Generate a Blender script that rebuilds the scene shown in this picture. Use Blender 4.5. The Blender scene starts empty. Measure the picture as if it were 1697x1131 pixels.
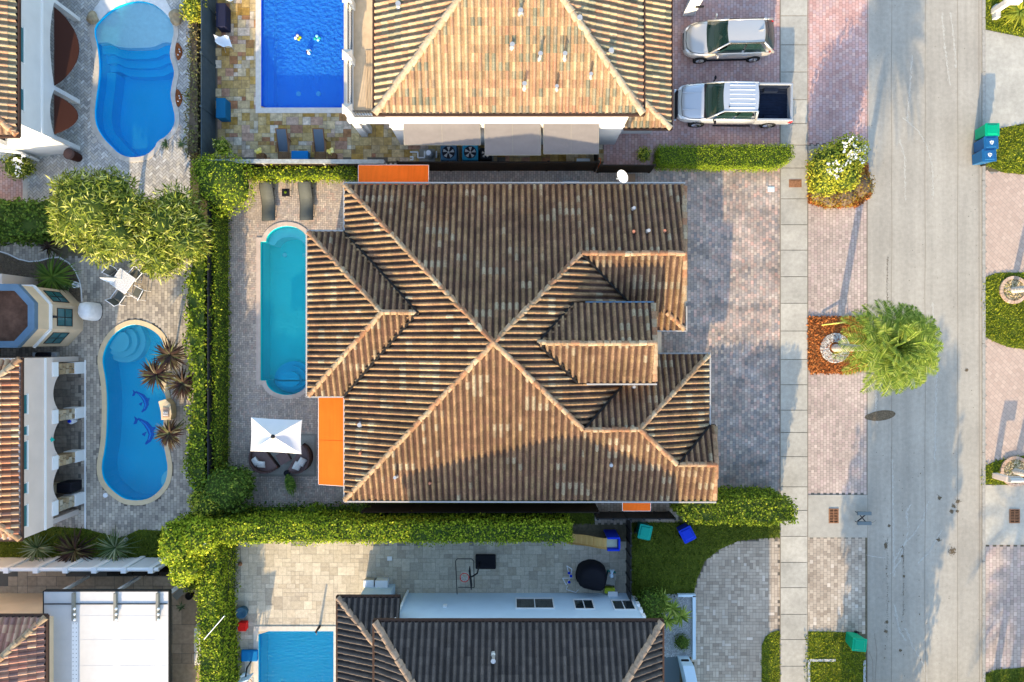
import bpy, bmesh, math, random
import numpy as np
from mathutils import Vector, Matrix
from mathutils.geometry import tessellate_polygon
random.seed(7); rng = np.random.default_rng(7)
S = bpy.context.scene
COL = S.collection
H = 36.0; PX = 32.0; CX = 848.5; CY = 565.5
# ---------------- camera, sky, sun, exposure ----------------
cam = bpy.data.cameras.new('camera'); camo = bpy.data.objects.new('camera', cam); COL.objects.link(camo)
camo.location = (0, 0, H); cam.sensor_width = 36; cam.lens = 36 * H / (1697 / PX)
cam.clip_start = 1; cam.clip_end = 3000
S.camera = camo
SUN_EL = math.radians(19.0); SUN_AZ = math.radians(9.5)
w = bpy.data.worlds.new("World"); S.world = w; w.use_nodes = True
nt = w.node_tree; bg = nt.nodes['Background']; sk = nt.nodes.new('ShaderNodeTexSky')
sk.sky_type = 'NISHITA'; sk.sun_disc = False; sk.sun_elevation = SUN_EL; sk.sun_rotation = math.pi + SUN_AZ
sk.air_density = 1.0; sk.dust_density = 1.0; sk.ozone_density = 1.0
nt.links.new(sk.outputs[0], bg.inputs[0]); bg.inputs[1].default_value = 0.15
sl = bpy.data.lights.new('sun', 'SUN'); sl.energy = 2.4; sl.angle = math.radians(0.6); sl.color = (1.0, 0.77, 0.46)
so = bpy.data.objects.new('sun', sl); COL.objects.link(so); so.location = (-20, -60, 60)
d = Vector((math.sin(SUN_AZ) * math.cos(SUN_EL), math.cos(SUN_AZ) * math.cos(SUN_EL), -math.sin(SUN_EL)))
so.rotation_euler = d.to_track_quat('-Z', 'Y').to_euler()
S.view_settings.view_transform = 'Standard'; S.view_settings.look = 'None'
S.view_settings.exposure = 2.06; S.view_settings.gamma = 1.0
S.cycles.diffuse_bounces = 6; S.cycles.max_bounces = 12; S.cycles.transparent_max_bounces = 12

# ---------------- helpers ----------------
def W(px, py, z=0.0):
    f = (H - z) / H / PX
    return Vector(((px - CX) * f, (CY - py) * f, z))
def G(px, py):
    return ((px - CX) / PX, (CY - py) / PX)
def tag(o, label=None, cat=None, group=None, kind=None):
    if label: o['label'] = label
    if cat: o['category'] = cat
    if group: o['group'] = group
    if kind: o['kind'] = kind
    return o
def thing(name, label, cat, loc=(0, 0, 0), group=None):
    o = bpy.data.objects.new(name, None); o.empty_display_size = 0.3; COL.objects.link(o)
    o.location = loc
    return tag(o, label, cat, group)
def wloc(o):
    v = Vector((0, 0, 0))
    while o is not None:
        v += o.location; o = o.parent
    return v
def copy_tree(o, parent=None):
    c = o.copy(); COL.objects.link(c); c.parent = parent
    for ch in list(o.children): copy_tree(ch, c)
    return c
def place(o, loc, rz=0, label=None):
    o.location = loc; o.rotation_euler = (0, 0, rz)
    if label: o['label'] = label
    return o
MATS = {}
def M(name, col=(.5, .5, .5), rough=.8, ramp=None, var=0.0, noise=(), bump=0, bscale=30, metal=0, spec=.07, coat=0, transl=0, alpha=1, const=False):
    m = bpy.data.materials.new(name); m.use_nodes = True; t = m.node_tree; N = t.nodes; L = t.links
    p = N['Principled BSDF']; p.inputs['Roughness'].default_value = rough; p.inputs['Metallic'].default_value = metal
    p.inputs['Specular IOR Level'].default_value = spec; p.inputs['Coat Weight'].default_value = coat
    src = None
    uv = None
    if ramp or var:
        u = N.new('ShaderNodeUVMap'); uv = N.new('ShaderNodeSeparateXYZ'); L.new(u.outputs[0], uv.inputs[0])
    if ramp:
        r = N.new('ShaderNodeValToRGB'); cr = r.color_ramp
        if const: cr.interpolation = 'CONSTANT'
        while len(cr.elements) < len(ramp): cr.elements.new(0.5)
        for e, (ps, c) in zip(cr.elements, ramp): e.position = ps; e.color = (*c, 1)
        L.new(uv.outputs[0], r.inputs[0]); src = r.outputs[0]
    else:
        c = N.new('ShaderNodeRGB'); c.outputs[0].default_value = (*col, 1); src = c.outputs[0]
    val = None
    def add(a, b):
        if a is None: return b
        n = N.new('ShaderNodeMath'); n.operation = 'MULTIPLY'; L.new(a, n.inputs[0]); L.new(b, n.inputs[1]); return n.outputs[0]
    if var:
        n = N.new('ShaderNodeMapRange'); L.new(uv.outputs[1], n.inputs[0]); n.inputs[3].default_value = 1 - var; n.inputs[4].default_value = 1 + var
        val = n.outputs[0]
    geo = N.new('ShaderNodeNewGeometry')
    for nz in noise:
        sc, am = nz[0], nz[1]; st = nz[2] if len(nz) > 2 else (1, 1, 1); lo = nz[3] if len(nz) > 3 else .3; hi = nz[4] if len(nz) > 4 else .7
        mp = N.new('ShaderNodeMapping'); mp.inputs['Scale'].default_value = st; L.new(geo.outputs['Position'], mp.inputs[0])
        tx = N.new('ShaderNodeTexNoise'); tx.inputs['Scale'].default_value = sc; tx.inputs['Detail'].default_value = 5; L.new(mp.outputs[0], tx.inputs[0])
        n = N.new('ShaderNodeMapRange'); n.inputs[1].default_value = lo; n.inputs[2].default_value = hi
        n.inputs[3].default_value = 1 - am; n.inputs[4].default_value = 1 + am * .6; L.new(tx.outputs[0], n.inputs[0]); val = add(val, n.outputs[0])
    if val is not None:
        vm = N.new('ShaderNodeVectorMath'); vm.operation = 'SCALE'; L.new(src, vm.inputs[0]); L.new(val, vm.inputs['Scale']); src = vm.outputs[0]
    L.new(src, p.inputs['Base Color'])
    if bump:
        tx = N.new('ShaderNodeTexNoise'); tx.inputs['Scale'].default_value = bscale; tx.inputs['Detail'].default_value = 4; L.new(geo.outputs['Position'], tx.inputs[0])
        b = N.new('ShaderNodeBump'); b.inputs['Strength'].default_value = 1; b.inputs['Distance'].default_value = bump; L.new(tx.outputs[0], b.inputs['Height']); L.new(b.outputs[0], p.inputs['Normal'])
    if transl:
        tr = N.new('ShaderNodeBsdfTranslucent'); L.new(src, tr.inputs[0]); mx = N.new('ShaderNodeMixShader'); mx.inputs[0].default_value = transl
        L.new(p.outputs[0], mx.inputs[1]); L.new(tr.outputs[0], mx.inputs[2]); L.new(mx.outputs[0], N['Material Output'].inputs[0])
    if alpha < 1: p.inputs['Alpha'].default_value = alpha
    MATS[name] = m
    return m
def water_mat(name, tint, bsc=9, bd=.015, dcol=(.1, .6, .8), dmix=.1):
    m = bpy.data.materials.new(name); m.use_nodes = True; t = m.node_tree; N = t.nodes; L = t.links
    N.remove(N['Principled BSDF'])
    tr = N.new('ShaderNodeBsdfTransparent'); tr.inputs[0].default_value = (*tint, 1)
    gl = N.new('ShaderNodeBsdfGlossy'); gl.inputs['Roughness'].default_value = .03
    geo = N.new('ShaderNodeNewGeometry'); tx = N.new('ShaderNodeTexNoise'); tx.inputs['Scale'].default_value = bsc; tx.inputs['Detail'].default_value = 3
    L.new(geo.outputs['Position'], tx.inputs[0]); b = N.new('ShaderNodeBump'); b.inputs['Distance'].default_value = bd; L.new(tx.outputs[0], b.inputs['Height'])
    L.new(b.outputs[0], gl.inputs['Normal']); fr = N.new('ShaderNodeFresnel'); fr.inputs[0].default_value = 1.33; L.new(b.outputs[0], fr.inputs['Normal'])
    mx = N.new('ShaderNodeMixShader'); L.new(fr.outputs[0], mx.inputs[0]); L.new(tr.outputs[0], mx.inputs[1]); L.new(gl.outputs[0], mx.inputs[2])
    df = N.new('ShaderNodeBsdfDiffuse'); df.inputs[0].default_value = (*dcol, 1); b2 = N.new('ShaderNodeBump'); b2.inputs['Distance'].default_value = bd * 2.2; L.new(tx.outputs[0], b2.inputs['Height']); L.new(b2.outputs[0], df.inputs['Normal'])
    m2 = N.new('ShaderNodeMixShader'); m2.inputs[0].default_value = dmix; L.new(mx.outputs[0], m2.inputs[1]); L.new(df.outputs[0], m2.inputs[2])
    L.new(m2.outputs[0], N['Material Output'].inputs[0]); MATS[name] = m; return m

def fast(name, V, Q, uv=None, mats=(), mi=None, parent=None, smooth=False):
    """V Nx3, Q MxK faces (K=3/4), uv Mx2 per face; linked as ONE mesh object, world coordinates in"""
    V = np.asarray(V, dtype=np.float64)
    if parent is not None: off = np.array(wloc(parent))
    else:
        off = np.array([V[:, 0].mean(), V[:, 1].mean(), V[:, 2].min()])
    me = bpy.data.meshes.new(name); Q = np.asarray(Q, dtype=np.int32); m, k = Q.shape
    me.vertices.add(len(V)); me.vertices.foreach_set('co', (V - off).astype(np.float32).ravel())
    me.loops.add(m * k); me.loops.foreach_set('vertex_index', Q.ravel())
    me.polygons.add(m); me.polygons.foreach_set('loop_start', np.arange(0, m * k, k, dtype=np.int32))
    me.polygons.foreach_set('loop_total', np.full(m, k, dtype=np.int32))
    if mi is not None: me.polygons.foreach_set('material_index', np.asarray(mi, dtype=np.int32))
    ul = me.uv_layers.new(name='UVMap')
    if uv is None: uv = rng.random((m, 2))
    ul.data.foreach_set('uv', np.repeat(np.asarray(uv, dtype=np.float32), k, axis=0).ravel())
    for mt in mats: me.materials.append(MATS[mt])
    me.update(); me.validate()
    if smooth: me.polygons.foreach_set('use_smooth', np.ones(m, dtype=bool))
    o = bpy.data.objects.new(name, me); COL.objects.link(o)
    if parent is not None: o.parent = parent
    else: o.location = off
    return o

class MB:
    def __init__(s): s.v = []; s.f = []; s.m = []; s.r = []
    def add(s, vs, fs, m=0, r=None):
        b = len(s.v); s.v += [tuple(v) for v in vs]
        if r is None: r = (random.random(), random.random())
        for f in fs: s.f.append([b + i for i in f]); s.m.append(m); s.r.append(r)
    def box(s, x0, x1, y0, y1, z0, z1, m=0, bev=0):
        if x0 > x1: x0, x1 = x1, x0
        if y0 > y1: y0, y1 = y1, y0
        v = [(x0, y0, z0), (x1, y0, z0), (x1, y1, z0), (x0, y1, z0), (x0, y0, z1), (x1, y0, z1), (x1, y1, z1), (x0, y1, z1)]
        s.add(v, [(0, 3, 2, 1), (4, 5, 6, 7), (0, 1, 5, 4), (1, 2, 6, 5), (2, 3, 7, 6), (3, 0, 4, 7)], m)
    def gbox(s, px0, py0, px1, py1, z0, z1, m=0):      # ground (true plan) pixels
        a = G(px0, py0); b = G(px1, py1); s.box(a[0], b[0], a[1], b[1], z0, z1, m)
    def prism(s, pts, z0, z1, m=0, top=None):
        n = len(pts); a = sum(pts[i][0] * pts[(i + 1) % n][1] - pts[(i + 1) % n][0] * pts[i][1] for i in range(n))
        if a < 0: pts = pts[::-1]
        tp = pts if top is None else (top if a >= 0 else top[::-1])
        v = [(p[0], p[1], z0) for p in pts] + [(p[0], p[1], z1) for p in tp]
        s.add(v, [tuple(range(n - 1, -1, -1)), tuple(range(n, 2 * n))] + [(i, (i + 1) % n, n + (i + 1) % n, n + i) for i in range(n)], m)
    def tube(s, p0, p1, r0, r1=None, n=8, m=0, caps=True):
        r1 = r0 if r1 is None else r1; p0 = Vector(p0); p1 = Vector(p1); d = (p1 - p0).normalized()
        u = d.orthogonal().normalized(); w_ = d.cross(u)
        v = []
        for p, r in ((p0, r0), (p1, r1)):
            for i in range(n):
                a = 2 * math.pi * i / n; v.append(p + (u * math.cos(a) + w_ * math.sin(a)) * r)
        f = [(i, (i + 1) % n, n + (i + 1) % n, n + i) for i in range(n)]
        if caps: f += [tuple(range(n - 1, -1, -1)), tuple(range(n, 2 * n))]
        s.add(v, f, m)
    def path(s, pts, r, n=6, m=0):
        for a, b in zip(pts[:-1], pts[1:]): s.tube(a, b, r, r, n, m)
    def lathe(s, c, prof, n=16, m=0, sx=1, sy=1):
        v = []; f = []
        for r, z in prof:
            for i in range(n):
                a = 2 * math.pi * i / n; v.append((c[0] + r * sx * math.cos(a), c[1] + r * sy * math.sin(a), c[2] + z))
        k = len(prof)
        for j in range(k - 1):
            for i in range(n): f.append((j * n + i, j * n + (i + 1) % n, (j + 1) * n + (i + 1) % n, (j + 1) * n + i))
        f.append(tuple(range(n - 1, -1, -1))); f.append(tuple((k - 1) * n + i for i in range(n)))
        s.add(v, f, m)
    def slab(s, q, t, m=0):        # quad (or poly) q of 3D points, thickness t downward
        n = len(q); q = [Vector(p) for p in q]; nn = (q[1] - q[0]).cross(q[2] - q[0])
        if nn.z < 0: q = q[::-1]
        v = [p - Vector((0, 0, t)) for p in q] + q
        s.add(v, [tuple(range(n - 1, -1, -1)), tuple(range(n, 2 * n))] + [(i, (i + 1) % n, n + (i + 1) % n, n + i) for i in range(n)], m)
    def xf(s, mat, start=0):
        for i in range(start, len(s.v)): s.v[i] = tuple(mat @ Vector(s.v[i]))
    def build(s, name, mats, parent=None, smooth=False, bevel=0, seg=2, local=False):
        if isinstance(mats, str): mats = [mats]
        V = np.array(s.v, dtype=float)
        if parent is not None: off = Vector((0, 0, 0)) if local else wloc(parent)
        else: off = Vector(((V[:, 0].min() + V[:, 0].max()) / 2, (V[:, 1].min() + V[:, 1].max()) / 2, V[:, 2].min()))
        me = bpy.data.meshes.new(name); me.from_pydata([Vector(v) - off for v in s.v], [], s.f)
        for i, p in enumerate(me.polygons): p.material_index = s.m[i]; p.use_smooth = smooth
        ul = me.uv_layers.new(name='UVMap'); arr = np.zeros((len(me.loops), 2), dtype=np.float32)
        for i, p in enumerate(me.polygons):
            arr[p.loop_start:p.loop_start + p.loop_total] = s.r[i]
        ul.data.foreach_set('uv', arr.ravel())
        for mt in mats: me.materials.append(MATS[mt])
        me.update()
        o = bpy.data.objects.new(name, me); COL.objects.link(o)
        if parent is not None: o.parent = parent
        else: o.location = off
        if bevel:
            b = o.modifiers.new('bevel', 'BEVEL'); b.width = bevel; b.segments = seg; b.limit_method = 'ANGLE'
        return o
def inpoly(P, poly):
    x, y = P[:, 0], P[:, 1]; r = np.zeros(len(P), dtype=bool); n = len(poly)
    for i in range(n):
        x0, y0 = poly[i]; x1, y1 = poly[(i + 1) % n]
        c = ((y0 > y) != (y1 > y)) & (x < (x1 - x0) * (y - y0) / ((y1 - y0) if y1 != y0 else 1e-9) + x0); r ^= c
    return r
def gp(poly): return [G(*p) for p in poly]
def rect(a, b, c, d): return [(a, b), (c, b), (c, d), (a, d)]
def sheet(name, poly, z, mat, holes=(), parent=None):      # poly in ground pixels
    rings = [[Vector((*G(*p), z)) for p in poly]] + [[Vector((*G(*p), z)) for p in h] for h in holes]
    tr = tessellate_polygon(rings); pts = [p for r in rings for p in r]
    fs = []
    for t in tr:
        a, b, c = [pts[i] for i in t]
        fs.append(t if (b - a).cross(c - a).z > 0 else t[::-1])
    mb = MB(); mb.add(pts, fs); o = mb.build(name, mat, parent)
    if parent is None: tag(o, kind='structure')
    return o
def smooth_poly(p, it=2):
    for _ in range(it):
        q = []; n = len(p)
        for i in range(n):
            a = p[i]; b = p[(i + 1) % n]; q += [(a[0] * .75 + b[0] * .25, a[1] * .75 + b[1] * .25), (a[0] * .25 + b[0] * .75, a[1] * .25 + b[1] * .75)]
        p = q
    return p
def offset_poly(p, dpx):
    n = len(p); a = sum(p[i][0] * p[(i + 1) % n][1] - p[(i + 1) % n][0] * p[i][1] for i in range(n)); sgn = 1 if a > 0 else -1
    out = []
    for i in range(n):
        x0, y0 = p[i - 1]; x1, y1 = p[(i + 1) % n]; ax, ay = p[i][0] - x0, p[i][1] - y0; bx, by = x1 - p[i][0], y1 - p[i][1]
        la = math.hypot(ax, ay) or 1; lb = math.hypot(bx, by) or 1; n1 = (ay / la, -ax / la); n2 = (by / lb, -bx / lb); k = 1 + n1[0] * n2[0] + n1[1] * n2[1]; k = max(k, .45)
        out.append((p[i][0] + (n1[0] + n2[0]) / k * dpx * sgn, p[i][1] + (n1[1] + n2[1]) / k * dpx * sgn))
    return out

# ---- paving: every brick a small face, colour picked per brick ----
def bricks(name, poly, pattern, mat, joint, z=.006, w=.1, l=.2, ang=0, gap=.012, excl=(), holes=(), sheetname=None, clamp=()):
    sheet(sheetname or name, poly, z - .005, joint, holes)
    P = np.array(gp(poly)); c0 = P.mean(0); R = max(np.ptp(P[:, 0]), np.ptp(P[:, 1])) * .75 + 1
    ca, sa = math.cos(ang), math.sin(ang); C = []; D = []
    if pattern == 'run':
        nc = int(R / w) + 2; nr = int(R / l) + 2
        I, J = np.meshgrid(np.arange(-nc, nc), np.arange(-nr, nr)); I = I.ravel(); J = J.ravel()
        C = np.stack([I * w, (J + .5 * (I % 2)) * l], 1); D = np.tile([w, l], (len(C), 1))
    elif pattern == 'her':
        n = int(R / w) + 3; K, Nn = np.meshgrid(np.arange(-2 * n, 2 * n), np.arange(-n, n)); K = K.ravel(); Nn = Nn.ravel()
        bx = K + 2 * Nn; by = K - 2 * Nn
        C = np.concatenate([np.stack([(bx + 1) * w, (by + .5) * w], 1), np.stack([(bx + 2.5) * w, by * w], 1)])
        D = np.concatenate([np.tile([2 * w, w], (len(bx), 1)), np.tile([w, 2 * w], (len(bx), 1))])
    else:
        n = int(2 * R / w) + 2; occ = np.zeros((n, n), dtype=bool); C = []; D = []
        opts = [(1, 1), (1, 1), (1, 2), (2, 1), (2, 2), (2, 3), (3, 2), (2, 2)] if pattern == 'ash' else [(1, 1), (1, 2), (2, 1), (2, 1), (1, 2)]
        for i in range(n):
            for j in range(n):
                if occ[i, j]: continue
                a, b = random.choice(opts)
                while i + a > n or j + b > n or occ[i:i + a, j:j + b].any():
                    a, b = (a - 1, b) if a > b else ((a, b - 1) if b > 1 else (1, 1))
                    if a == 1 and b == 1: break
                occ[i:i + a, j:j + b] = True; C.append(((i + a / 2) * w - R, (j + b / 2) * w - R)); D.append((a * w, b * w))
        C = np.array(C); D = np.array(D)
    m = (np.abs(C[:, 0]) < R) & (np.abs(C[:, 1]) < R); C = C[m]; D = D[m]
    C2 = np.stack([C[:, 0] * ca - C[:, 1] * sa, C[:, 0] * sa + C[:, 1] * ca], 1) + c0
    k = inpoly(C2, gp(poly))
    for e in excl: k &= ~inpoly(C2, gp(e))
    C2 = C2[k]; D = D[k] / 2 - gap / 2; n = len(C2)
    u = np.array([ca, sa]); v = np.array([-sa, ca])
    for r_ in clamp:
        (xa, ya), (xb, yb) = G(*r_[0]), G(*r_[2]); xa, xb = min(xa, xb), max(xa, xb); ya, yb = min(ya, yb), max(ya, yb)
    q = [C2 + D[:, :1] * a * u + D[:, 1:] * b * v for a, b in ((-1, -1), (1, -1), (1, 1), (-1, 1))]
    V = np.stack(q, 1).reshape(-1, 2)
    for r_ in clamp:
        (xa, ya), (xb, yb) = G(*r_[0]), G(*r_[2]); xa, xb = min(xa, xb), max(xa, xb); ya, yb = min(ya, yb), max(ya, yb)
        ins = (V[:, 0] > xa) & (V[:, 0] < xb) & (V[:, 1] > ya) & (V[:, 1] < yb)
        dd = np.stack([V[:, 0] - xa, xb - V[:, 0], V[:, 1] - ya, yb - V[:, 1]], 1); k_ = dd.argmin(1)
        for e_, (ax_, val_) in enumerate(((0, xa), (0, xb), (1, ya), (1, yb))): m_ = ins & (k_ == e_); V[m_, ax_] = val_
    V = np.concatenate([V, np.full((len(V), 1), z)], 1)
    o = fast(name, V, np.arange(4 * n).reshape(n, 4), mats=[mat]); tag(o, kind='structure'); return o

# ---- foliage ----
def leaves(P, Nn, size, asp=2.0, spread=.6, droop=0, radial=0):
    n = len(P); nr = Nn + rng.normal(0, spread, (n, 3)); nr /= np.linalg.norm(nr, axis=1, keepdims=True) + 1e-9
    t = rng.normal(0, 1, (n, 3)); t[:, 2] -= droop; t += radial * Nn * [1.6, 1.6, .6]; t -= (t * nr).sum(1, keepdims=True) * nr; t /= np.linalg.norm(t, axis=1, keepdims=True) + 1e-9
    b = np.cross(nr, t); s = size * rng.uniform(.65, 1.35, (n, 1)); L = s; Wd = s / asp
    V = np.stack([P, P + t * L * .5 + b * Wd * .5, P + t * L, P + t * L * .5 - b * Wd * .5], 1).reshape(-1, 3)
    return V, np.arange(4 * n).reshape(n, 4)
def lump(x, y, z=0, s=1.0):
    return (np.sin(x * 2.1 * s + 1.3) * np.cos(y * 2.7 * s + .4) + .6 * np.sin(x * 5.3 * s + y * 3.1 * s + z * 4) + .5 * np.cos(y * 6.7 * s - x * 2.2 * s + z * 3)) / 2
def hedge(name, label, cat, poly, h, mat='leaf_hedge', core='core_green', dens=130, size=.13, rough=.12, z0=0, spread=.7, group=None, trunk=False):
    """poly: ground pixels of the plan outline"""
    P = np.array(gp(poly)); n = len(P); lo = P.min(0); hi = P.max(0); area = abs(sum(P[i][0] * P[(i + 1) % n][1] - P[(i + 1) % n][0] * P[i][1] for i in range(n))) / 2
    k = int(area * dens * 1.6 * ((hi - lo).prod() / area)); Q = lo + rng.random((k, 2)) * (hi - lo); Q = Q[inpoly(Q, P.tolist())]
    zt = h + lump(Q[:, 0], Q[:, 1]) * rough - rng.random(len(Q)) ** 2 * .25
    pts = [np.column_stack([Q, zt])]; nrm = [np.tile([0, 0, 1.], (len(Q), 1))]
    a2 = sum(P[i][0] * P[(i + 1) % n][1] - P[(i + 1) % n][0] * P[i][1] for i in range(n)); sg = 1 if a2 > 0 else -1
    for i in range(n):
        a = P[i]; b = P[(i + 1) % n]; L = np.linalg.norm(b - a); k = int(L * (h - z0) * dens); t = rng.random((k, 1)); q = a + (b - a) * t
        nn = np.array([(b - a)[1], -(b - a)[0]]) / (L + 1e-9) * sg; zz = z0 + rng.random(k) * (h - z0)
        dd = lump(q[:, 0] + q[:, 1], zz * 2) * rough + rng.normal(0, .05, k); q = q + nn * dd[:, None]
        pts.append(np.column_stack([q, zz])); nrm.append(np.tile([nn[0], nn[1], .35], (k, 1)))
    pts = np.concatenate(pts); nrm = np.concatenate(nrm)
    V, F = leaves(pts, nrm, size, 1.7, spread)
    root = thing(name, label, cat, (P[:, 0].mean(), P[:, 1].mean(), z0), group)
    fast('foliage', V, F, mats=[mat], parent=root)
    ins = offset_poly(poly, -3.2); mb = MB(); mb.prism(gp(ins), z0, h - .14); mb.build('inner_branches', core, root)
    return root
def blob_pts(c, r, n, fill=.35):
    v = rng.normal(0, 1, (n, 3)); v /= np.linalg.norm(v, axis=1, keepdims=True)
    rr = 1 - rng.random((n, 1)) ** 2 * fill; rr *= 1 + .12 * lump(v[:, 0] * 2, v[:, 1] * 2, v[:, 2] * 2)[:, None]
    return np.array(c) + v * rr * np.array(r), v
def ico_core(mb, c, r, m=0):
    bm = bmesh.new(); bmesh.ops.create_icosphere(bm, subdivisions=2, radius=1)
    vs = []
    for v in bm.verts:
        k = 1 + .12 * math.sin(v.co.x * 5 + c[0]) * math.cos(v.co.y * 4 + c[1]); vs.append((c[0] + v.co.x * r[0] * k, c[1] + v.co.y * r[1] * k, c[2] + v.co.z * r[2] * k))
    bm.verts.ensure_lookup_table(); fs = [[v.index for v in f.verts] for f in bm.faces]; bm.free(); mb.add(vs, fs, m)
def tree(name, label, cat, base, blobs, mat, core='core_green', trunk_r=.12, dens=90, size=.16, asp=2.2, spread=.6, fill=.35, group=None, trunk=True, droop=0, flowers=None, flw=None, radial=0):
    """blobs: [(apparent px,py, z, r_xy m, r_z m)]"""
    bx, by = G(*base); root = thing(name, label, cat, (bx, by, 0), group)
    allV = []; allF = []; o = 0; core_mb = MB(); cs = []
    for (px, py, z, r, rz) in blobs:
        c = W(px, py, z); cs.append((c, r, rz)); n = int(4 * 3.14 * r * (r + rz) / 2 * dens)
        P, Nn = blob_pts(c, (r, r, rz), n, fill); k = P[:, 2] > .05; P = P[k]; Nn = Nn[k]; Nn = Nn + [0, 0, .25]
        V, F = leaves(P, Nn, size, asp, spread, droop, radial); allV.append(V); allF.append(F + o); o += len(V)
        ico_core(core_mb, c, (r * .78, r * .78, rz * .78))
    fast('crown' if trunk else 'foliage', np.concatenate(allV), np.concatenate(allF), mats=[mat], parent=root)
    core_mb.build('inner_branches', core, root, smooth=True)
    if trunk:
        mb = MB(); top = Vector((0, 0, 0))
        for c, r, rz in cs: top += c
        top /= len(cs); p = Vector((bx, by, 0)); mid = p.lerp(top, .45); mb.tube(p, mid, trunk_r, trunk_r * .75)
        for c, r, rz in cs: mb.tube(mid, c, trunk_r * .6, trunk_r * .25, 6)
        mb.build('trunk', 'bark', root)
    if flowers:
        pts = []
        for (px, py, z, sd) in flowers:
            for _ in range(4):
                c = W(px + random.gauss(0, sd), py + random.gauss(0, sd), z + random.uniform(-.1, .1)); pts.append(c)
        P = np.array([tuple(p) for p in pts]); P = np.repeat(P, 5, axis=0) + rng.normal(0, .045, (len(P) * 5, 3))
        V, F = leaves(P, np.tile([0, -.2, 1.], (len(P), 1)), .1, 1.2, .4); fast('flowers', V, F, mats=[flw or 'flower_white'], parent=root)
    return root
def spiky(name, label, cat, base, z, R, n, mat, wd=.06, up=.5, group=None, trunk=0, seed=0, arch=.5, parent=None):
    """rosette plant of long strap leaves; base in ground px"""
    rd = random.Random(seed + int(base[0] * 7 + base[1])); bx, by = G(*base); root = parent or thing(name, label, cat, (bx, by, 0), group)
    V = []; F = []
    for i in range(n):
        a = rd.random() * 2 * math.pi; el = rd.uniform(.05, 1.25) ** 1.0; L = R * rd.uniform(.75, 1.15); pts = []
        dx, dy = math.cos(a), math.sin(a); wv = wd * rd.uniform(.7, 1.2)
        for j in range(5):
            t = j / 4; r = L * t * math.cos(el * (1 - .3 * t)); zz = z + L * math.sin(el) * t * up * 1.4 - arch * L * t * t * .6
            pts.append((bx + dx * r, by + dy * r, max(zz, .03), wv * (1 - abs(t - .35) * 1.2) if t < 1 else 0.004))
        b = len(V)
        for (x, y, q, ww) in pts: V += [(x - dy * ww, y + dx * ww, q), (x + dy * ww, y - dx * ww, q)]
        F += [(b + 2 * j, b + 2 * j + 1, b + 2 * j + 3, b + 2 * j + 2) for j in range(4)]
    uvr = np.repeat(rng.random((n, 2)), 4, axis=0)
    fast('leaves', V, F, uv=uvr, mats=[mat], parent=root)
    if trunk:
        mb = MB(); mb.tube((bx, by, 0), (bx, by, z), trunk, trunk * .8); mb.build('stem', 'bark', root)
    return root

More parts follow.
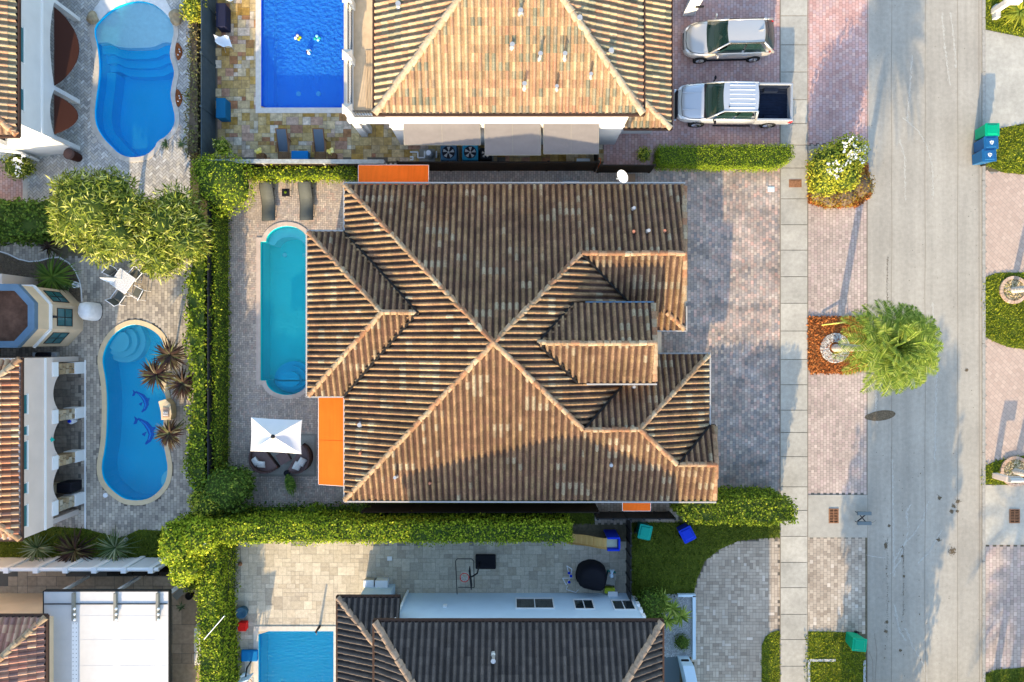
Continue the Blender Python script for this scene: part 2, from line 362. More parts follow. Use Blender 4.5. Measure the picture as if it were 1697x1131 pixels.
# ---- tiled roof planes ----
TW, TL = .29, .35
PROF = [(0, -.045), (.05, .0), (.13, .052), (.22, .078), (.31, .087), (.40, .078), (.49, .052), (.57, .0), (.62, -.045), (.81, -.056)]
class Plane:
    def __init__(s, c, gx, gy): s.c = c; s.gx = gx; s.gy = gy
    def z(s, x, y): return s.c + s.gx * x + s.gy * y
    def at(s, px, py):
        a = (px - CX) / (PX * H); b = (CY - py) / (PX * H); k = s.gx * a + s.gy * b; z = (s.c + k * H) / (1 + k)
        return W(px, py, z)
def plane_from(p, d, m):          # plane through point p rising towards direction d with slope m
    return Plane(p[2] - m * (d[0] * p[0] + d[1] * p[1]), m * d[0], m * d[1])
def tiled(faces, name, mat, parent, amp=1.0, under='underlay'):
    """faces: list of (Plane, [apparent px polygon or Vectors])"""
    VV = []; FF = []; UU = []; o = 0
    for pl, poly in faces:
        pts = [p if isinstance(p, Vector) else pl.at(*p) for p in poly]
        g = Vector((pl.gx, pl.gy)); m = g.length; d = g / m; ev = Vector((d.x, d.y, m)).normalized(); eu = Vector((d.y, -d.x, 0)); nn = eu.cross(ev)
        if nn.z < 0: eu = -eu; nn = -nn
        O = Vector((0, 0, pl.c)); us = [(p - O).dot(eu) for p in pts]; vs = [(p - O).dot(ev) for p in pts]
        v0 = min(vs); u0 = math.floor(min(us) / TW) - 1; u1 = math.ceil(max(us) / TW) + 1; nv = math.ceil((max(vs) - v0) / TL) + 1; nu = u1 - u0
        pu = np.array([p[0] for p in PROF]); ph = np.array([p[1] for p in PROF]) * amp; k = len(PROF)
        U = ((np.arange(nu)[:, None] + pu[None]) * TW).ravel() + u0 * TW; Hh = np.tile(ph, nu); col = np.repeat(np.arange(nu), k)
        jit = rng.normal(0, .004, (nv, nu)); rows = []; hs = []; 
        for r in range(nv):
            j = jit[r][col]
            rows += [(v0 + r * TL, .030, j), (v0 + (r + 1) * TL - .001, .0, j)]
        X = []
        ddz = Vector((0, 0, 1))
        eu_, ev_, nn_, O_ = map(np.array, (eu, ev, nn, O))
        for (v, st, j) in rows:
            wav = .012 * np.sin(U * 1.1 + v * .7); X.append(O_ + U[:, None] * eu_ + v * ev_ + (Hh + st + j + wav)[:, None] * nn_)
        X = np.array(X); nr, ncol = X.shape[:2]; idx = np.arange(nr * ncol).reshape(nr, ncol)
        q = np.stack([idx[:-1, :-1], idx[:-1, 1:], idx[1:, 1:], idx[1:, :-1]], -1)
        rr = rng.random((nv, nu, 2)); kp = rng.random((nv, nu)) < .42
        for cc_ in range(1, nu): rr[:, cc_, 0] = np.where(kp[:, cc_], rr[:, cc_ - 1, 0], rr[:, cc_, 0])
        rowi = np.minimum(np.arange(nr - 1) // 2, nv - 1); uvr = rr[rowi][:, col[:-1]]
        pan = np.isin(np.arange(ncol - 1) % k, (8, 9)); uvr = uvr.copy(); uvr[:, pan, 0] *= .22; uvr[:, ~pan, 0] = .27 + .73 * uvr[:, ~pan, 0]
        q = q.reshape(-1, 4); uvr = uvr.reshape(-1, 2)
        # bisect with vertical planes through the polygon's edges
        me = bpy.data.meshes.new('tmp'); me.from_pydata(X.reshape(-1, 3).tolist(), [], q.tolist())
        ul = me.uv_layers.new(name='UVMap'); ul.data.foreach_set('uv', np.repeat(uvr.astype(np.float32), 4, axis=0).ravel())
        bm = bmesh.new(); bm.from_mesh(me); bpy.data.meshes.remove(me)
        n = len(pts); cc = sum(((p.x * pts[(i + 1) % n].y - pts[(i + 1) % n].x * p.y) for i, p in enumerate(pts)))
        for i in range(n):
            a = pts[i]; b = pts[(i + 1) % n]; e = (b - a); no = Vector((e.y, -e.x, 0)) * (1 if cc > 0 else -1)
            if no.length < 1e-6: continue
            bmesh.ops.bisect_plane(bm, geom=bm.verts[:] + bm.edges[:] + bm.faces[:], plane_co=a, plane_no=no.normalized(), clear_outer=True, dist=1e-5)
        lay = bm.loops.layers.uv[0]; bm.verts.ensure_lookup_table()
        for v in bm.verts: v.index = -1
        base = len(VV)
        for i, v in enumerate(bm.verts): v.index = i; VV.append(tuple(v.co))
        for f in bm.faces:
            ids = [base + v.index for v in f.verts]; FF.append(ids); UU.append(tuple(f.loops[0][lay].uv))
        bm.free()
    off = wloc(parent); me = bpy.data.meshes.new(name); me.from_pydata([Vector(v) - off for v in VV], [], FF)
    ul = me.uv_layers.new(name='UVMap'); arr = np.repeat(np.array(UU, dtype=np.float32), np.array([len(f) for f in FF]), axis=0); ul.data.foreach_set('uv', arr.ravel())
    me.materials.append(MATS[mat]); me.update(); ob = bpy.data.objects.new(name, me); COL.objects.link(ob); ob.parent = parent
    # solid deck under the tiles
    mb = MB()
    for pl, poly in faces:
        pts = [p if isinstance(p, Vector) else pl.at(*p) for p in poly]
        mb.slab([Vector((p.x, p.y, p.z - .115)) for p in pts], .10)
    mb.build('roof_deck', under, parent)
    return ob
def ridge(parent, a, b, mat='ridge_tile', r=.13, name='ridge_cap'):
    a = Vector(a); b = Vector(b)
    if a.z > b.z: a, b = b, a
    L = (b - a).length; n = max(1, int(L / .36)); mb = MB(); d = (b - a) / n
    for i in range(n):
        p = a + d * i + Vector((random.gauss(0, .01), random.gauss(0, .01), .03 + random.gauss(0, .006))); q = p + d * 1.06
        t = Vector((d.y, -d.x, 0)).normalized(); vs = []
        for pp, rr in ((p, r), (q, r * .82)):
            for k in range(7):
                an = math.pi * k / 6; vs.append(pp + t * math.cos(an) * rr + Vector((0, 0, 1)) * (math.sin(an) * rr * .8 - .02))
        mb.add(vs, [(k, k + 1, 8 + k, 7 + k) for k in range(6)] + [tuple(range(7)), tuple(range(13, 6, -1))])
    return mb.build(name, mat, parent)
def bar(parent, pts, wd, ht, mat, name, closed=False, dz=0):
    mb = MB(); n = len(pts)
    for i in range(n if closed else n - 1):
        a = Vector(pts[i]); b = Vector(pts[(i + 1) % n]); d = (b - a); e = Vector((d.y, -d.x, 0)).normalized() * wd / 2; u = Vector((0, 0, dz)); hh = Vector((0, 0, ht))
        v = [a - e + u, b - e + u, b + e + u, a + e + u]; v = v + [x + hh for x in v]
        mb.add(v, [(0, 1, 2, 3), (7, 6, 5, 4), (0, 4, 5, 1), (1, 5, 6, 2), (2, 6, 7, 3), (3, 7, 4, 0)])
    return mb.build(name, mat, parent)
# ---------------- materials ----------------
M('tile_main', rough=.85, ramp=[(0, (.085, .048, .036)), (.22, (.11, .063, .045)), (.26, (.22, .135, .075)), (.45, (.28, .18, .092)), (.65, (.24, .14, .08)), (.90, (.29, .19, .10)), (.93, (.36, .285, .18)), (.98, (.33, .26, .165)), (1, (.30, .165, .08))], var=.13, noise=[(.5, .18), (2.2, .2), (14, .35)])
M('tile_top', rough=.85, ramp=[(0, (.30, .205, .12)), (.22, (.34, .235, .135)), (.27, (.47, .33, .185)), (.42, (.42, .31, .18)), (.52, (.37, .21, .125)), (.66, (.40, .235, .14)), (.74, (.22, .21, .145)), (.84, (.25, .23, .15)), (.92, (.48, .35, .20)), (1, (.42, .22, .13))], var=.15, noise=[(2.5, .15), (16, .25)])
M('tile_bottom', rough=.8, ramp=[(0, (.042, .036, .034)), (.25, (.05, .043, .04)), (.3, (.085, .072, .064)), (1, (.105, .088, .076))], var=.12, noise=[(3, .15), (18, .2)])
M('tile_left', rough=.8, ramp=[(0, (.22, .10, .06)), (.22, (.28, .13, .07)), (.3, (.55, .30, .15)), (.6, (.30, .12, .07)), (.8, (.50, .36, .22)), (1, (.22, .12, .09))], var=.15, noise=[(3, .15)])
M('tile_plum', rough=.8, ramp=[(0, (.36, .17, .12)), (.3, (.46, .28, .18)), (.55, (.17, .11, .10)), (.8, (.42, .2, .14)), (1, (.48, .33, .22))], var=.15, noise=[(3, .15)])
M('ridge_tile', rough=.85, ramp=[(0, (.27, .13, .07)), (.4, (.31, .20, .115)), (.7, (.36, .28, .18)), (1, (.30, .15, .08))], var=.2, noise=[(9, .3)])
M('ridge_tan', rough=.85, ramp=[(0, (.33, .25, .165)), (1, (.42, .33, .22))], var=.12, noise=[(9, .25)])
M('ridge_brown', rough=.85, ramp=[(0, (.24, .17, .12)), (1, (.32, .23, .16))], var=.12, noise=[(9, .25)])
M('underlay', (.03, .025, .02)); M('gutter_white', (.40, .38, .35), .5); M('gutter_brown', (.06, .035, .025), .6); M('valley_metal', (.015, .013, .012), .6)
M('stucco_white', (.64, .63, .60), .9, noise=[(1.5, .05)], bump=.004, bscale=60); M('stucco_beige', (.62, .47, .31), .9, noise=[(1.2, .1)], bump=.004, bscale=60)
M('stucco_pink', (.64, .53, .45), .9, noise=[(1.2, .06)]); M('stucco_blue', (.56, .68, .75), .9, noise=[(1.2, .05)]); M('trim_white', (.76, .75, .72), .6)
M('glass_dark', (.02, .028, .03), .08, spec=.7); M('glass_teal', (.03, .13, .14), .1, spec=.7); M('frame_dark', (.03, .028, .025), .5)
M('awning_orange', (.78, .135, .012), .7, noise=[(.5, .10), (1.5, .08, (5, .3, 1)), (30, .05)], bump=.01, bscale=2.5); M('awning_grey', (.155, .145, .145), .8, noise=[(.9, .08, (1, 3, 1)), (6, .04)]); M('awning_brown', (.045, .018, .013), .8)
M('concrete', (.37, .345, .29), .9, noise=[(.5, .12), (3.5, .1), (40, .12)], bump=.003, bscale=80)
M('concrete_walk', ramp=[(0, (.36, .34, .29)), (1, (.43, .40, .335))], rough=.9, var=.05, noise=[(.9, .16), (5, .12), (40, .1)])
M('road', (.36, .33, .275), .92, noise=[(.25, .14), (.9, .12, (1.6, .07, 1)), (2.2, .06, (2.5, .12, 1)), (5, .1), (60, .16)], bump=.004, bscale=70)
M('road_line', (.20, .17, .13), .95); M('stain', (.13, .10, .065), .9, noise=[(14, .45)]); M('curb', (.32, .30, .26), .9, noise=[(8, .2)]); M('scuff', (.42, .40, .35), .9)
M('dirt', (.15, .11, .075), .95, noise=[(8, .3)]); M('earth', (.13, .11, .07), .95, noise=[(.6, .3), (6, .3)])
J = 'joint'; M(J, (.13, .115, .095), .95); M('joint_light', (.24, .22, .19), .95); M('joint_pink', (.16, .10, .09), .95)
M('pav_drive', rough=.85, ramp=[(0, (.25, .23, .22)), (.3, (.38, .32, .27)), (.5, (.47, .34, .28)), (.7, (.34, .29, .26)), (.9, (.51, .42, .34)), (1, (.53, .34, .28))], var=.13, noise=[(.35, .22), (.9, .24, (1, 1.6, 1), .35, .65), (4, .12)])
M('pav_patio', rough=.85, ramp=[(0, (.33, .28, .235)), (.3, (.48, .385, .30)), (.55, (.38, .32, .275)), (.8, (.55, .455, .35)), (1, (.47, .335, .27))], var=.12, noise=[(.5, .12)])
M('pav_pink', rough=.85, ramp=[(0, (.44, .26, .225)), (.4, (.51, .31, .265)), (.7, (.47, .33, .31)), (1, (.56, .37, .31))], var=.08, noise=[(.5, .15)])
M('pav_park', rough=.85, ramp=[(0, (.35, .28, .235)), (.5, (.45, .36, .30)), (1, (.41, .31, .27))], var=.13, noise=[(.5, .15)])
M('pav_grey', rough=.85, ramp=[(0, (.29, .235, .18)), (.25, (.38, .315, .245)), (.75, (.43, .36, .28)), (.93, (.45, .38, .30)), (1, (.54, .47, .39))], var=.12, noise=[(.5, .15)])
M('pav_left', rough=.85, ramp=[(0, (.27, .235, .195)), (.3, (.39, .34, .275)), (.7, (.45, .39, .31)), (1, (.52, .45, .35))], var=.12, noise=[(.5, .18)])
M('pav_silver', rough=.8, ramp=[(0, (.34, .325, .30)), (.35, (.48, .46, .43)), (.7, (.50, .46, .39)), (1, (.64, .63, .60))], var=.12, noise=[(.4, .18)])
M('pav_beige', rough=.85, ramp=[(0, (.42, .31, .245)), (1, (.47, .355, .28))], var=.06, noise=[(.5, .08)])
M('travertine', rough=.75, ramp=[(0, (.46, .39, .29)), (.3, (.53, .46, .35)), (.7, (.58, .51, .395)), (1, (.43, .37, .285))], var=.10, noise=[(6, .15), (25, .15)])
M('travertine_brown', rough=.75, ramp=[(0, (.40, .30, .20)), (1, (.50, .38, .26))], var=.08, noise=[(5, .2)])
M('trav_dark', rough=.75, ramp=[(0, (.28, .23, .18)), (.5, (.36, .30, .23)), (1, (.22, .18, .14))], var=.1, noise=[(5, .25)])
M('slate_gold', rough=.75, ramp=[(0, (.38, .22, .05)), (.2, (.48, .33, .13)), (.5, (.56, .44, .27)), (.65, (.48, .30, .08)), (.78, (.60, .52, .40)), (.93, (.40, .17, .09)), (1, (.32, .22, .07))], var=.14, noise=[(3.5, .35), (9, .2)])
M('coping_cream', (.66, .52, .32), .8, noise=[(3, .08)]); M('coping_stone', ramp=[(0, (.50, .46, .40)), (1, (.58, .53, .46))], rough=.8, var=.08, noise=[(5, .12)]); M('coping_pav', ramp=[(0, (.48, .38, .31)), (1, (.54, .45, .37))], rough=.8, var=.08, noise=[(4, .1)])
M('plaster_beach', (.66, .65, .62), .8, noise=[(6, .08)])
M('pool_sky', (.01, .58, .95), .6, noise=[(.6, .06)]); M('pool_cobalt', (.004, .14, .85), .6, noise=[(.5, .05)]); M('pool_teal', (.01, .80, .76), .6, noise=[(.6, .08)]); M('pool_mid', (.005, .58, .82), .6, noise=[(.6, .06)])
M('pool_light', (.30, .78, .80), .6); M('beach_blue', (.88, .92, .90), .7, noise=[(5, .06)]); M('tile_deep', (.0, .04, .55), .4); M('tile_deep2', (.02, .30, .95), .4)
water_mat('water_clear', (.80, .93, .97), 8, .045, (.06, .60, .72), .13); water_mat('water_rippled', (.80, .92, .97), 6, .09, (.05, .40, 1.0), .30)
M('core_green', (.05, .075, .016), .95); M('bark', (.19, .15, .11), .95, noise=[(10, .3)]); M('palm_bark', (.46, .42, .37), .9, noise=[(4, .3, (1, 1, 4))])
LT = .25
M('leaf_hedge', rough=.6, ramp=[(0, (.08, .13, .01)), (.4, (.19, .27, .016)), (.8, (.35, .41, .024)), (1, (.56, .55, .05))], var=.25, transl=LT)
M('leaf_hedge_dark', rough=.6, ramp=[(0, (.06, .10, .01)), (.5, (.13, .19, .015)), (.85, (.24, .30, .02)), (1, (.40, .42, .04))], var=.3, transl=LT)  # darker greens for the western hedge rows and the kerb hedge
M('leaf_dark', rough=.6, ramp=[(0, (.05, .09, .015)), (.6, (.10, .17, .022)), (1, (.18, .24, .035))], var=.25, transl=LT)
M('leaf_tree', rough=.6, ramp=[(0, (.06, .09, .01)), (.4, (.19, .23, .025)), (.75, (.36, .38, .06)), (1, (.56, .54, .18))], var=.25, transl=LT)
M('leaf_olive', rough=.6, ramp=[(0, (.08, .12, .012)), (.4, (.20, .25, .025)), (.8, (.34, .35, .05)), (1, (.52, .49, .16))], var=.25, transl=LT)
M('leaf_palm', rough=.5, ramp=[(0, (.09, .14, .02)), (.45, (.19, .27, .035)), (.8, (.33, .40, .06)), (1, (.50, .50, .12))], var=.22, transl=LT)
M('leaf_yellow', rough=.6, ramp=[(0, (.14, .18, .02)), (.5, (.32, .34, .03)), (1, (.55, .50, .06))], var=.2, transl=LT)
M('leaf_trim', rough=.6, ramp=[(0, (.08, .13, .008)), (.5, (.15, .22, .01)), (1, (.24, .29, .02))], var=.2, transl=.1)
M('leaf_croton', rough=.6, ramp=[(0, (.09, .04, .012)), (.4, (.25, .12, .02)), (.7, (.20, .20, .04)), (1, (.50, .30, .05))], var=.25, transl=LT)
M('leaf_red', rough=.5, ramp=[(0, (.025, .014, .012)), (.4, (.055, .028, .022)), (.75, (.08, .06, .025)), (.9, (.12, .13, .04)), (1, (.20, .16, .09))], var=.25, transl=.1)
M('leaf_strap', rough=.5, ramp=[(0, (.05, .09, .03)), (.6, (.13, .18, .07)), (1, (.32, .34, .2))], var=.2, transl=.15)
M('leaf_vine', rough=.7, ramp=[(0, (.12, .10, .04)), (.6, (.24, .19, .08)), (1, (.26, .28, .07))], var=.25)
M('leaf_brown', rough=.7, ramp=[(0, (.14, .10, .06)), (1, (.25, .20, .12))], var=.25)
M('flower_white', rough=.6, ramp=[(0, (.75, .74, .7)), (1, (.85, .84, .82))], var=.05, transl=.2); M('flower_yellow', rough=.6, ramp=[(0, (.75, .55, .08)), (1, (.8, .7, .3))], var=.1)
M('grass', rough=.8, ramp=[(0, (.09, .12, .008)), (.5, (.19, .23, .012)), (1, (.33, .33, .03))], var=.2, noise=[(.8, .25)], transl=.15)
M('grass_shaded', rough=.8, ramp=[(0, (.04, .065, .008)), (.5, (.09, .13, .012)), (1, (.17, .20, .02))], var=.2, noise=[(.7, .35)], transl=.15)  # darker copy of grass, with the shade of those lawns in its colour
M('lawn_soil', (.08, .10, .014), .95, noise=[(1, .2)]); M('mulch', ramp=[(0, (.20, .06, .02)), (.5, (.38, .12, .03)), (1, (.52, .20, .06))], rough=.95, var=.25)
M('mulch_base', (.26, .085, .03), .95, noise=[(9, .5)], bump=.03, bscale=14); M('gravel', ramp=[(0, (.30, .30, .29)), (1, (.74, .74, .72))], rough=.9, var=.1); M('gravel_base', (.45, .45, .44), .95, noise=[(20, .3)])
M('gravel_tan', ramp=[(0, (.35, .25, .12)), (1, (.75, .62, .40))], rough=.9, var=.15); M('stone_ring', ramp=[(0, (.40, .27, .19)), (1, (.52, .38, .28))], rough=.85, var=.1); M('cobble', ramp=[(0, (.30, .28, .25)), (1, (.62, .58, .52))], rough=.85, var=.1)
M('fence_slate', (.055, .075, .085), .6, noise=[(3, .15, (6, 1, 1))]); M('fence_dark', (.035, .028, .022), .8, noise=[(4, .2)]); M('fence_grey', (.32, .33, .31), .8, noise=[(6, .25)]); M('metal_dark', (.03, .03, .032), .4, metal=.3); M('fence_steel', (.12, .15, .16), .5)
M('rock', (.34, .27, .17), .9, noise=[(5, .35)], bump=.03, bscale=7)
M('plastic_white', (.76, .77, .78), .4); M('plastic_blue', (.01, .17, .42), .4); M('bin_green', (.0, .30, .15), .42, coat=.2); M('bin_teal', (.01, .30, .23), .45); M('bin_blue', (.012, .09, .22), .42, coat=.2); M('bin_royal', (.01, .04, .50), .45)
M('plastic_red', (.70, .02, .015), .4); M('plastic_yellow', (.62, .40, .14), .5); M('plastic_slide', (.50, .53, .38), .5); M('plastic_lime', (.38, .44, .03), .5); M('plastic_teal', (.02, .34, .28), .5); M('black_plastic', (.014, .014, .018), .6); M('navy_cube', (.02, .022, .045), .7); M('blue_cube', (.01, .11, .22), .7)
M('cover_white', (.72, .71, .69), .85, noise=[(6, .08)], bump=.03, bscale=4); M('canvas', (.66, .64, .60), .85, noise=[(3, .03)]); M('wicker', (.10, .06, .052), .8, noise=[(40, .3)]); M('wicker_dark', (.045, .027, .024), .8, noise=[(40, .3)]); M('cushion', (.60, .57, .52), .85)
M('cushion_brown', (.16, .105, .095), .85, noise=[(12, .12)]); M('rug', (.30, .285, .24), .95, noise=[(12, .12)]); M('rug_edge', (.22, .205, .17), .95); M('lounger_grey', (.11, .115, .10), .7, noise=[(3, .1)]); M('wood', (.20, .105, .05), .6, noise=[(5, .2, (1, 8, 1))]); M('sling', (.10, .13, .16), .8, noise=[(60, .2)])
M('metal_grey', (.42, .43, .42), .4, metal=.5); M('vent_white', (.42, .42, .41), .4, metal=.4); M('terracotta', (.42, .17, .10), .8); M('ac_blue', (.02, .20, .30), .5); M('ac_slate', (.05, .12, .18), .5); M('ac_black', (.01, .012, .014), .5); M('pvc', (.72, .73, .72), .5)
M('paint_beige', (.56, .53, .48), .28, metal=.55, coat=.6); M('paint_silver', (.48, .50, .52), .28, metal=.45, coat=.6); M('auto_glass', (.01, .03, .027), .05, spec=.8, alpha=.84); M('rubber', (.02, .02, .02), .85); M('alloy', (.45, .45, .46), .35, metal=.8); M('chrome', (.6, .6, .6), .15, metal=1)
M('lamp_clear', (.6, .62, .62), .15); M('lamp_red', (.5, .02, .02), .25); M('bedliner', (.012, .018, .035), .7, noise=[(8, .25)]); M('interior', (.24, .24, .17), .7)
M('roof_white', (.52, .505, .48), .8, noise=[(.7, .05), (4, .03)]); M('roof_tar', (.11, .055, .035), .9, noise=[(1.6, .4), (7, .2)]); M('coping_blue', (.10, .155, .21), .8, noise=[(2, .12)]); M('stone_wall', ramp=[(0, (.26, .17, .09)), (.5, (.42, .30, .17)), (1, (.50, .43, .32))], rough=.9, var=.2, noise=[(8, .25)])
M('beam_grey', (.22, .21, .17), .7); M('deck_tan', (.56, .42, .27), .8, noise=[(3, .12)]); M('deck_wood', (.50, .36, .22), .8, noise=[(3, .2, (9, .5, 1))]); M('rust', (.26, .13, .07), .85, noise=[(12, .3)]); M('pit', (.01, .008, .006), .9); M('door_black', (.02, .02, .022), .6)
M('terrazzo', ramp=[(0, (.35, .35, .37)), (1, (.7, .7, .7))], rough=.5, var=.1, noise=[(26, .5)]); M('umb_blue', (.16, .24, .38), .8); M('yellow_tape', (.72, .60, .12), .6); M('card', (.32, .20, .12), .9); M('sign_white', (.78, .78, .76), .6); M('net', (.10, .10, .10), .7)

# ---------------- pool outlines (ground pixels) ----------------
P1 = [(x / 3.771, y / 3.771) for x, y in [(850, 8), (770, 25), (700, 60), (640, 112), (592, 165), (590, 220), (608, 280), (622, 400), (618, 500), (600, 620), (590, 720), (605, 800), (650, 870), (700, 920), (740, 960), (800, 985), (860, 985), (920, 970), (970, 925), (985, 885), (1040, 855), (1085, 800), (1097, 740), (1080, 660), (1065, 600), (1075, 530), (1092, 460), (1080, 410), (1060, 350), (1070, 280), (1092, 200), (1070, 130), (1030, 80), (975, 35), (910, 12)]]
P2 = rect(433, -60, 570, 179)
def arcp(cx, cy, rx, ry, a0, a1, n): return [(cx + rx * math.cos(math.radians(a0 + (a1 - a0) * i / n)), cy + ry * math.sin(math.radians(a0 + (a1 - a0) * i / n))) for i in range(n + 1)]
P3 = [(432, 401)] + arcp(475.5, 401, 34.5, 26, 180, 360, 14) + [(519, 401), (519, 630)] + arcp(475.5, 631, 34.5, 24, 0, 180, 14) + [(432, 631)]
P4o = [(220, 529.6), (201.5, 535), (183, 548), (169.7, 566.7), (162.3, 588), (162, 604), (167, 630), (169.7, 662), (168.6, 715), (165.4, 746), (160.3, 769), (162, 792), (170, 808), (184, 822), (202, 834.5), (220.7, 838), (241.4, 836.8), (259.8, 828.8), (276, 812.7), (284, 796.6), (286.7, 775.9), (284, 757.5), (280, 738), (278, 704), (285, 675), (283, 654), (276, 635.6), (274.5, 614), (278.4, 593), (281, 572), (273, 553.4), (257, 540), (238.7, 532)]
P4o = smooth_poly(P4o, 1); P4 = offset_poly(P4o, -8)
if inpoly(np.array([P4[0]]), P4o).sum() == 0: P4 = offset_poly(P4o, 8)
P5 = rect(428.5, 1046, 553, 1180)
P1 = smooth_poly(P1, 1)
POOLS = [P1, P2, P3, P4, P5]
def grow(p, d):
    q = offset_poly(p, d)
    if inpoly(np.array([q[0]]), p).any(): q = offset_poly(p, -d)
    return q
P1g = grow(P1, 5); P3g = grow(P3, 4)
# ---------------- the ground ----------------
sheet('ground', rect(-1800, -1800, 3500, 3000), 0.0, 'earth', POOLS)
def ring(name, poly, wpx, z0, z1, mat, seg=9, parent=None):
    out = offset_poly(poly, wpx)
    if not inpoly(np.array([poly[0]]), out).any() and abs(sum(out[i][0] * out[i - 1][1] - out[i - 1][0] * out[i][1] for i in range(len(out)))) < abs(sum(poly[i][0] * poly[i - 1][1] - poly[i - 1][0] * poly[i][1] for i in range(len(poly)))): out = offset_poly(poly, -wpx)
    mb = MB(); n = len(poly)
    for i in range(n):
        a, b = G(*poly[i]), G(*poly[(i + 1) % n]); c, d_ = G(*out[(i + 1) % n]), G(*out[i])
        v = [(*a, z0), (*b, z0), (*c, z0), (*d_, z0), (*a, z1), (*b, z1), (*c, z1), (*d_, z1)]
        k = int(i * 1.0); random.seed(k // 2 + 5); r = (random.random(), random.random())
        fs = [(4, 5, 6, 7), (0, 1, 5, 4), (2, 3, 7, 6)]
        if (Vector(v[5]) - Vector(v[4])).cross(Vector(v[6]) - Vector(v[4])).z < 0: fs = [f[::-1] for f in fs]
        mb.add(v, fs, 0, r)
    return mb.build(name, mat, parent)
def pool(label, poly, depth, mat, wmat, extras=None, copmat='coping_stone', copw=9, wz=-.13, cop=True):
    cx = sum(p[0] for p in poly) / len(poly); cy = sum(p[1] for p in poly) / len(poly)
    root = thing('swimming_pool', label, 'swimming pool', (*G(cx, cy), 0))
    P = gp(poly); n = len(P); ar = sum(P[i][0] * P[(i + 1) % n][1] - P[(i + 1) % n][0] * P[i][1] for i in range(n))
    if ar < 0: P = P[::-1]
    ins = gp(offset_poly(poly if ar >= 0 else poly[::-1], 5 if ar >= 0 else 5)); 
    mb = MB()
    pv = [Vector((*p, -depth)) for p in P]; tr = tessellate_polygon([pv]); fs = [t if (pv[t[1]] - pv[t[0]]).cross(pv[t[2]] - pv[t[0]]).z > 0 else t[::-1] for t in tr]
    mb.add(pv, fs)
    v = [(*p, -depth) for p in P] + [(*p, .004) for p in P]; mb.add(v, [((i + 1) % n, i, n + i, n + (i + 1) % n) for i in range(n)])
    mb.build('basin', mat, root)
    pv = [Vector((*p, wz)) for p in P]; mb = MB(); mb.add(pv, fs); mb.build('water_surface', wmat, root)
    if cop: ring('coping', poly, copw, 0.0, .035, copmat, parent=root)
    if extras: extras(root)
    return root
def clipx(poly, y0, y1):
    """part of a polygon between two image rows"""
    def cut(p, yy, keep_below):
        out = []; n = len(p)
        for i in range(n):
            a, b = p[i], p[(i + 1) % n]; ia = (a[1] > yy) == keep_below; ib = (b[1] > yy) == keep_below
            if ia: out.append(a)
            if ia != ib: t = (yy - a[1]) / (b[1] - a[1]); out.append((a[0] + (b[0] - a[0]) * t, yy))
        return out
    return cut(cut(poly, y0, True), y1, False)
def ex1(root):
    mb = MB()
    inner = P1
    def wavy(base, amp):      # region of the pool above a scalloped edge
        top = clipx(inner, -10, base + 12); out = []
        xs = [p[0] for p in clipx(inner, base, base + 1)]; x0, x1 = min(xs), max(xs)
        edge = [(x0 + (x1 - x0) * i / 20, base + amp * math.sin(math.pi * i / 20) - (4 if i in (2, 3, 17, 18) else 0) - (2 if i in (1, 4, 16, 19) else 0)) for i in range(21)]
        up = [p for p in clipx(inner, -10, base)]
        k = [i for i, p in enumerate(up) if abs(p[1] - base) < 1e-6]
        a = up[:]; # walk the ring, replace flat cut with wavy edge
        i0, i1 = k[0], k[-1]
        if (i0 + 1) % len(a) != i1 % len(a) and i1 == i0 + 1: pass
        if a[i0][0] > a[i1][0]: e = edge[::-1]
        else: e = edge
        return a[:i0] + e + a[i1 + 1:]
    for base, z, m in ((70, -.16, 0), (84, -.5, 1), (96, -.78, 1), (108, -1.02, 1)):
        mb.prism(gp(wavy(base, 8)), -1.5, z, m)
    mb.build('steps', ['beach_blue', 'pool_sky'], root)
    mb = MB(); q = offset_poly(P1, -14 if inpoly(np.array([offset_poly(P1, -14)[0]]), P1).any() else 14)
    west = [p for p in P1 if p[1] > 112 and p[0] < 205]; wi = [(p[0] + 15, p[1] - (4 if p[1] > 225 else 0)) for p in west]
    mb.prism(gp(west + wi[::-1]), -1.5, -.7); mb.build('bench', 'pool_sky', root)
pool('white edged lagoon pool with beach entry and wavy steps, beside the arched white house', P1, 1.5, 'pool_sky', 'water_clear', ex1, 'coping_stone', 8)
def ex2(root):
    mb = MB(); mb.gbox(433, 170, 570, 179, -1.5, -.6); mb.gbox(433, -40, 443, 170, -1.5, -1.0); mb.build('bench', 'pool_cobalt', root)
    for x in (495, 528): mb = MB(); c = W(x, 156, -1.49); mb.lathe(c, [(.13, 0), (.13, .03), (.08, .05)], 12); mb.build('drain', 'pool_light', root)
pool('deep cobalt rectangular pool on the golden stone terrace', P2, 1.5, 'pool_cobalt', 'water_rippled', ex2, 'coping_stone', 9)
def ex3(root):
    mb = MB(); top = [(441, 403)] + arcp(475.5, 401, 34.5, 26, 180, 360, 14) + [(510, 403), (503, 405)] + arcp(475.5, 405, 24, 14, 0, -180, 10)[1:-1] + [(450, 405)]
    mb.prism(gp(top), -1.4, -.45)
    mb.build('sun_shelf', 'pool_light', root); mb = MB()
    for r, z in ((33, -1.1), (25, -.8), (17, -.45)):
        mb.prism(gp(arcp(475.5, 633, r, r, 0, -180, 14) + arcp(475.5, 631, r, r * .68, 180, 0, 10)), -1.4, z)
    mb.build('steps', 'pool_mid', root)
    for x in (472, 505): mb = MB(); c = W(x, 423, -1.39); mb.lathe(c, [(.12, 0), (.12, .03), (.07, .05)], 12); mb.build('drain', 'pool_light', root)
pool('long turquoise pool with rounded ends along the tiled house', P3, 1.4, 'pool_teal', 'water_clear', ex3, 'coping_pav', 7)
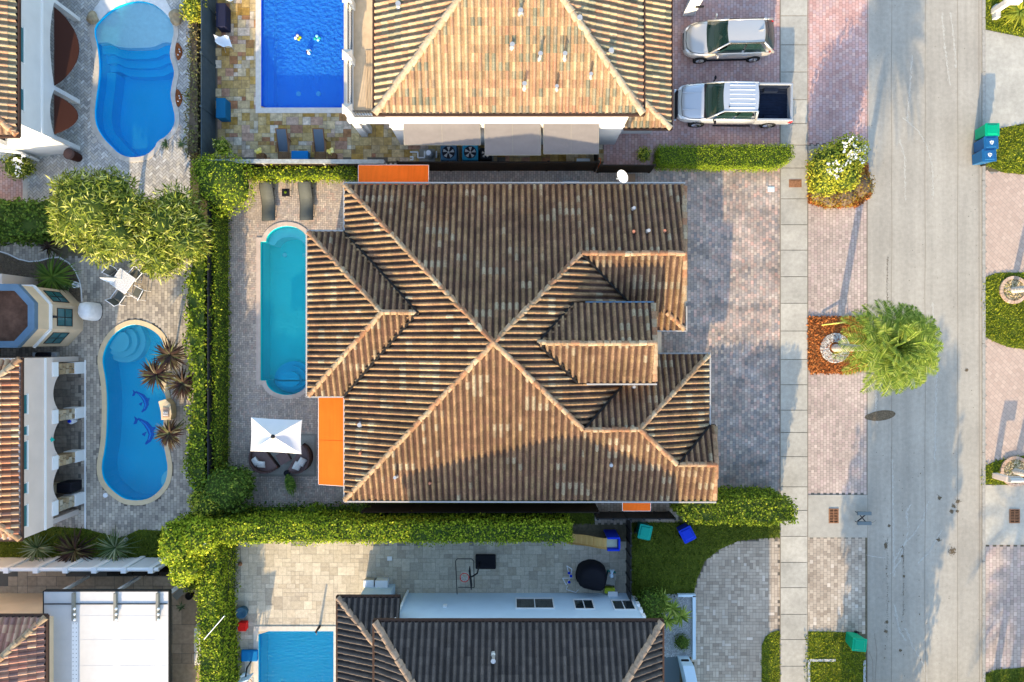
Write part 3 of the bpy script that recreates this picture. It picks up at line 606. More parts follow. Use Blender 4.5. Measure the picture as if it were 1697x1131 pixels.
def dolphin(mb, pts_w, ox, oy, sc, flip=1):
    # closed curved body outline, lighter belly, tail flukes and fins, in pool-floor pixels
    L = []; R = []; n = len(pts_w)
    for i, (x, y, wd) in enumerate(pts_w):
        a = pts_w[max(i - 1, 0)]; b = pts_w[min(i + 1, n - 1)]; dx, dy = b[0] - a[0], b[1] - a[1]; l = math.hypot(dx, dy)
        L.append((ox + (x - dy / l * wd) * sc, oy + (y + dx / l * wd) * sc)); R.append((ox + (x + dy / l * wd) * sc, oy + (y - dx / l * wd) * sc))
    return L, R
def ex4(root):
    z = -1.385
    for (ox, oy, sc) in ((222, 646, .85), (225, 690, 1.06)):
        spine = [(3, 4, 1.5), (9, 7, 2.2), (16, 12, 4.2), (22, 20, 5.2), (24.5, 29, 4.6), (21, 38, 3.2), (15, 44, 1.4)]
        L, R = dolphin(None, spine, ox, oy, sc)
        mb = MB(); q = [W(*p, z) for p in L] + [W(*p, z) for p in R[::-1]]
        k = len(L)
        for i in range(k - 1): mb.slab([W(*L[i], z), W(*L[i + 1], z), W(*R[i + 1], z), W(*R[i], z)], .01)
        for tri in ([(4, 5), (-3, 0), (-1, 6)], [(4, 5), (-1, 5), (-4, 13), (1, 12)], [(25, 17), (31, 17), (28, 24)], [(17, 24), (9, 28), (14, 32)]):
            mb.slab([W(ox + a * sc, oy + b * sc, z - .002) for a, b in tri], .01)
        mb.build('dolphin_mosaic', 'tile_deep', root)
        mb = MB()
        for i in range(1, k - 2):
            a, b, c, d_ = [(L[i][0] * .8 + R[i][0] * .2, L[i][1] * .8 + R[i][1] * .2), (L[i + 1][0] * .8 + R[i + 1][0] * .2, L[i + 1][1] * .8 + R[i + 1][1] * .2), (L[i + 1][0] * .55 + R[i + 1][0] * .45, L[i + 1][1] * .55 + R[i + 1][1] * .45), (L[i][0] * .55 + R[i][0] * .45, L[i][1] * .55 + R[i][1] * .45)]
            mb.slab([W(*a, z + .006), W(*b, z + .006), W(*c, z + .006), W(*d_, z + .006)], .01)
        mb.build('belly_mosaic', 'tile_deep2', root)
    mb = MB()
    for r, zz in ((36, -.9), (27, -.62), (18, -.35)): mb.prism(gp(clip_in(arcp(190, 566, r, r, 0, 360, 30), P4)), -1.4, zz)
    mb.build('steps', 'pool_light', root); mb = MB(); mb.prism(gp(clip_in(arcp(279, 800, 20, 20, 0, 360, 30), P4)), -1.4, -.5)
    mb.build('corner_seat', 'pool_light', root)
def clip_in(circ, poly):
    """circle points pulled inside the pool outline"""
    out = []; cx = sum(p[0] for p in poly) / len(poly); cy = sum(p[1] for p in poly) / len(poly)
    A = np.array(poly)
    for p in circ:
        if inpoly(np.array([p]), poly).any(): out.append(p)
        else:
            d = ((A - p) ** 2).sum(1); q = A[d.argmin()]; out.append((q[0], q[1]))
    return out
pool('kidney shaped pool with cream edge and two blue dolphins on its floor', P4, 1.4, 'pool_mid', 'water_clear', ex4, 'coping_cream', 8)
def ex5(root):
    mb = MB()
    for k, z in ((7, -.4), (13, -.7), (19, -1.0)): mb.gbox(428.5, 1046, 553, 1046 + k, -1.4, z)
    mb.build('steps', 'pool_mid', root)
pool('rectangular pool with wide steps on the pale stone patio', P5, 1.4, 'pool_mid', 'water_clear', ex5, 'coping_stone', 8)
mb = MB(); o_ = [(x / 3.771, y / 3.771) for x, y in [(592, 165), (640, 112), (700, 60), (770, 25), (850, 8), (910, 12), (975, 35), (1030, 80), (1070, 130), (1092, 180), (1092, 100), (1060, 40), (1030, -10), (640, -10), (585, 70), (600, 110)]]
mb.prism(gp(o_), 0, .045); tag(mb.build('beach_surround', 'plaster_beach'), kind='structure')

# paving
bricks('patio', rect(0, -20, 316, 335), 'her', 'pav_silver', 'joint', w=.125, ang=math.radians(45), excl=[P1g, rect(0, 264, 40, 335)], holes=[P1])
bricks('patio', rect(0, 268, 40, 334), 'run', 'pav_pink', 'joint_pink', z=.012, w=.14, l=.19)
bricks('patio', [(0, 405), (60, 402), (100, 430), (330, 400), (345, 880), (270, 890), (30, 890), (0, 880)], 'run', 'pav_left', 'joint', w=.16, l=.24, excl=[P4o], holes=[P4])
bricks('patio', rect(60, 600, 134, 846), 'ash', 'trav_dark', 'joint', z=.012, w=.2)
bricks('terrace', rect(358, -60, 1000, 268), 'ash', 'slate_gold', 'joint', w=.21, excl=[P2], clamp=[P2], holes=[P2])
bricks('patio', rect(368, 280, 605, 846), 'her', 'pav_patio', 'joint', w=.1, excl=[P3g], holes=[P3])
bricks('side_path', rect(595, 272, 1092, 345), 'run', 'pav_patio', 'joint', z=.009, w=.12, l=.2)
bricks('driveway', [(1075, 281), (1292, 281), (1292, 825), (1030, 825), (1030, 500), (1075, 500)], 'run', 'pav_drive', 'joint', w=.155, l=.2)
bricks('driveway', [(1070, -40), (1292, -40), (1292, 282), (1000, 282), (1000, 190), (1070, 190)], 'run', 'pav_pink', 'joint_pink', z=.01, w=.16, l=.22)
bricks('parkway_paving', rect(1338, -40, 1437, 240), 'run', 'pav_pink', 'joint_pink', w=.17, l=.2)
bricks('parkway_paving', rect(1338, 240, 1437, 526), 'run', 'pav_park', 'joint', w=.16, l=.2)
bricks('parkway_paving', rect(1338, 526, 1437, 820), 'run', 'pav_park', 'joint', w=.16, l=.2)
bricks('parkway_paving', rect(1338, 892, 1432, 1048), 'run', 'pav_grey', 'joint', w=.18, l=.22)
bricks('driveway', [(1150, 1160), (1150, 990), (1156, 960), (1170, 930), (1192, 912), (1225, 897), (1292, 893), (1292, 1160)], 'ash1', 'pav_grey', 'joint', w=.16)
bricks('patio', rect(372, 898, 1042, 1180), 'ash', 'travertine', 'joint_light', w=.22, excl=[P5], clamp=[P5], holes=[P5])
bricks('patio', rect(0, 940, 330, 1180), 'ash', 'travertine_brown', 'joint', w=.5, gap=.02)
bricks('side_path', rect(985, 795, 1125, 868), 'run', 'pav_grey', 'joint', z=.014, w=.16, l=.2)
bricks('driveway', rect(1632, 285, 1760, 462), 'run', 'pav_beige', 'joint_light', w=.2, l=.24, ang=math.radians(45))
bricks('driveway', rect(1632, 560, 1760, 772), 'run', 'pav_beige', 'joint_light', w=.2, l=.24, ang=math.radians(45))
bricks('driveway', rect(1628, 905, 1760, 1115), 'run', 'pav_park', 'joint', w=.18, l=.24)
# road, walk, concrete
sheet('road', rect(1437, -1500, 1627, 2600), .004, 'road')
mb = MB(); y = -60
ys = [-60, 27, 75, 120, 166, 205, 241, 279, 330, 373, 415, 459, 503, 549, 596, 638, 680, 717, 757, 807, 846, 889, 932, 974, 1018, 1060, 1104, 1150, 1200]
for a, b in zip(ys[:-1], ys[1:]): mb.gbox(1293.5, a + .5, 1337.5, b - .5, 0.0, .03)
tag(mb.build('pavement', 'concrete_walk'), kind='structure')
mb = MB(); mb.gbox(1338.5, 820.5, 1437, 891, 0, .03); tag(mb.build('concrete_apron', 'concrete'), kind='structure')
mb = MB()
for a, b in zip(range(-60, 1200, 90), range(30, 1290, 90)): mb.gbox(1627, a + .4, 1632, b - .4, 0, .06)
tag(mb.build('kerb', 'curb'), kind='structure')
mb = MB(); mb.prism(gp([(1633, 50), (1697, 63), (1760, 75), (1760, 205), (1697, 205), (1660, 212), (1633, 222)]), 0, .02); mb.gbox(1628, 804, 1760, 903, 0, .02); tag(mb.build('concrete_drive', 'roof_white' if 0 else 'concrete_walk'), kind='structure')
def strip(mb, pts, wpx, z=.009):
    for (a, b) in zip(pts[:-1], pts[1:]):
        dx, dy = b[0] - a[0], b[1] - a[1]; l = math.hypot(dx, dy) or 1; ex, ey = -dy / l * wpx / 2, dx / l * wpx / 2
        mb.add([(*G(a[0] + ex, a[1] + ey), z), (*G(b[0] + ex, b[1] + ey), z), (*G(b[0] - ex, b[1] - ey), z), (*G(a[0] - ex, a[1] - ey), z)], [(0, 1, 2, 3)])
# road joints, tar lines, stains
mb = MB()
for x in (1477.5, 1533, 1587): strip(mb, [(x + random.uniform(-.6, .6), y) for y in range(-60, 1200, 60)], .7)
strip(mb, [(1622, -60), (1623, 1200)], .8); strip(mb, [(1437.2, -60), (1437.2, 1200)], 1.4)
strip(mb, [(1433, 868), (1447, 866), (1452, 862)], .8); strip(mb, [(1449, 1050), (1453, 1080), (1450, 1131)], .7); strip(mb, [(1440, 1080), (1446, 1095), (1447, 1140)], .7)
tag(mb.build('road_joints', 'road_line'), kind='structure')
mb = MB()
for pts in ([(1505, 880), (1499, 905), (1490, 930), (1478, 950)], [(1538, 830), (1530, 860), (1515, 885), (1495, 905), (1482, 930)], [(1478, 760), (1480, 860), (1482, 955)], [(1500, 1040), (1512, 1070), (1530, 1100), (1538, 1140)], [(1435, 920), (1450, 923), (1465, 925)], [(1495, 195), (1508, 205), (1522, 218), (1535, 240), (1545, 275), (1546, 330)], [(1512, 90), (1508, 140), (1504, 200)], [(1520, 935), (1540, 915), (1560, 880)], [(1490, 230), (1499, 260), (1500, 330)], [(1560, 20), (1566, 80), (1574, 140)], [(1575, 20), (1580, 60), (1584, 110)], [(1505, 880), (1502, 850), (1508, 838)], [(1482, 1000), (1490, 1045), (1500, 1060)], [(1450, 560), (1452, 700)], [(1545, 500), (1552, 620), (1549, 760)]):
    for (p, q) in zip(pts[:-1], pts[1:]):
        L = math.hypot(q[0] - p[0], q[1] - p[1])
        for _ in range(int(L * 2.2)):
            t = random.random(); x = p[0] + (q[0] - p[0]) * t + random.gauss(0, 1.0); y = p[1] + (q[1] - p[1]) * t; e = random.uniform(1, 4.5); strip(mb, [(x, y), (x + (q[0] - p[0]) / L * e, y + (q[1] - p[1]) / L * e)], random.uniform(.25, .6), .008 + random.random() * .001)
tag(mb.build('tyre_scuffs', 'scuff'), kind='structure')
def splat(mb, px, py, r, sx=1, n=22, z=.0105, jag=.35):
    ph = random.random() * 6; p = []
    for i in range(n):
        a = 2 * math.pi * i / n; k = r * (1 + jag * math.sin(a * 3 + ph) * random.uniform(.4, 1)); p.append((*G(px + math.cos(a) * k * sx, py + math.sin(a) * k), z))
    mb.add(p, [tuple(range(n - 1, -1, -1))])
mb = MB()
for (x, y, r, sx) in ((1578, 913, 8, 1), (1580, 839, 5, .9), (1587, 831, 5, 1.1), (1577, 848, 4, 1.1), (1586, 848, 3, 1), (1557, 825, 5, .8), (1555, 895, 4, 1), (1468, 905, 7, .45), (1469, 1031, 3.5, 1.2), (1468, 1047, 4, .9), (1473, 872, 2.5, 1.2), (1495, 922, 2, 1), (1602, 614, 4, .7), (1498, 955, 2, .9), (1492, 1078, 2.5, 1)):
    for _ in range(int(14 + r * r * 1.1)): d_ = abs(random.gauss(0, .55)); an = random.random() * 6.283; splat(mb, x + math.cos(an) * d_ * r * sx, y + math.sin(an) * d_ * r, random.uniform(.4, 1.5) * (1.3 - min(1, d_)) + .2, random.uniform(.7, 1.3), 8, .0105 + random.random() * .0008)
for i in range(46): splat(mb, random.choice([1469, 1497, 1525]) + random.gauss(0, 2.5), random.uniform(760, 1125), random.uniform(.5, 1.5), .6, 9)
for i in range(120): splat(mb, random.uniform(1440, 1622), random.uniform(0, 1131), random.uniform(.25, .8), 1, 7)

for (x, y0, y1) in ((1470.5, 890, 1060), (1497, 905, 1020), (1470.5, 425, 505)):
    for _ in range(150): splat(mb, x + random.gauss(0, .8), random.uniform(y0, y1), random.uniform(.25, .8), .6, 7, .0118)
tag(mb.build('road_stains', 'stain'), kind='structure')
mb = MB(); q = arcp(1460, 689, 24, 8.5, 0, 360, 26)[:-1]; mb.add([(*G(x - (3 if x < 1440 else 0), y + (x - 1460) * -.12), .0115) for x, y in q], [tuple(range(25, -1, -1))]); tag(mb.build('oil_stain', 'stain'), kind='structure')
mb = MB(); strip(mb, [(1338.6, -60), (1338.2, 1200)], 1.3, .034); strip(mb, [(1292.8, -60), (1292.8, 1200)], 1.5, .034)
tag(mb.build('walk_joint', 'road_line'), kind='structure')
mb = MB(); mb.gbox(140, 597, 142.5, 892, 0, .02); tag(mb.build('deck_strip', 'trim_white'), kind='structure')
mb = MB(); mb.gbox(38, 268, 46, 334, 0, .02); tag(mb.build('paver_border', 'coping_stone'), kind='structure')
# lawns
def lawn(poly, mat='grass', dens=420, h=.07, z=.03, name='grass'):
    sheet('lawn', poly, z - .008, 'lawn_soil'); P = np.array(gp(poly)); lo = P.min(0); hi = P.max(0)
    n = int((hi - lo).prod() * dens); Q = lo + rng.random((n, 2)) * (hi - lo); Q = Q[inpoly(Q, P.tolist())]
    V, F = leaves(np.column_stack([Q, np.full(len(Q), z)]), np.tile([0, -.3, .7], (len(Q), 1)), h * 1.6, 2.6, .7)
    V[:, 2] = np.maximum(V[:, 2], z - .004)
    o = fast(name, V, F, mats=[mat]); tag(o, 'short lawn grass', 'grass', kind='stuff'); return o
LAWNS = [
 ([(1632, -60), (1760, -60), (1760, 75), (1697, 62), (1632, 49)], 'grass', 'green verge grass around the white letter box at the far corner'),
 ([(1638, 226), (1665, 212), (1697, 207), (1760, 204), (1760, 292), (1697, 290), (1660, 286), (1636, 275)], 'grass', 'bright lawn tongue beside the three wheeled bins'),
 ([(1628, 462), (1650, 453), (1670, 452), (1760, 452), (1760, 578), (1697, 579), (1672, 576), (1650, 568), (1628, 556)], 'grass', 'lawn around the brick ringed gravel bed across the road'),
 ([(1627, 775), (1650, 764), (1697, 755), (1760, 752), (1760, 803), (1627, 803)], 'grass', 'small lawn around the half ring bed below the beige driveway'),
 ([(1628, 1120), (1650, 1110), (1697, 1106), (1760, 1106), (1760, 1180), (1628, 1180)], 'grass_shaded', 'shaded grass in the far lower corner'),
 ([(1047, 866), (1292, 866), (1292, 890), (1225, 896), (1190, 912), (1168, 930), (1154, 962), (1149, 988), (1047, 988)], 'grass_shaded', 'front lawn with the teal and royal blue bins'),
 ([(1262, 1180), (1262, 1070), (1268, 1055), (1280, 1047), (1292, 1045), (1292, 1180)], 'grass', 'narrow grass strip between curved driveway and pavement'),
 ([(1334, 1046), (1400, 1048), (1434, 1060), (1434, 1180), (1334, 1180)], 'grass', 'kerbside grass with the green bin'),
 ([(607, 790), (985, 790), (985, 868), (607, 868)], 'grass_shaded', 'dim grass side yard under the long eave'),
 ([(0, 878), (70, 872), (140, 876), (200, 892), (230, 878), (290, 880), (290, 930), (0, 930)], 'grass_shaded', 'shaded bed grass along the white garden wall')]
for p, m, lb in LAWNS: lawn(p, m)['label'] = lb
# mulch, gravel
def chips(name, label, poly, mat, base, n, size, z=.03, z2=.06, hole=None):
    sheet('bed', poly, z, base); P = np.array(gp(poly)); lo = P.min(0); hi = P.max(0); Q = lo + rng.random((n, 2)) * (hi - lo); k = inpoly(Q, P.tolist())
    if hole: k &= ~inpoly(Q, gp(hole))
    Q = Q[k]; V, F = leaves(np.column_stack([Q, z + .01 + rng.random(len(Q)) * (z2 - z)]), np.tile([0, 0, 1.], (len(Q), 1)), size, 1.8, .45)
    V[:, 2] = np.maximum(V[:, 2], z + .003); o = fast(name, V, F, mats=[mat]); return tag(o, label, name.replace('_', ' '), kind='stuff')
chips('bark_mulch', 'orange bark mulch square around the palm foot', [(1339, 526), (1405, 526), (1437, 526), (1437, 612), (1405, 619), (1344, 619), (1339, 612)], 'mulch', 'mulch_base', 9000, .11)
chips('bark_mulch', 'orange bark mulch under the white flowering bush', [(1339, 270), (1437, 270), (1443, 325), (1420, 343), (1370, 345), (1339, 338)], 'mulch', 'mulch_base', 7000, .11)
chips('white_gravel', 'white gravel bed beside the grey tiled house', [(1095, 985), (1148, 985), (1148, 1088), (1095, 1088)], 'gravel', 'gravel_base', 7000, .06)
chips('dark_gravel', 'dark gravel in the curved bed by the hexagonal bay', [(0, 418), (30, 430), (55, 433), (95, 428), (118, 440), (132, 462), (134, 500), (60, 500), (0, 500)], 'leaf_brown', 'dirt', 2500, .06)
mb = MB(); mb.gbox(1146, 985, 1151, 1090, 0, .25); mb.gbox(1122, 983, 1151, 987, 0, .25); tag(mb.build('garden_kerb', 'stucco_blue'), 'low pale blue kerb edging the white gravel bed', 'kerb')
mb = MB(); 
for a, b in (((1340, 1094), (1384, 1094)), ((1340, 1094), (1340, 1180)), ((1432, 1094), (1432, 1180))): strip(mb, [a, b], 4, .05)
tag(mb.build('verge_border', 'gravel_base'), kind='structure')
mb = MB(); pts = [(0, 417), (14, 421), (32, 430), (50, 434), (66, 433), (84, 428), (100, 427), (115, 436), (126, 450), (133, 466), (136, 482), (137, 500)]
strip(mb, pts, 2, .06); tag(mb.build('bed_edging', 'trim_white'), kind='structure')
# ---------------- main house ----------------
def hits(parent, pts, mat='vent_white', r=.06, h=.35, name='vent_pipe'):
    r = r * .78
    for p in pts:
        mb = MB(); mb.tube((p.x, p.y, p.z - .1), (p.x, p.y, p.z + h), r, r, 10); mb.tube((p.x, p.y, p.z + h), (p.x, p.y, p.z + h + .03), r * 1.5, r * 1.5, 10); mb.lathe((p.x, p.y, p.z), [(r * 2.2, -.06), (r * 1.6, .04), (r, .09)], 10); mb.build(name, mat, parent)
def main_house():
    R = thing('tiled_house', 'large single storey house with brown and cream barrel tile hip roof, in the centre', 'house', (*G(860, 570), 0))
    ze = 3.2; m = .45
    yn = W(818, 306, ze).y; ys = W(818, 829, ze).y; xw = W(571, 565, ze).x
    PN = Plane(ze + m * yn, 0, -m); PS = Plane(ze - m * ys, 0, m)
    za = ze + m * (yn - ys) / 2; apex = W(818, 563, za); apex.y = (yn + ys) / 2
    mW = (za - ze) / (apex.x - xw); PW_ = Plane(ze - mW * xw, mW, 0)
    A = PN.at(963, 420); B = PS.at(967, 712); mE = (za - A.z) / (A.x - apex.x); PE = Plane(za + mE * apex.x, -mE, 0)
    # NE gable, south slope
    PNE = Plane(A.z - m * A.y, 0, m); A2 = PN.at(1135, 420)
    PSE = Plane(B.z + m * B.y, 0, -m); B2 = PS.at(1060, 712)
    xe = W(1175, 650, ze).x; mEE = (B2.z - ze) / (xe - B2.x); PEE = Plane(ze + mEE * xe, -mEE, 0)
    C = PS.at(1123, 770); PG = Plane(C.z + m * C.y, 0, -m); C2 = PS.at(1187, 770)
    K = PE.at(890, 569); PCN = Plane(K.z + m * K.y, 0, -m); PCS = Plane(K.z - m * K.y, 0, m); K2 = W(1086, 569, K.z); K2.y = K.y
    # west wing
    xww = W(510, 520, ze).x; wn = W(540, 384, ze).y; wsy = W(540, 657, ze).y; zr = ze + m * (wn - wsy) / 2
    PWN = Plane(ze + m * wn, 0, -m); PWS = Plane(ze - m * wsy, 0, m); D = W(632, 516, zr); D.y = (wn + wsy) / 2
    mWW = (zr - ze) / (D.x - xww); PWW = Plane(ze - mWW * xww, mWW, 0); E = Vector((xw + (zr - ze) / mW, D.y, zr))
    nw = PN.at(571, 306); sw = PS.at(571, 829)
    faces = [(PN, [nw, apex, A, PN.at(963, 306)]), (PN, [(963, 306), A, A2, (1135, 306)]),
             (PS, [sw, apex, B, PS.at(967, 829)]), (PS, [B, B2, C, PS.at(1123, 830), PS.at(967, 829)]), (PS, [C, C2, PS.at(1185, 830), PS.at(1123, 830)]),
             (PW_, [nw, apex, sw]), (PE, [apex, A, (1040, 500), (1032, 640), B]),
             (PNE, [A, A2, (1135, 548), (1088, 548), (1040, 500)]),
             (PSE, [B, B2, (1175, 587), (1078, 587)]), (PEE, [B2, (1175, 587), (1175, 704), C]),
             (PG, [C, C2, (1187, 704), (1176, 704)]),
             (PCN, [K, K2, (1084, 502), (950, 502)]), (PCS, [K, K2, (1086, 635), (957, 635)]),
             (PWN, [(510, 384), (571, 384), E, D]), (PWW, [(510, 384), D, (510, 657)]), (PWS, [(510, 657), D, E, (571, 657)])]
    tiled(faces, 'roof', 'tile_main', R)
    for a, b in ((nw, apex), (sw, apex), (A, apex), (B, apex), (A, A2), (B, B2), (B2, PSE.at(1174, 588)), (B2, C), (C, C2), (K, K2), (PWN.at(511, 385), D), (PWS.at(511, 656), D), (D, E)): ridge(R, a, b)
    ridge(R, PN.at(1134, 308), A2); ridge(R, PNE.at(1134, 500), A2); ridge(R, K2, PCN.at(1083, 503)); ridge(R, K2, PCS.at(1085, 633)); ridge(R, PG.at(1184, 706), C2); ridge(R, PS.at(1184, 829), C2); ridge(R, PNE.at(1106, 519), PNE.at(1134, 546))
    for (a, b) in ((PWN.at(571, 384), E), (PWS.at(571, 657), E), (A, PNE.at(1040, 500)), (K, PCN.at(950, 502)), (K, PCS.at(957, 635)), (B, PSE.at(1030, 640)), (C, PG.at(1176, 704))): bar(R, [a + Vector((0, 0, .085)), b + Vector((0, 0, .085))], .10, .045, 'valley_metal', 'valley')
    zg = ze - .1
    def gl(pts, mt='gutter_white', z=zg): bar(R, [W(x, y, z) for x, y in pts], .07, .11, mt, 'gutter')
    gl([(571, 384), (571, 304), (1135, 304)]); gl([(509, 659), (509, 383), (571, 383)]); gl([(509, 658), (571, 658), (571, 831), (1186, 832)]); gl([(1090, 586), (1176, 586), (1176, 704)]); gl([(1088, 549), (1137, 549), (1137, 508)])
    gl([(970, 501), (1083, 501)], 'coping_blue', PCN.at(1000, 502).z - .08); gl([(972, 637), (1088, 637)], 'gutter_white', PCS.at(1000, 635).z - .08)
    mb = MB(); 
    for b in ((603, 337, 1075, 797), (1070, 337, 1112, 537), (1070, 598, 1133, 797), (552, 411, 606, 640)): mb.gbox(*b, 0, 3.08)
    mb.gbox(905, 520, 1048, 618, 2.9, 4.55)
    mb.build('wall', 'stucco_beige', R)
    mb = MB(); t0, t1, t2 = PCN.at(1083, 503), K2, PCS.at(1085, 634)
    mb.add([(t0.x - .15, t0.y, t0.z - .1), (t2.x - .15, t2.y, t2.z - .1), (t1.x - .15, t1.y, t1.z - .08)], [(0, 1, 2)]); mb.build('gable_wall', 'stucco_beige', R)
    hits(R, [PS.at(657, 789), PS.at(1011, 769)], 'vent_white', .07, .4); hits(R, [PS.at(713, 800), PW_.at(598, 751)], 'terracotta', .05, .22)
    hits(R, [PW_.at(597, 704)], 'vent_white', .09, .18); hits(R, [PN.at(1049, 347), PN.at(1073, 384)], 'vent_white', .07, .3); hits(R, [PN.at(1049, 385), PN.at(1100, 384)], 'terracotta', .06, .2)
    hits(R, [PSE.at(1049, 641)], 'vent_white', .06, .3)
    # front door porch step
    return R, PN
house, PN_main = main_house()
def awning(label, pts, t, mat, group=None, seams=0):
    R = thing('awning', label, 'awning', tuple(sum((Vector(p) for p in pts), Vector()) / 4), group)
    mb = MB(); mb.slab(pts, t); mb.build('canopy', mat, R)
    bar(R, list(pts) , .04, .05, 'trim_white' if mat == 'awning_orange' else 'beam_grey', 'frame', True, -.06)
    if seams:
        mb = MB()
        for k in range(1, seams + 1):
            f = k / (seams + 1); a = Vector(pts[0]).lerp(Vector(pts[1]), f); b = Vector(pts[3]).lerp(Vector(pts[2]), f); mb.tube(a + Vector((0, 0, .006)), b + Vector((0, 0, .002)), .008, n=4)
        mb.build('seam', 'beam_grey' if mat != 'awning_orange' else 'awning_orange', R)
    return R
awning('orange awning on the north eave of the central house, above the hedge end', [W(594, 306, 2.9), W(710, 306, 2.9), W(710, 274, 2.45), W(594, 274, 2.45)], .03, 'awning_orange')
awning('long orange awning beside the white square parasol', [W(571, 657, 2.9), W(571, 806, 2.9), W(528, 803, 2.45), W(528, 657, 2.45)], .03, 'awning_orange', None, 1)
awning('small red orange awning over the south side path', [W(1078, 833, 2.9), W(1032, 833, 2.9), W(1032, 847, 2.6), W(1078, 847, 2.6)], .03, 'awning_orange')

# ---------------- top house ----------------
def top_house():
    R = thing('tiled_house', 'two storey white house with pale peach tile roof at the top edge', 'house', (*G(860, 120), 0))
    ze = 5.6; m = .42; ys = W(800, 189, ze).y; xw = W(621, 100, ze).x; xe = W(1066, 100, ze).x
    sw = W(621, 189, ze); se = W(1066, 189, ze); half = (se.x - sw.x) / 2; za = ze + m * half
    ap1 = Vector((sw.x + half * 1.02, ys + half * 1.15, za)); top = ys + 13
    mS = (za - ze) / (half * 1.15); PS = Plane(ze - mS * ys, 0, mS); PW_ = Plane(ze - m / 1.02 * xw, m / 1.02, 0); mE = (za - ze) / (xe - ap1.x); PE = Plane(ze + mE * xe, -mE, 0)
    tw = Vector((xw, top, ze)); te = Vector((xe, top, ze)); ta = Vector((ap1.x, top, za))
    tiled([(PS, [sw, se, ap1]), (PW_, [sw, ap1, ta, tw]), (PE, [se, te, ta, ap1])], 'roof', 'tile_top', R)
    ridge(R, sw, ap1, 'ridge_tan', .17); ridge(R, se, ap1, 'ridge_tan', .17); ridge(R, ap1, ta, 'ridge_tan', .17)
    bar(R, [Vector((xw - .05, top, ze - .1)), Vector((xw - .05, ys - .05, ze - .1)), Vector((xe + .05, ys - .05, ze - .1)), Vector((xe + .05, top, ze - .1))], .1, .12, 'gutter_brown', 'gutter')
    # lower east roof
    z2 = 2.7; x2 = W(1112, 100, z2).x; y2 = W(1090, 213, z2).y; mE2 = .34; PE2 = Plane(z2 + mE2 * x2, -mE2, 0); PS2 = Plane(z2 - .42 * y2, 0, .42)
    c = W(1112, 213, z2); run = 2.1; h1 = Vector((c.x - run, c.y + run * mE2 / .42, z2 + run * mE2)); 
    tiled([(PE2, [c, h1, Vector((c.x - run, top, h1.z)), Vector((c.x, top, z2))]), (PS2, [Vector((W(1034, 213, z2).x, c.y, z2)), c, h1, Vector((W(1034, 213, z2).x, h1.y, h1.z))])], 'lower_roof', 'tile_top', R)
    ridge(R, c, h1, 'ridge_tan', .15); bar(R, [Vector((W(1034, 213, z2).x, c.y - .05, z2 - .1)), Vector((c.x + .05, c.y - .05, z2 - .1)), Vector((c.x + .05, top, z2 - .1))], .08, .1, 'gutter_brown', 'gutter')
    wy = G(0, 240)[1]; mb = MB(); mb.box(G(664, 0)[0], G(1018, 0)[0], wy, top, 0, 5.5); mb.box(G(1000, 0)[0], G(1078, 0)[0], G(0, 222)[1], top, 0, 2.6); mb.build('wall', 'stucco_white', R)
    mb = MB(); mb.box(G(664, 0)[0] - .03, G(1018, 0)[0] + .03, wy - .05, wy, 3.0, 3.16); mb.build('string_course', 'trim_white', R)
    a = G(1002, 222); mb = MB(); mb.box(a[0] + .35, a[0] + 1.15, a[1] - .012, a[1] + .06, 1.25, 2.25); mb.build('window', 'glass_dark', R)
    hits(R, [PS.at(863, 22), PS.at(849, 78)], 'vent_white', .09, .25); hits(R, [PS.at(895, 97), PS.at(935, 97), PS.at(869, 146)], 'vent_white', .085, .5); hits(R, [PS.at(922, 148), PS.at(978, 128)], 'vent_white', .07, .35)
    hits(R, [PW_.at(661, 10), PE.at(960, 33), PE.at(1012, 87)], 'vent_white', .1, .2)
    return R
top_house()
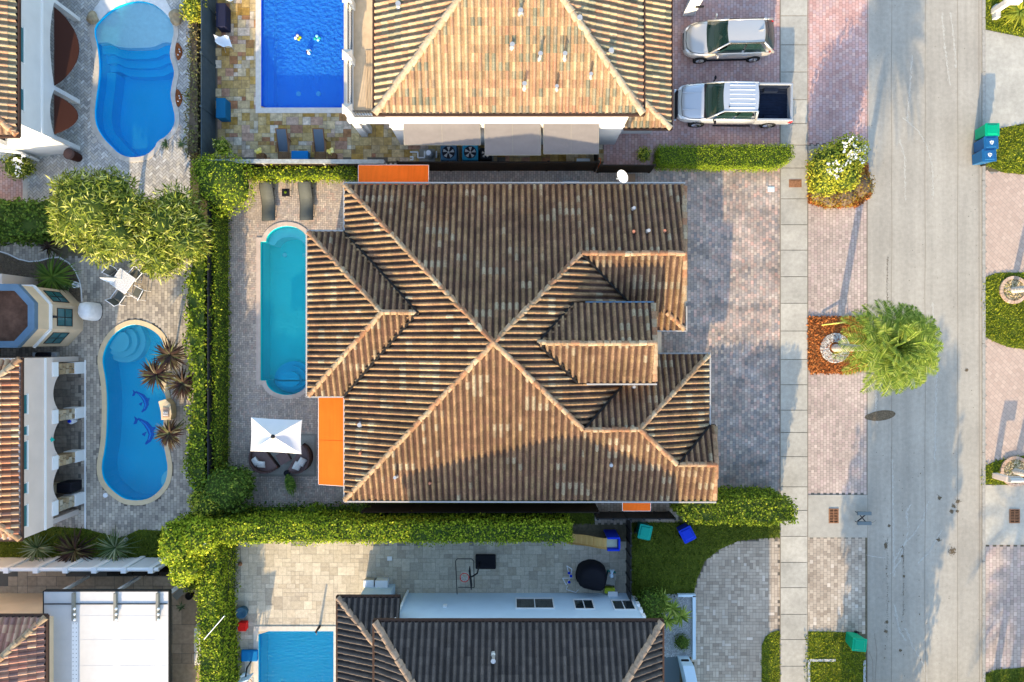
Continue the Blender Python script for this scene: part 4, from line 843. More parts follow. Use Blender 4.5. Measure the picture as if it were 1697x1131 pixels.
def balcony():
    z = 2.9; R = thing('balcony', 'raised tan tiled balcony with black railing beside the cobalt pool', 'balcony', W(600, 100, z))
    x0, x1 = W(586, 0, z).x, W(668, 0, z).x; y0 = W(0, 200, z).y; y1 = W(0, -120, z).y
    mb = MB(); mb.box(x0, x1, y0 + .3, y1, z - .25, z); mb.build('deck', 'deck_tan', R)
    mb = MB(); xa = W(606, 0, z).x
    for i in range(9): mb.box(xa + i * .115, xa + i * .115 + .1, W(0, 186, z).y, W(0, 84, z).y, z, z + .03)
    mb.build('slat_path', 'deck_wood', R)
    mb = MB(); mb.box(x0 - .3, x0, y0, y1, z - .45, z + .08); mb.box(x0 - .3, G(672, 0)[0], y0 - .02, y0 + .3, z - .45, z + .1); mb.build('beam', 'stucco_white', R)
    for (px, py) in ((575, 90), (575, 180), (575, -5)):
        c = W(px, py, z + 1.0); mb = MB(); mb.box(c.x - .17, c.x + .17, c.y - .17, c.y + .17, 0, z + .95); mb.build('column', 'stucco_white', R)
        mb = MB(); mb.prism([(c.x - .24, c.y - .24), (c.x + .24, c.y - .24), (c.x + .24, c.y + .24), (c.x - .24, c.y + .24)], z + .95, z + 1.15, 0, [(c.x - .01, c.y - .01), (c.x + .01, c.y - .01), (c.x + .01, c.y + .01), (c.x - .01, c.y + .01)]); mb.build('column_cap', 'coping_stone', R)
    mb = MB(); c = G(612, 220); mb.box(c[0] - .2, c[0] + .15, c[1] - .05, c[1] + .25, 0, z - .3); mb.build('column', 'stucco_white', R)
    mb = MB(); c = W(575, 180, z + .9); d_ = W(575, -60, z + .9); X = c.x + .05
    mb.tube((X, c.y, z + .9), (X, d_.y, z + .9), .03); mb.tube((X, c.y, z + .15), (X, d_.y, z + .15), .025)
    for i in range(int((d_.y - c.y) / .13)): mb.tube((X, c.y + i * .13, z + .1), (X, c.y + i * .13, z + .9), .014, n=5)
    yy = y0 + .15; x2 = W(652, 0, z).x; mb.tube((X, yy, z + .9), (x2, yy, z + .9), .03); mb.tube((X, yy, z + .15), (x2, yy, z + .15), .025)
    for i in range(int((x2 - X) / .13)): mb.tube((X + i * .13, yy, z + .1), (X + i * .13, yy, z + .9), .014, n=5)
    mb.build('railing', 'metal_dark', R)
balcony()
awning('left grey retractable awning with jagged eave shade, over the air conditioners', [W(669, 203, 3.5), W(795, 203, 3.5), W(796, 240, 2.9), W(670, 240, 2.9)], .04, 'awning_grey', 'grey awnings on the white wall', 1)
awning('middle grey retractable awning on the white wall', [W(803, 203, 3.5), W(895, 203, 3.5), W(896, 257, 2.7), W(804, 257, 2.7)], .04, 'awning_grey', 'grey awnings on the white wall', 1)
awning('right grey retractable awning next to the small dark window', [W(901, 202, 3.5), W(992, 202, 3.5), W(992, 255, 2.7), W(901, 255, 2.7)], .04, 'awning_grey', 'grey awnings on the white wall', 1)
# white pillar wall by the beige car
def gate_pier():
    R = thing('gate_pier', 'tall white gate pier with a slot, in front of the beige car', 'gate pier', (*G(1146, 20), 0))
    mb = MB(); mb.prism(gp([(1130, 28), (1150, 27), (1165, -10), (1145, -10)]), 0, 2.2); mb.build('shaft', 'stucco_white', R, bevel=.02)
    mb = MB(); mb.gbox(1144, 26.5, 1157, 29, 1.0, 1.12); mb.build('slot', 'door_black', R)
gate_pier()
# ---------------- bottom house ----------------
def bottom_house():
    R = thing('tiled_house', 'two storey pale blue house with dark brown tile roof at the bottom edge', 'house', (*G(850, 1100), 0))
    ze = 5.8; m = .57; nw = W(621, 1030, ze); ne = W(1097, 1035, ze); yn = nw.y; ne.y = yn; half = 6.6; za = ze + m * half; bot = yn - 13.2
    a1 = Vector((nw.x + half * .86, yn - half, za)); a2 = Vector((ne.x - half * .86, yn - half, za)); PN = Plane(ze + m * yn, 0, -m); mw = m / .86
    PW_ = Plane(ze - mw * nw.x, mw, 0); PE = Plane(ze + mw * ne.x, -mw, 0); sw = Vector((nw.x, bot, ze)); se = Vector((ne.x, bot, ze)); PS = Plane(ze - m * bot, 0, m)
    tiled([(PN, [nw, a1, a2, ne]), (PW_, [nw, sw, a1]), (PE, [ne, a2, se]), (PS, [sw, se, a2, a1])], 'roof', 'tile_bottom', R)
    for a, b in ((nw, a1), (ne, a2), (a1, a2), (sw, a1), (se, a2)): ridge(R, a, b, 'ridge_brown', .17)
    bar(R, [nw + Vector((-.05, .05, -.1)), ne + Vector((.05, .05, -.1)), se + Vector((.05, 0, -.1))], .1, .13, 'gutter_brown', 'gutter'); bar(R, [nw + Vector((-.05, .05, -.1)), sw + Vector((-.05, 0, -.1))], .1, .13, 'gutter_brown', 'gutter')
    z2 = 3.3; wn = W(560, 990, z2); x3 = W(663, 990, z2).x; P1_ = Plane(z2 + .42 * wn.y, 0, -.42); P2_ = Plane(z2 - .42 * wn.x, .42, 0)
    hp = Vector((wn.x + 2.6, wn.y - 2.6, z2 + 2.6 * .42)); b2 = Vector((wn.x, wn.y - 11, z2)); b3 = Vector((wn.x + 2.6, wn.y - 11, hp.z))
    tiled([(P1_, [wn, Vector((x3, wn.y, z2)), Vector((x3, hp.y, hp.z)), hp]), (P2_, [wn, hp, b3, b2])], 'lower_roof', 'tile_bottom', R)
    ridge(R, wn, hp, 'ridge_brown', .15); bar(R, [b2 + Vector((-.05, 0, -.1)), wn + Vector((-.05, .05, -.1)), Vector((x3, wn.y + .05, z2 - .1))], .09, .12, 'gutter_brown', 'gutter')
    yw = G(0, 983)[1]; mb = MB(); mb.box(G(672, 0)[0], G(1046, 0)[0], bot + 1, yw, 0, 5.65); mb.box(G(608, 0)[0], G(655, 0)[0], bot + 2, G(0, 968)[1], 0, 3.15); mb.build('wall', 'stucco_blue', R)
    def win(a0, a1, b0, b1):
        z1 = H * (1 - (983 - CY) / (b0 - CY)) ; z0_ = z1; zt = H * (1 - (983 - CY) / (b1 - CY)); xs = [W(a, b0, z1).x for a in (a0, a1)]
        mb = MB(); mb.box(xs[0], xs[1], yw - .02, yw + .012, z1, zt); f = mb.build('window', 'glass_dark', R)
        mb = MB(); t = .06
        mb.box(xs[0] - t, xs[1] + t, yw, yw + .05, z1 - t, z1); mb.box(xs[0] - t, xs[1] + t, yw, yw + .05, zt, zt + t); mb.box(xs[0] - t, xs[0], yw, yw + .05, z1, zt); mb.box(xs[1], xs[1] + t, yw, yw + .05, z1, zt)
        mb.box((xs[0] + xs[1]) / 2 - .02, (xs[0] + xs[1]) / 2 + .02, yw + .012, yw + .03, z1, zt); mb.build('frame', 'trim_white', f)
    win(856, 915, 993, 1009); win(951, 980, 995, 1010); win(1014, 1046, 996, 1011)
    mb = MB(); mb.box(G(740, 0)[0], G(746, 0)[0], yw - .02, yw + .08, 1.7, 1.95); mb.build('wall_light', 'trim_white', R)
    mb = MB(); c = G(676, 981); mb.tube((c[0], c[1] + .06, 0), (c[0] - .05, c[1] + .06, 5.3), .06, n=6); mb.build('downpipe', 'trim_white', R)
    for i in range(7): mb = MB(); x = G(1046, 0)[0]; zz = .5 + i * .75; mb.box(x - .02, x + .16, yw - .35, yw + .04, zz, zz + .4); mb.build('quoin', 'trim_white', R)
    hits(R, [PN.at(818, 1086)], 'vent_white', .09, .55)
bottom_house()
def pier2():
    R = thing('garden_wall', 'short pale blue wall with a slot below the gravel bed', 'wall', (*G(1138, 1110), 0))
    mb = MB(); mb.prism(gp([(1122, 1086), (1140, 1086), (1160, 1180), (1142, 1180)]), 0, 1.2); mb.build('wall', 'stucco_blue', R, bevel=.02)
    mb = MB(); mb.gbox(1124, 1084, 1136, 1086.2, .6, .72); mb.build('slot', 'door_black', R)
pier2()
sheet('dark_paving', rect(1085, 1088, 1126, 1180), .02, 'fence_steel')
# ---------------- left side houses ----------------
def arcade_house(label, xwall, y0, y1, zt, eave_px, roof, wallm, piers, stone, wins, zs, eave_y, ridge_m, awn=(), hipsouth=True, backy=None, archtop=2.05):
    """east facing two storey facade; ground px positions"""
    xw = G(xwall, 0)[0]; R = thing('arcade_house', label, 'house', (xw - 3, G(0, (y0 + y1) / 2)[1], 0))
    Y0, Y1 = G(0, y0)[1], G(0, y1)[1]        # Y0 north
    mb = MB(); mb.box(xw - .3, xw, Y1, Y0, zs, zt); mb.box(xw - 9, xw - .3, Y1, Y1 + .25, 0, zt); mb.box(xw - 9, xw - .3, Y0 - .25, Y0, 0, zt); mb.box(xw - 3.4, xw - 3.1, Y1, Y0, 0, zt)
    # arch spandrels
    ps = sorted(piers); 
    for (a, b), (c, d_) in zip(ps[:-1], ps[1:]):
        ya, yb = G(0, b)[1], G(0, c)[1]; n = 14; cy = (ya + yb) / 2; hw = (ya - yb) / 2
        prev = None
        for i in range(n + 1):
            t = -1 + 2 * i / n; y = cy + hw * t; z = zs - (zs - archtop) * (t * t) ** 1.0 - .0
            if prev: 
                (yp, zp) = prev; mb.add([(xw, yp, zp), (xw, y, z), (xw, y, zs), (xw, yp, zs), (xw - .3, yp, zp), (xw - .3, y, z), (xw - .3, y, zs), (xw - .3, yp, zs)], [(0, 1, 2, 3), (4, 7, 6, 5), (0, 4, 5, 1)])
            prev = (y, z)
    mb.build('wall', wallm, R)
    for a, b in ps:
        mb = MB(); ya, yb = G(0, a)[1], G(0, b)[1]
        if stone:
            mb.box(xw - .6, xw + .02, yb, ya, 0, .75); mb.build('plinth', 'trim_white', R)
            mb = MB()
            nz = 6
            for k in range(nz):
                for j in range(2):
                    o = (k % 2) * .1; z0_ = .75 + k * (zs - .3 - .75) / nz; z1_ = .75 + (k + 1) * (zs - .3 - .75) / nz - .012; w_ = (ya - yb) / 2; mb.box(xw - .55, xw - .03 + random.uniform(-.02, .02), yb + .03 + j * (w_ - .03) + (o if j else 0), yb + (j + 1) * w_ - .03 + (0 if j else o), z0_, z1_)
                    mb.r[-6:] = [(random.random(), random.random())] * 6
            mb.build('stone_column', 'stone_wall', R)
            mb = MB(); mb.box(xw - .6, xw + .06, yb - .05, ya + .05, zs - .3, zs + .1); mb.build('capital', 'trim_white', R)
        else:
            mb.box(xw - .35, xw, yb, ya, 0, zs); mb.build('pier', wallm, R)
    mb = MB(); mb.box(xw, xw + .05, Y1, Y0, zs + .55, zs + .65); mb.build('moulding', 'trim_white', R)
    for (a, b, z0_, z1_) in wins:
        mb = MB(); mb.box(xw - .05, xw + .012, G(0, b)[1], G(0, a)[1], z0_, z1_); f = mb.build('window', 'glass_teal', R)
        mb = MB(); mb.box(xw, xw + .06, G(0, b)[1] - .05, G(0, a)[1] + .05, z0_ - .06, z0_); mb.build('sill', 'trim_white', f)
    # roof
    e0, e1 = eave_y; ex = W(eave_px, 0, zt).x; n_ = W(0, e0, zt).y; s_ = W(0, e1, zt).y; m = ridge_m; PE = Plane(zt + m * ex, -m, 0); half = 8; fc = []
    half = min(half, (n_ - s_) / 2 - .01); top = zt + m * half
    cn = Vector((ex, n_, zt)); cs = Vector((ex, s_, zt)); hn = Vector((ex - half, n_ - half, top)); hs_ = Vector((ex - half, s_ + half, top))
    if backy: hn = Vector((ex - half, n_, top))
    fc.append((PE, [cn, cs, hs_, hn])); PSs = Plane(zt - m * s_, 0, m); fc.append((PSs, [cs, hs_, Vector((ex - half, s_, zt))]))
    if not backy: fc.append((Plane(zt + m * n_, 0, -m), [cn, hn, Vector((ex - half, n_, zt))]))
    tiled(fc, 'roof', roof, R); ridge(R, cs, hs_, 'ridge_tile' if roof != 'tile_main' else 'ridge_tan', .15)
    if not backy: ridge(R, cn, hn, 'ridge_tile', .15)
    bar(R, [cn + Vector((.05, .05, -.1)), cs + Vector((.05, -.05, -.1)), Vector((ex - half, s_ - .05, zt - .1))], .09, .12, 'gutter_brown', 'gutter')
    return R, xw
R, xw = arcade_house('white two storey house with three sided arches and half round brown awnings, top left', 133, -60, 250, 4.9, 29, 'tile_top', 'stucco_white', [(30, 36), (166, 173), (243, 250), (-60, -52)], False, [(108, 158, 4.22, 4.7), (198, 228, 4.22, 4.7), (-20, 50, 4.22, 4.7)], 2.35, (-90, 225), .4, backy=True)
for lab, ya, yb, bul in (('large brown half round awning in the wider white arch', 12, 142, 1.05), ('smaller brown half round awning in the lower white arch', 157, 222, 1.0)):
    z = 2.1; a = W(90, ya, z); b = W(90, yb, z); mb = MB(); n = 18; out = []; inn = []
    for i in range(n + 1):
        t = i / n; s = math.sin(math.pi * t) ** .8; y = a.y + (b.y - a.y) * t; out.append((a.x + bul * s, y, z - .25 * s)); inn.append((a.x, y, z + .02))
    f = []; v = out + inn
    f = [(i, i + 1, n + 2 + i, n + 1 + i) for i in range(n)]
    mb.add(v, f); mb.add([(x, y, zz - .03) for x, y, zz in v], [q[::-1] for q in f]); mb.add(out + [(x, y, zz - .03) for x, y, zz in out], [(i, n + 1 + i, n + 2 + i, i + 1) for i in range(n)])
    tag(mb.build('awning', 'awning_brown'), lab, 'awning', 'brown half round awnings on the white arcade')
# side wing facing south of the top left house
def south_wing():
    R = thing('porch_wall', 'white south wall with round arch below the top left tiled roof', 'wall', (*G(70, 258), 0))
    mb = MB(); mb.prism(gp([(60, 261.5), (132.4, 251.2), (132.4, 250.3), (60, 250.3)]), 0, 2.2); mb.gbox(-60, 255, 62, 262, 0, 2.9); mb.build('wall', 'stucco_white', R)
    mb = MB(); mb.gbox(5, 261, 12, 264, 1.3, 1.6); mb.build('wall_light', 'trim_white', R)
    mb = MB(); mb.path([(*G(-20, 262), 2.8), (*G(66, 266), 1.4), (*G(68, 268), 0.2)], .07, 6); mb.build('downpipe', 'trim_white', R)
south_wing()
arcade_house('pinkish two storey house with orange tile roof and stone clad arcade, left edge', 140, 591, 852, 4.7, 34, 'tile_left', 'stucco_pink', [(600, 619), (674, 692), (745, 763), (815, 834)], True, [(644, 671, 4.3, 4.65), (690, 702, 4.3, 4.65), (712, 752, 4.3, 4.65), (773, 787, 4.3, 4.65), (805, 835, 4.3, 4.65)], 2.45, (595, 894), .42)
def hexbay():
    R = thing('hexagonal_bay', 'beige hexagonal building bay with blue grey parapet and flat brown roof', 'building', (*G(80, 530), 0))
    pl = [(-60, 482), (113, 482), (138, 509), (138, 547), (113, 574), (-60, 574)]; zt = 3.75
    mb = MB(); mb.prism(gp(pl), 0, zt - .25); mb.build('wall', 'stucco_beige', R)
    mb = MB(); q = [(-60, 480.5), (113.7, 480.5), (139.5, 508.5), (139.5, 547.5), (113.7, 575.5), (-60, 575.5)]; i_ = offset_poly(q, -10) 
    if not inpoly(np.array([i_[2]]), q).any(): i_ = offset_poly(q, 10)
    n = 6; O = gp(q); I = gp(i_)
    for k in range(n - 1):
        a, b, c, d_ = O[k], O[k + 1], I[k + 1], I[k]
        v = [(*a, zt - .25), (*b, zt - .25), (*c, zt - .25), (*d_, zt - .25), (*a, zt), (*b, zt), (*c, zt), (*d_, zt)]; mb.add(v, [(7, 6, 5, 4), (0, 1, 5, 4), (2, 3, 7, 6)])
    mb.build('parapet', 'coping_blue', R)
    mb = MB(); mb.prism(gp(i_), zt - .245, zt - .235); mb.build('flat_roof', 'roof_tar', R)
    def facewin(a, b, f0, f1, z0_, z1_):
        A = Vector((*G(*a), 0)); B = Vector((*G(*b), 0)); d_ = (B - A); nn = Vector((d_.y, -d_.x, 0)).normalized(); 
        if nn.x < 0: nn = -nn
        p, q_ = A + d_ * f0, A + d_ * f1; mb = MB(); v = []
        for pt in (p, q_):
            for zz in (z0_, z1_): v.append(pt + nn * .012 + Vector((0, 0, zz)))
        for pt in (p, q_):
            for zz in (z0_, z1_): v.append(pt - nn * .05 + Vector((0, 0, zz)))
        mb.add(v, [(0, 2, 3, 1), (4, 5, 7, 6), (0, 1, 5, 4), (2, 6, 7, 3), (1, 3, 7, 5), (0, 4, 6, 2)]); f = mb.build('window', 'glass_teal', R)
        mb = MB(); e = .04
        for (s0, s1, t0, t1) in ((p, q_, z0_ - e, z0_), (p, q_, z1_, z1_ + e), (p.lerp(q_, .48), p.lerp(q_, .52), z0_, z1_), (p.lerp(q_, -.03), p, z0_ - e, z1_ + e), (q_, p.lerp(q_, 1.03), z0_ - e, z1_ + e), (p, q_, (z0_ + z1_) / 2 - .02, (z0_ + z1_) / 2 + .02)):
            v = [s0 + nn * .03 + Vector((0, 0, t0)), s1 + nn * .03 + Vector((0, 0, t0)), s1 + nn * .03 + Vector((0, 0, t1)), s0 + nn * .03 + Vector((0, 0, t1))]; mb.add(v + [x - nn * .03 for x in v], [(0, 1, 2, 3), (0, 4, 5, 1), (1, 5, 6, 2), (2, 6, 7, 3), (3, 7, 4, 0)])
        mb.build('frame', 'frame_dark', f)
    facewin((138, 509), (138, 547), .15, .85, .95, 2.05); facewin((113, 482), (138, 509), .2, .8, .95, 2.1); facewin((138, 547), (113, 574), .2, .8, .95, 2.1)
    bar(R, [(*G(-60, 481), 2.55)] + [(*G(*p), 2.55) for p in ((113.5, 481), (139, 508.7), (139, 547.3), (113.5, 575))], .12, .12, 'trim_white', 'moulding', False)
    mb = MB(); c = G(140, 528); mb.box(c[0] - .1, c[0] + .12, c[1] - .06, c[1] + .06, 2.3, 2.55); mb.build('wall_light', 'metal_dark', R)
hexbay()
mb = MB(); mb.gbox(-60, 462, 64, 481, 0, 2.6); tag(mb.build('garden_wall', 'stucco_pink'), 'pinkish rendered wall north of the hexagonal bay', 'wall')
def flat_house():
    R = thing('flat_roof_house', 'white flat roofed extension with grey roof beams, lower left', 'house', (*G(180, 1090), 0))
    z = 3.0; mb = MB(); a = W(72, 980, z); b = W(280, 1230, z); mb.box(a.x, b.x, b.y, a.y, z - .2, z); mb.build('roof', 'roof_white', R)
    bar(R, [Vector((a.x, b.y, z - .22)), Vector((a.x, a.y, z - .22)), Vector((b.x, a.y, z - .22)), Vector((b.x, b.y, z - .22))], .05, .235, 'frame_dark', 'edge_trim')
    mb = MB(); mb.box(a.x + .3, b.x - .3, b.y + .2, b.y + .4, 0, z - .2); mb.build('wall', 'stucco_white', R)
    for X_ in (a.x + .3, (a.x + b.x) / 2, b.x - .3): mb = MB(); mb.box(X_ - .07, X_ + .07, a.y - .4, a.y - .26, 0, z - .2); mb.build('post', 'stucco_white', R)
    y1 = W(0, 1001, z).y; mb = MB(); mb.box(a.x + .06, b.x - .06, y1 - .02, y1 + .02, z, z + .04); mb.build('seam', 'frame_dark', R)
    for px in (124, 193, 263):
        x = W(px, 0, z).x; mb = MB(); mb.box(x - .06, x + .06, W(0, 1027, z).y, W(0, 982, z).y, z, z + .16); f = mb.build('roof_beam', 'beam_grey', R)
        mb = MB()
        for py in (1009, 1018, 1027): c = W(px, py, z + .16); mb.lathe(c, [(.055, 0), (.06, .05), (.03, .09)], 8)
        mb.build('bolt_cap', 'trim_white', f)
        mb = MB()
        for py in range(1034, 1140, 7):
            for dx in (-2.7, 2.7): c = W(px + dx, py, z); mb.lathe(c, [(.022, 0), (.022, .012)], 6)
        mb.build('screw_row', 'beam_grey', R); mb = MB(); mb.box(x - .14, x + .14, W(0, 1150, z).y, W(0, 1032, z).y, z, z + .006); mb.build('flashing', 'trim_white', R)
    mb = MB()
    for py in (1022, 1062, 1105): mb.box(a.x + .1, b.x - .1, W(0, py, z).y, W(0, py - 1.5, z).y, z, z + .004)
    mb.build('lap_seam', 'roof_white', R)
flat_house()
def plum_house():
    R = thing('tiled_house', 'house corner with plum and tan tile roof beside the white flat roof', 'house', (*G(20, 1100), 0)); z = 4.3; m = .42
    c = W(76, 1022, z); PN = Plane(z + m * c.y, 0, -m); PE = Plane(z + m * c.x, -m, 0); h = Vector((c.x - 4, c.y - 4, z + 4 * m))
    tiled([(PN, [c, h, Vector((h.x, c.y, z))]), (PE, [c, Vector((c.x, c.y - 9, z)), Vector((h.x, c.y - 9, h.z)), h])], 'roof', 'tile_plum', R); ridge(R, c, h, 'ridge_tile', .16)
    bar(R, [Vector((h.x, c.y + .05, z - .1)), c + Vector((.05, .05, -.1)), Vector((c.x + .05, c.y - 9, z - .1))], .1, .13, 'gutter_brown', 'gutter')
    mb = MB(); mb.box(c.x - 6, c.x - .5, c.y - 9, c.y - .5, 0, z - .1); mb.build('wall', 'stucco_beige', R)
plum_house()
mb = MB(); mb.gbox(-60, 1002, 82, 1010, 0, 1.9); tag(mb.build('garden_wall', 'stucco_beige'), 'tan wall running to the white flat roof', 'wall')
def white_wall():
    R = thing('garden_wall', 'long white panelled garden wall with posts and round top rail, lower left', 'wall', (*G(140, 925), 0))
    mb = MB(); mb.gbox(-60, 924, 292, 927, 0, 1.7); mb.build('panel', 'stucco_white', R)
    mb = MB(); y = G(0, 925.5)[1]; mb.tube((G(-60, 0)[0], y, 1.75), (G(292, 0)[0], y, 1.75), .1, n=10); mb.build('top_rail', 'trim_white', R)
    for px in (9, 58, 107, 155, 204, 249, 286):
        x = (px - CX) * (1 - 1.9 / H) / PX; mb = MB(); mb.box(x - .13, x + .13, y - .16, y + .13, 0, 1.9); mb.build('post', 'trim_white', R, bevel=.015)
white_wall()
# ---------------- fences ----------------
def fence(label, a, b, h, mat, post=1.8, capm=None, t=1.6, group=None):
    A = Vector((*G(*a), 0)); B = Vector((*G(*b), 0)); R = thing('fence', label, 'fence', (A + B) / 2, group); d_ = (B - A).normalized(); n = Vector((-d_.y, d_.x, 0)) * t / PX / 2
    mb = MB(); v = [A - n, B - n, B + n, A + n]; v = [x + Vector((0, 0, .03)) for x in v] + [x + Vector((0, 0, h)) for x in v]
    mb.add(v, [(0, 3, 2, 1), (4, 5, 6, 7), (0, 1, 5, 4), (1, 2, 6, 5), (2, 3, 7, 6), (3, 0, 4, 7)]); mb.build('panel', mat, R)
    L = (B - A).length; k = max(1, int(L / post))
    for i in range(k + 1):
        p = A + (B - A) * i / k; mb = MB(); mb.box(p.x - .05, p.x + .05, p.y - .05, p.y + .05, 0, h + .05); mb.build('post', capm or mat, R)
    if capm:
        mb = MB(); n2 = n * 2.2; v = [A - n2, B - n2, B + n2, A + n2]; v = [x + Vector((0, 0, h + .005)) for x in v] + [x + Vector((0, 0, h + .06)) for x in v]
        mb.add(v, [(0, 3, 2, 1), (4, 5, 6, 7), (0, 1, 5, 4), (1, 2, 6, 5), (2, 3, 7, 6), (3, 0, 4, 7)]); mb.build('capping', capm, R)
fence('tall slate grey fence west of the golden stone terrace', (357, -60), (357, 279), 1.65, 'fence_slate', 2.4, None, 1.2)
fence('weathered grey capped fence below the wooden loungers', (352, 280), (645, 281), 1.5, 'fence_dark', 2.4, 'fence_grey', 3)
fence('dark fence behind the grey awnings', (668, 283), (985, 283), 1.75, 'fence_dark', 2.2)
fence('dark fence return beside the pink paved driveway', (990, 286), (1075, 286), 1.5, 'fence_dark', 1.6)
fence('short dark side gate by the small window', (985, 230), (985, 284), 1.6, 'fence_dark', 1.2)
fence('dark fence along the southern grass side yard', (612, 836), (985, 836), 1.7, 'fence_dark', 2.2)
fence('black metal fence above the front lawn', (985, 849), (1108, 849), 1.4, 'metal_dark', .7)
fence('dark steel fence between stone patio and front lawn', (1038, 852), (1038, 988), 1.4, 'metal_dark', .55, None, .8)
fence('dark fence between the two western hedge rows', (371, 325), (371, 800), 1.9, 'metal_dark', 2.4)
# ---------------- vegetation ----------------
hedge('hedge', 'long tall yellow green hedge between the central house and the stone patio below', 'hedge', [(322, 844), (640, 843), (937, 844), (940, 871), (700, 873), (640, 871), (322, 874)], 3.0, dens=220, size=.115, rough=.14)
hedge('hedge', 'tall hedge running down beside the lower left stone patio', 'hedge', [(363, 876), (394, 876), (392, 1000), (396, 1060), (400, 1190), (362, 1190)], 2.5, dens=220, size=.11, rough=.18)
hedge('hedge', 'low clipped hedge strip west of the long turquoise pool', 'hedge', [(374, 345), (381, 345), (382, 600), (381, 790), (374, 790)], 1.7, 'leaf_hedge_dark', dens=170, size=.1, rough=.1)
hedge('hedge', 'ragged wide hedge east of the kidney shaped pool', 'hedge', [(346, 425), (367, 415), (367, 800), (352, 800), (334, 770), (340, 700), (346, 620), (337, 560), (336, 480)], 1.95, 'leaf_hedge_dark', dens=130, size=.15, rough=.35)
hedge('hedge', 'yellow green hedge strip below the grey capped fence', 'hedge', [(420, 285), (596, 285), (596, 301), (500, 302), (420, 303)], 1.1, dens=170, size=.1, rough=.1)
hedge('hedge', 'smooth clipped lawn green hedge beside the silver pickup', 'hedge', [(1084, 250), (1290, 248), (1303, 250), (1303, 270), (1280, 284), (1180, 284), (1084, 282)], 1.0, 'leaf_trim', dens=420, size=.07, rough=.04, spread=.5)
hedge('hedge', 'thick dark green hedge at the kerb end of the front lawn', 'hedge', [(1112, 815), (1150, 808), (1270, 808), (1286, 818), (1287, 845), (1230, 848), (1130, 845), (1110, 838)], 2.6, 'leaf_hedge_dark', dens=200, size=.12, rough=.14)
hedge('hedge', 'dark green hedge block at the left edge beside the streaky tree', 'hedge', [(-70, 346), (140, 344), (145, 390), (60, 402), (-70, 400)], 1.8, 'leaf_dark', 'core_green', dens=110, size=.18, rough=.3)
hedge('shrub_row', 'low dark shrub row along the southern edge of the blue grey patio', 'shrub', [(405, 838), (600, 836), (602, 848), (405, 850)], .7, 'leaf_dark', dens=120, size=.14, rough=.3)
tree('round_bush', 'round clipped bush in the corner beside the grey sun loungers', 'bush', (375, 308), [(371, 305, 1.5, 1.6, 1.2), (345, 283, 1.2, .8, .9)], 'leaf_hedge', dens=130, size=.12, trunk=False)
tree('streaky_tree', 'large bright yellow green tree with streaky foliage at the left edge', 'tree', (223, 371), [(150, 345, 3.2, 1.7, 1.3), (185, 320, 3.0, 1.1, .9), (120, 320, 3.0, .9, .8), (130, 370, 2.9, 1.2, 1.0), (195, 385, 3.0, 1.2, 1.1), (170, 400, 2.8, 1.1, .9), (215, 350, 3.1, 1.0, .9)], 'leaf_tree', dens=120, size=.30, asp=5.5, spread=.8, fill=.75, droop=.3, radial=1)
tree('olive_tree', 'olive green spreading tree above the patio dining table', 'tree', (315, 398), [(280, 375, 2.8, 1.35, 1.1), (255, 412, 2.7, 1.1, 1.0), (305, 400, 2.7, 1.1, 1.0), (290, 345, 2.7, 1.0, .8), (270, 430, 2.6, .9, .8), (315, 370, 2.6, .8, .8)], 'leaf_tree', dens=120, size=.34, asp=6, spread=.8, fill=.75, droop=.3, radial=1)
tree('dark_shrub', 'large dark green shrub at the corner of the blue grey patio', 'bush', (385, 815), [(375, 815, 1.4, 1.35, 1.2), (395, 800, 1.2, .8, .9)], 'leaf_dark', dens=120, size=.16, trunk=False)
tree('yellow_shrub', 'small yellow green shrub in front of the large dark shrub', 'bush', (362, 828), [(345, 838, 2.0, .75, .7), (330, 828, 1.8, .5, .6)], 'leaf_yellow', dens=120, size=.15, trunk=False)
tree('hedge_tree', 'bushy yellow green tree where the two tall hedges meet', 'tree', (345, 885), [(300, 905, 2.9, .95, 1.1), (310, 935, 2.7, .8, .9), (330, 890, 3.0, .9, .9), (290, 885, 2.8, .55, .7), (300, 955, 2.5, .5, .6)], 'leaf_hedge', dens=170, size=.16)
tree('flowering_bush', 'green bush with clusters of white flowers by the kerb', 'bush', (1372, 285), [(1375, 275, 1.3, 1.1, 1.1), (1405, 255, 1.4, .95, 1.0), (1365, 300, 1.0, .8, .8), (1395, 290, 1.2, .9, .9)], 'leaf_yellow', dens=130, size=.15, trunk=False,
     flowers=[(1410, 238, 2.3, 5), (1422, 243, 2.3, 5), (1403, 243, 2.35, 5), (1432, 246, 2.0, 4), (1418, 258, 2.3, 5), (1426, 262, 2.1, 4), (1388, 270, 2.35, 4), (1397, 275, 2.2, 4), (1389, 283, 2.15, 4), (1375, 286, 2.0, 3), (1387, 292, 1.9, 3), (1409, 265, 2.2, 4)])
tree('croton_shrub', 'low rusty orange croton shrub below the white flowering bush', 'bush', (1405, 320), [(1425, 308, .5, .75, .6), (1400, 322, .45, .75, .5), (1375, 325, .4, .7, .45), (1355, 322, .35, .5, .4)], 'leaf_croton', 'dirt', dens=170, size=.11, trunk=False)
tree('potted_shrub', 'small bright shrub at the end of the dark side fence', 'bush', (1062, 262), [(1067, 256, .6, .38, .4)], 'leaf_yellow', dens=200, size=.11, trunk=False)
tree('flowering_shrub', 'green shrub with small white flowers by the left edge', 'bush', (45, 284), [(28, 276, .9, .72, .6), (40, 278, .8, .5, .5)], 'leaf_olive', dens=150, size=.12, trunk=False, flowers=[(26, 266, 1.5, 4), (35, 264, 1.5, 3), (28, 283, 1.5, 3)])
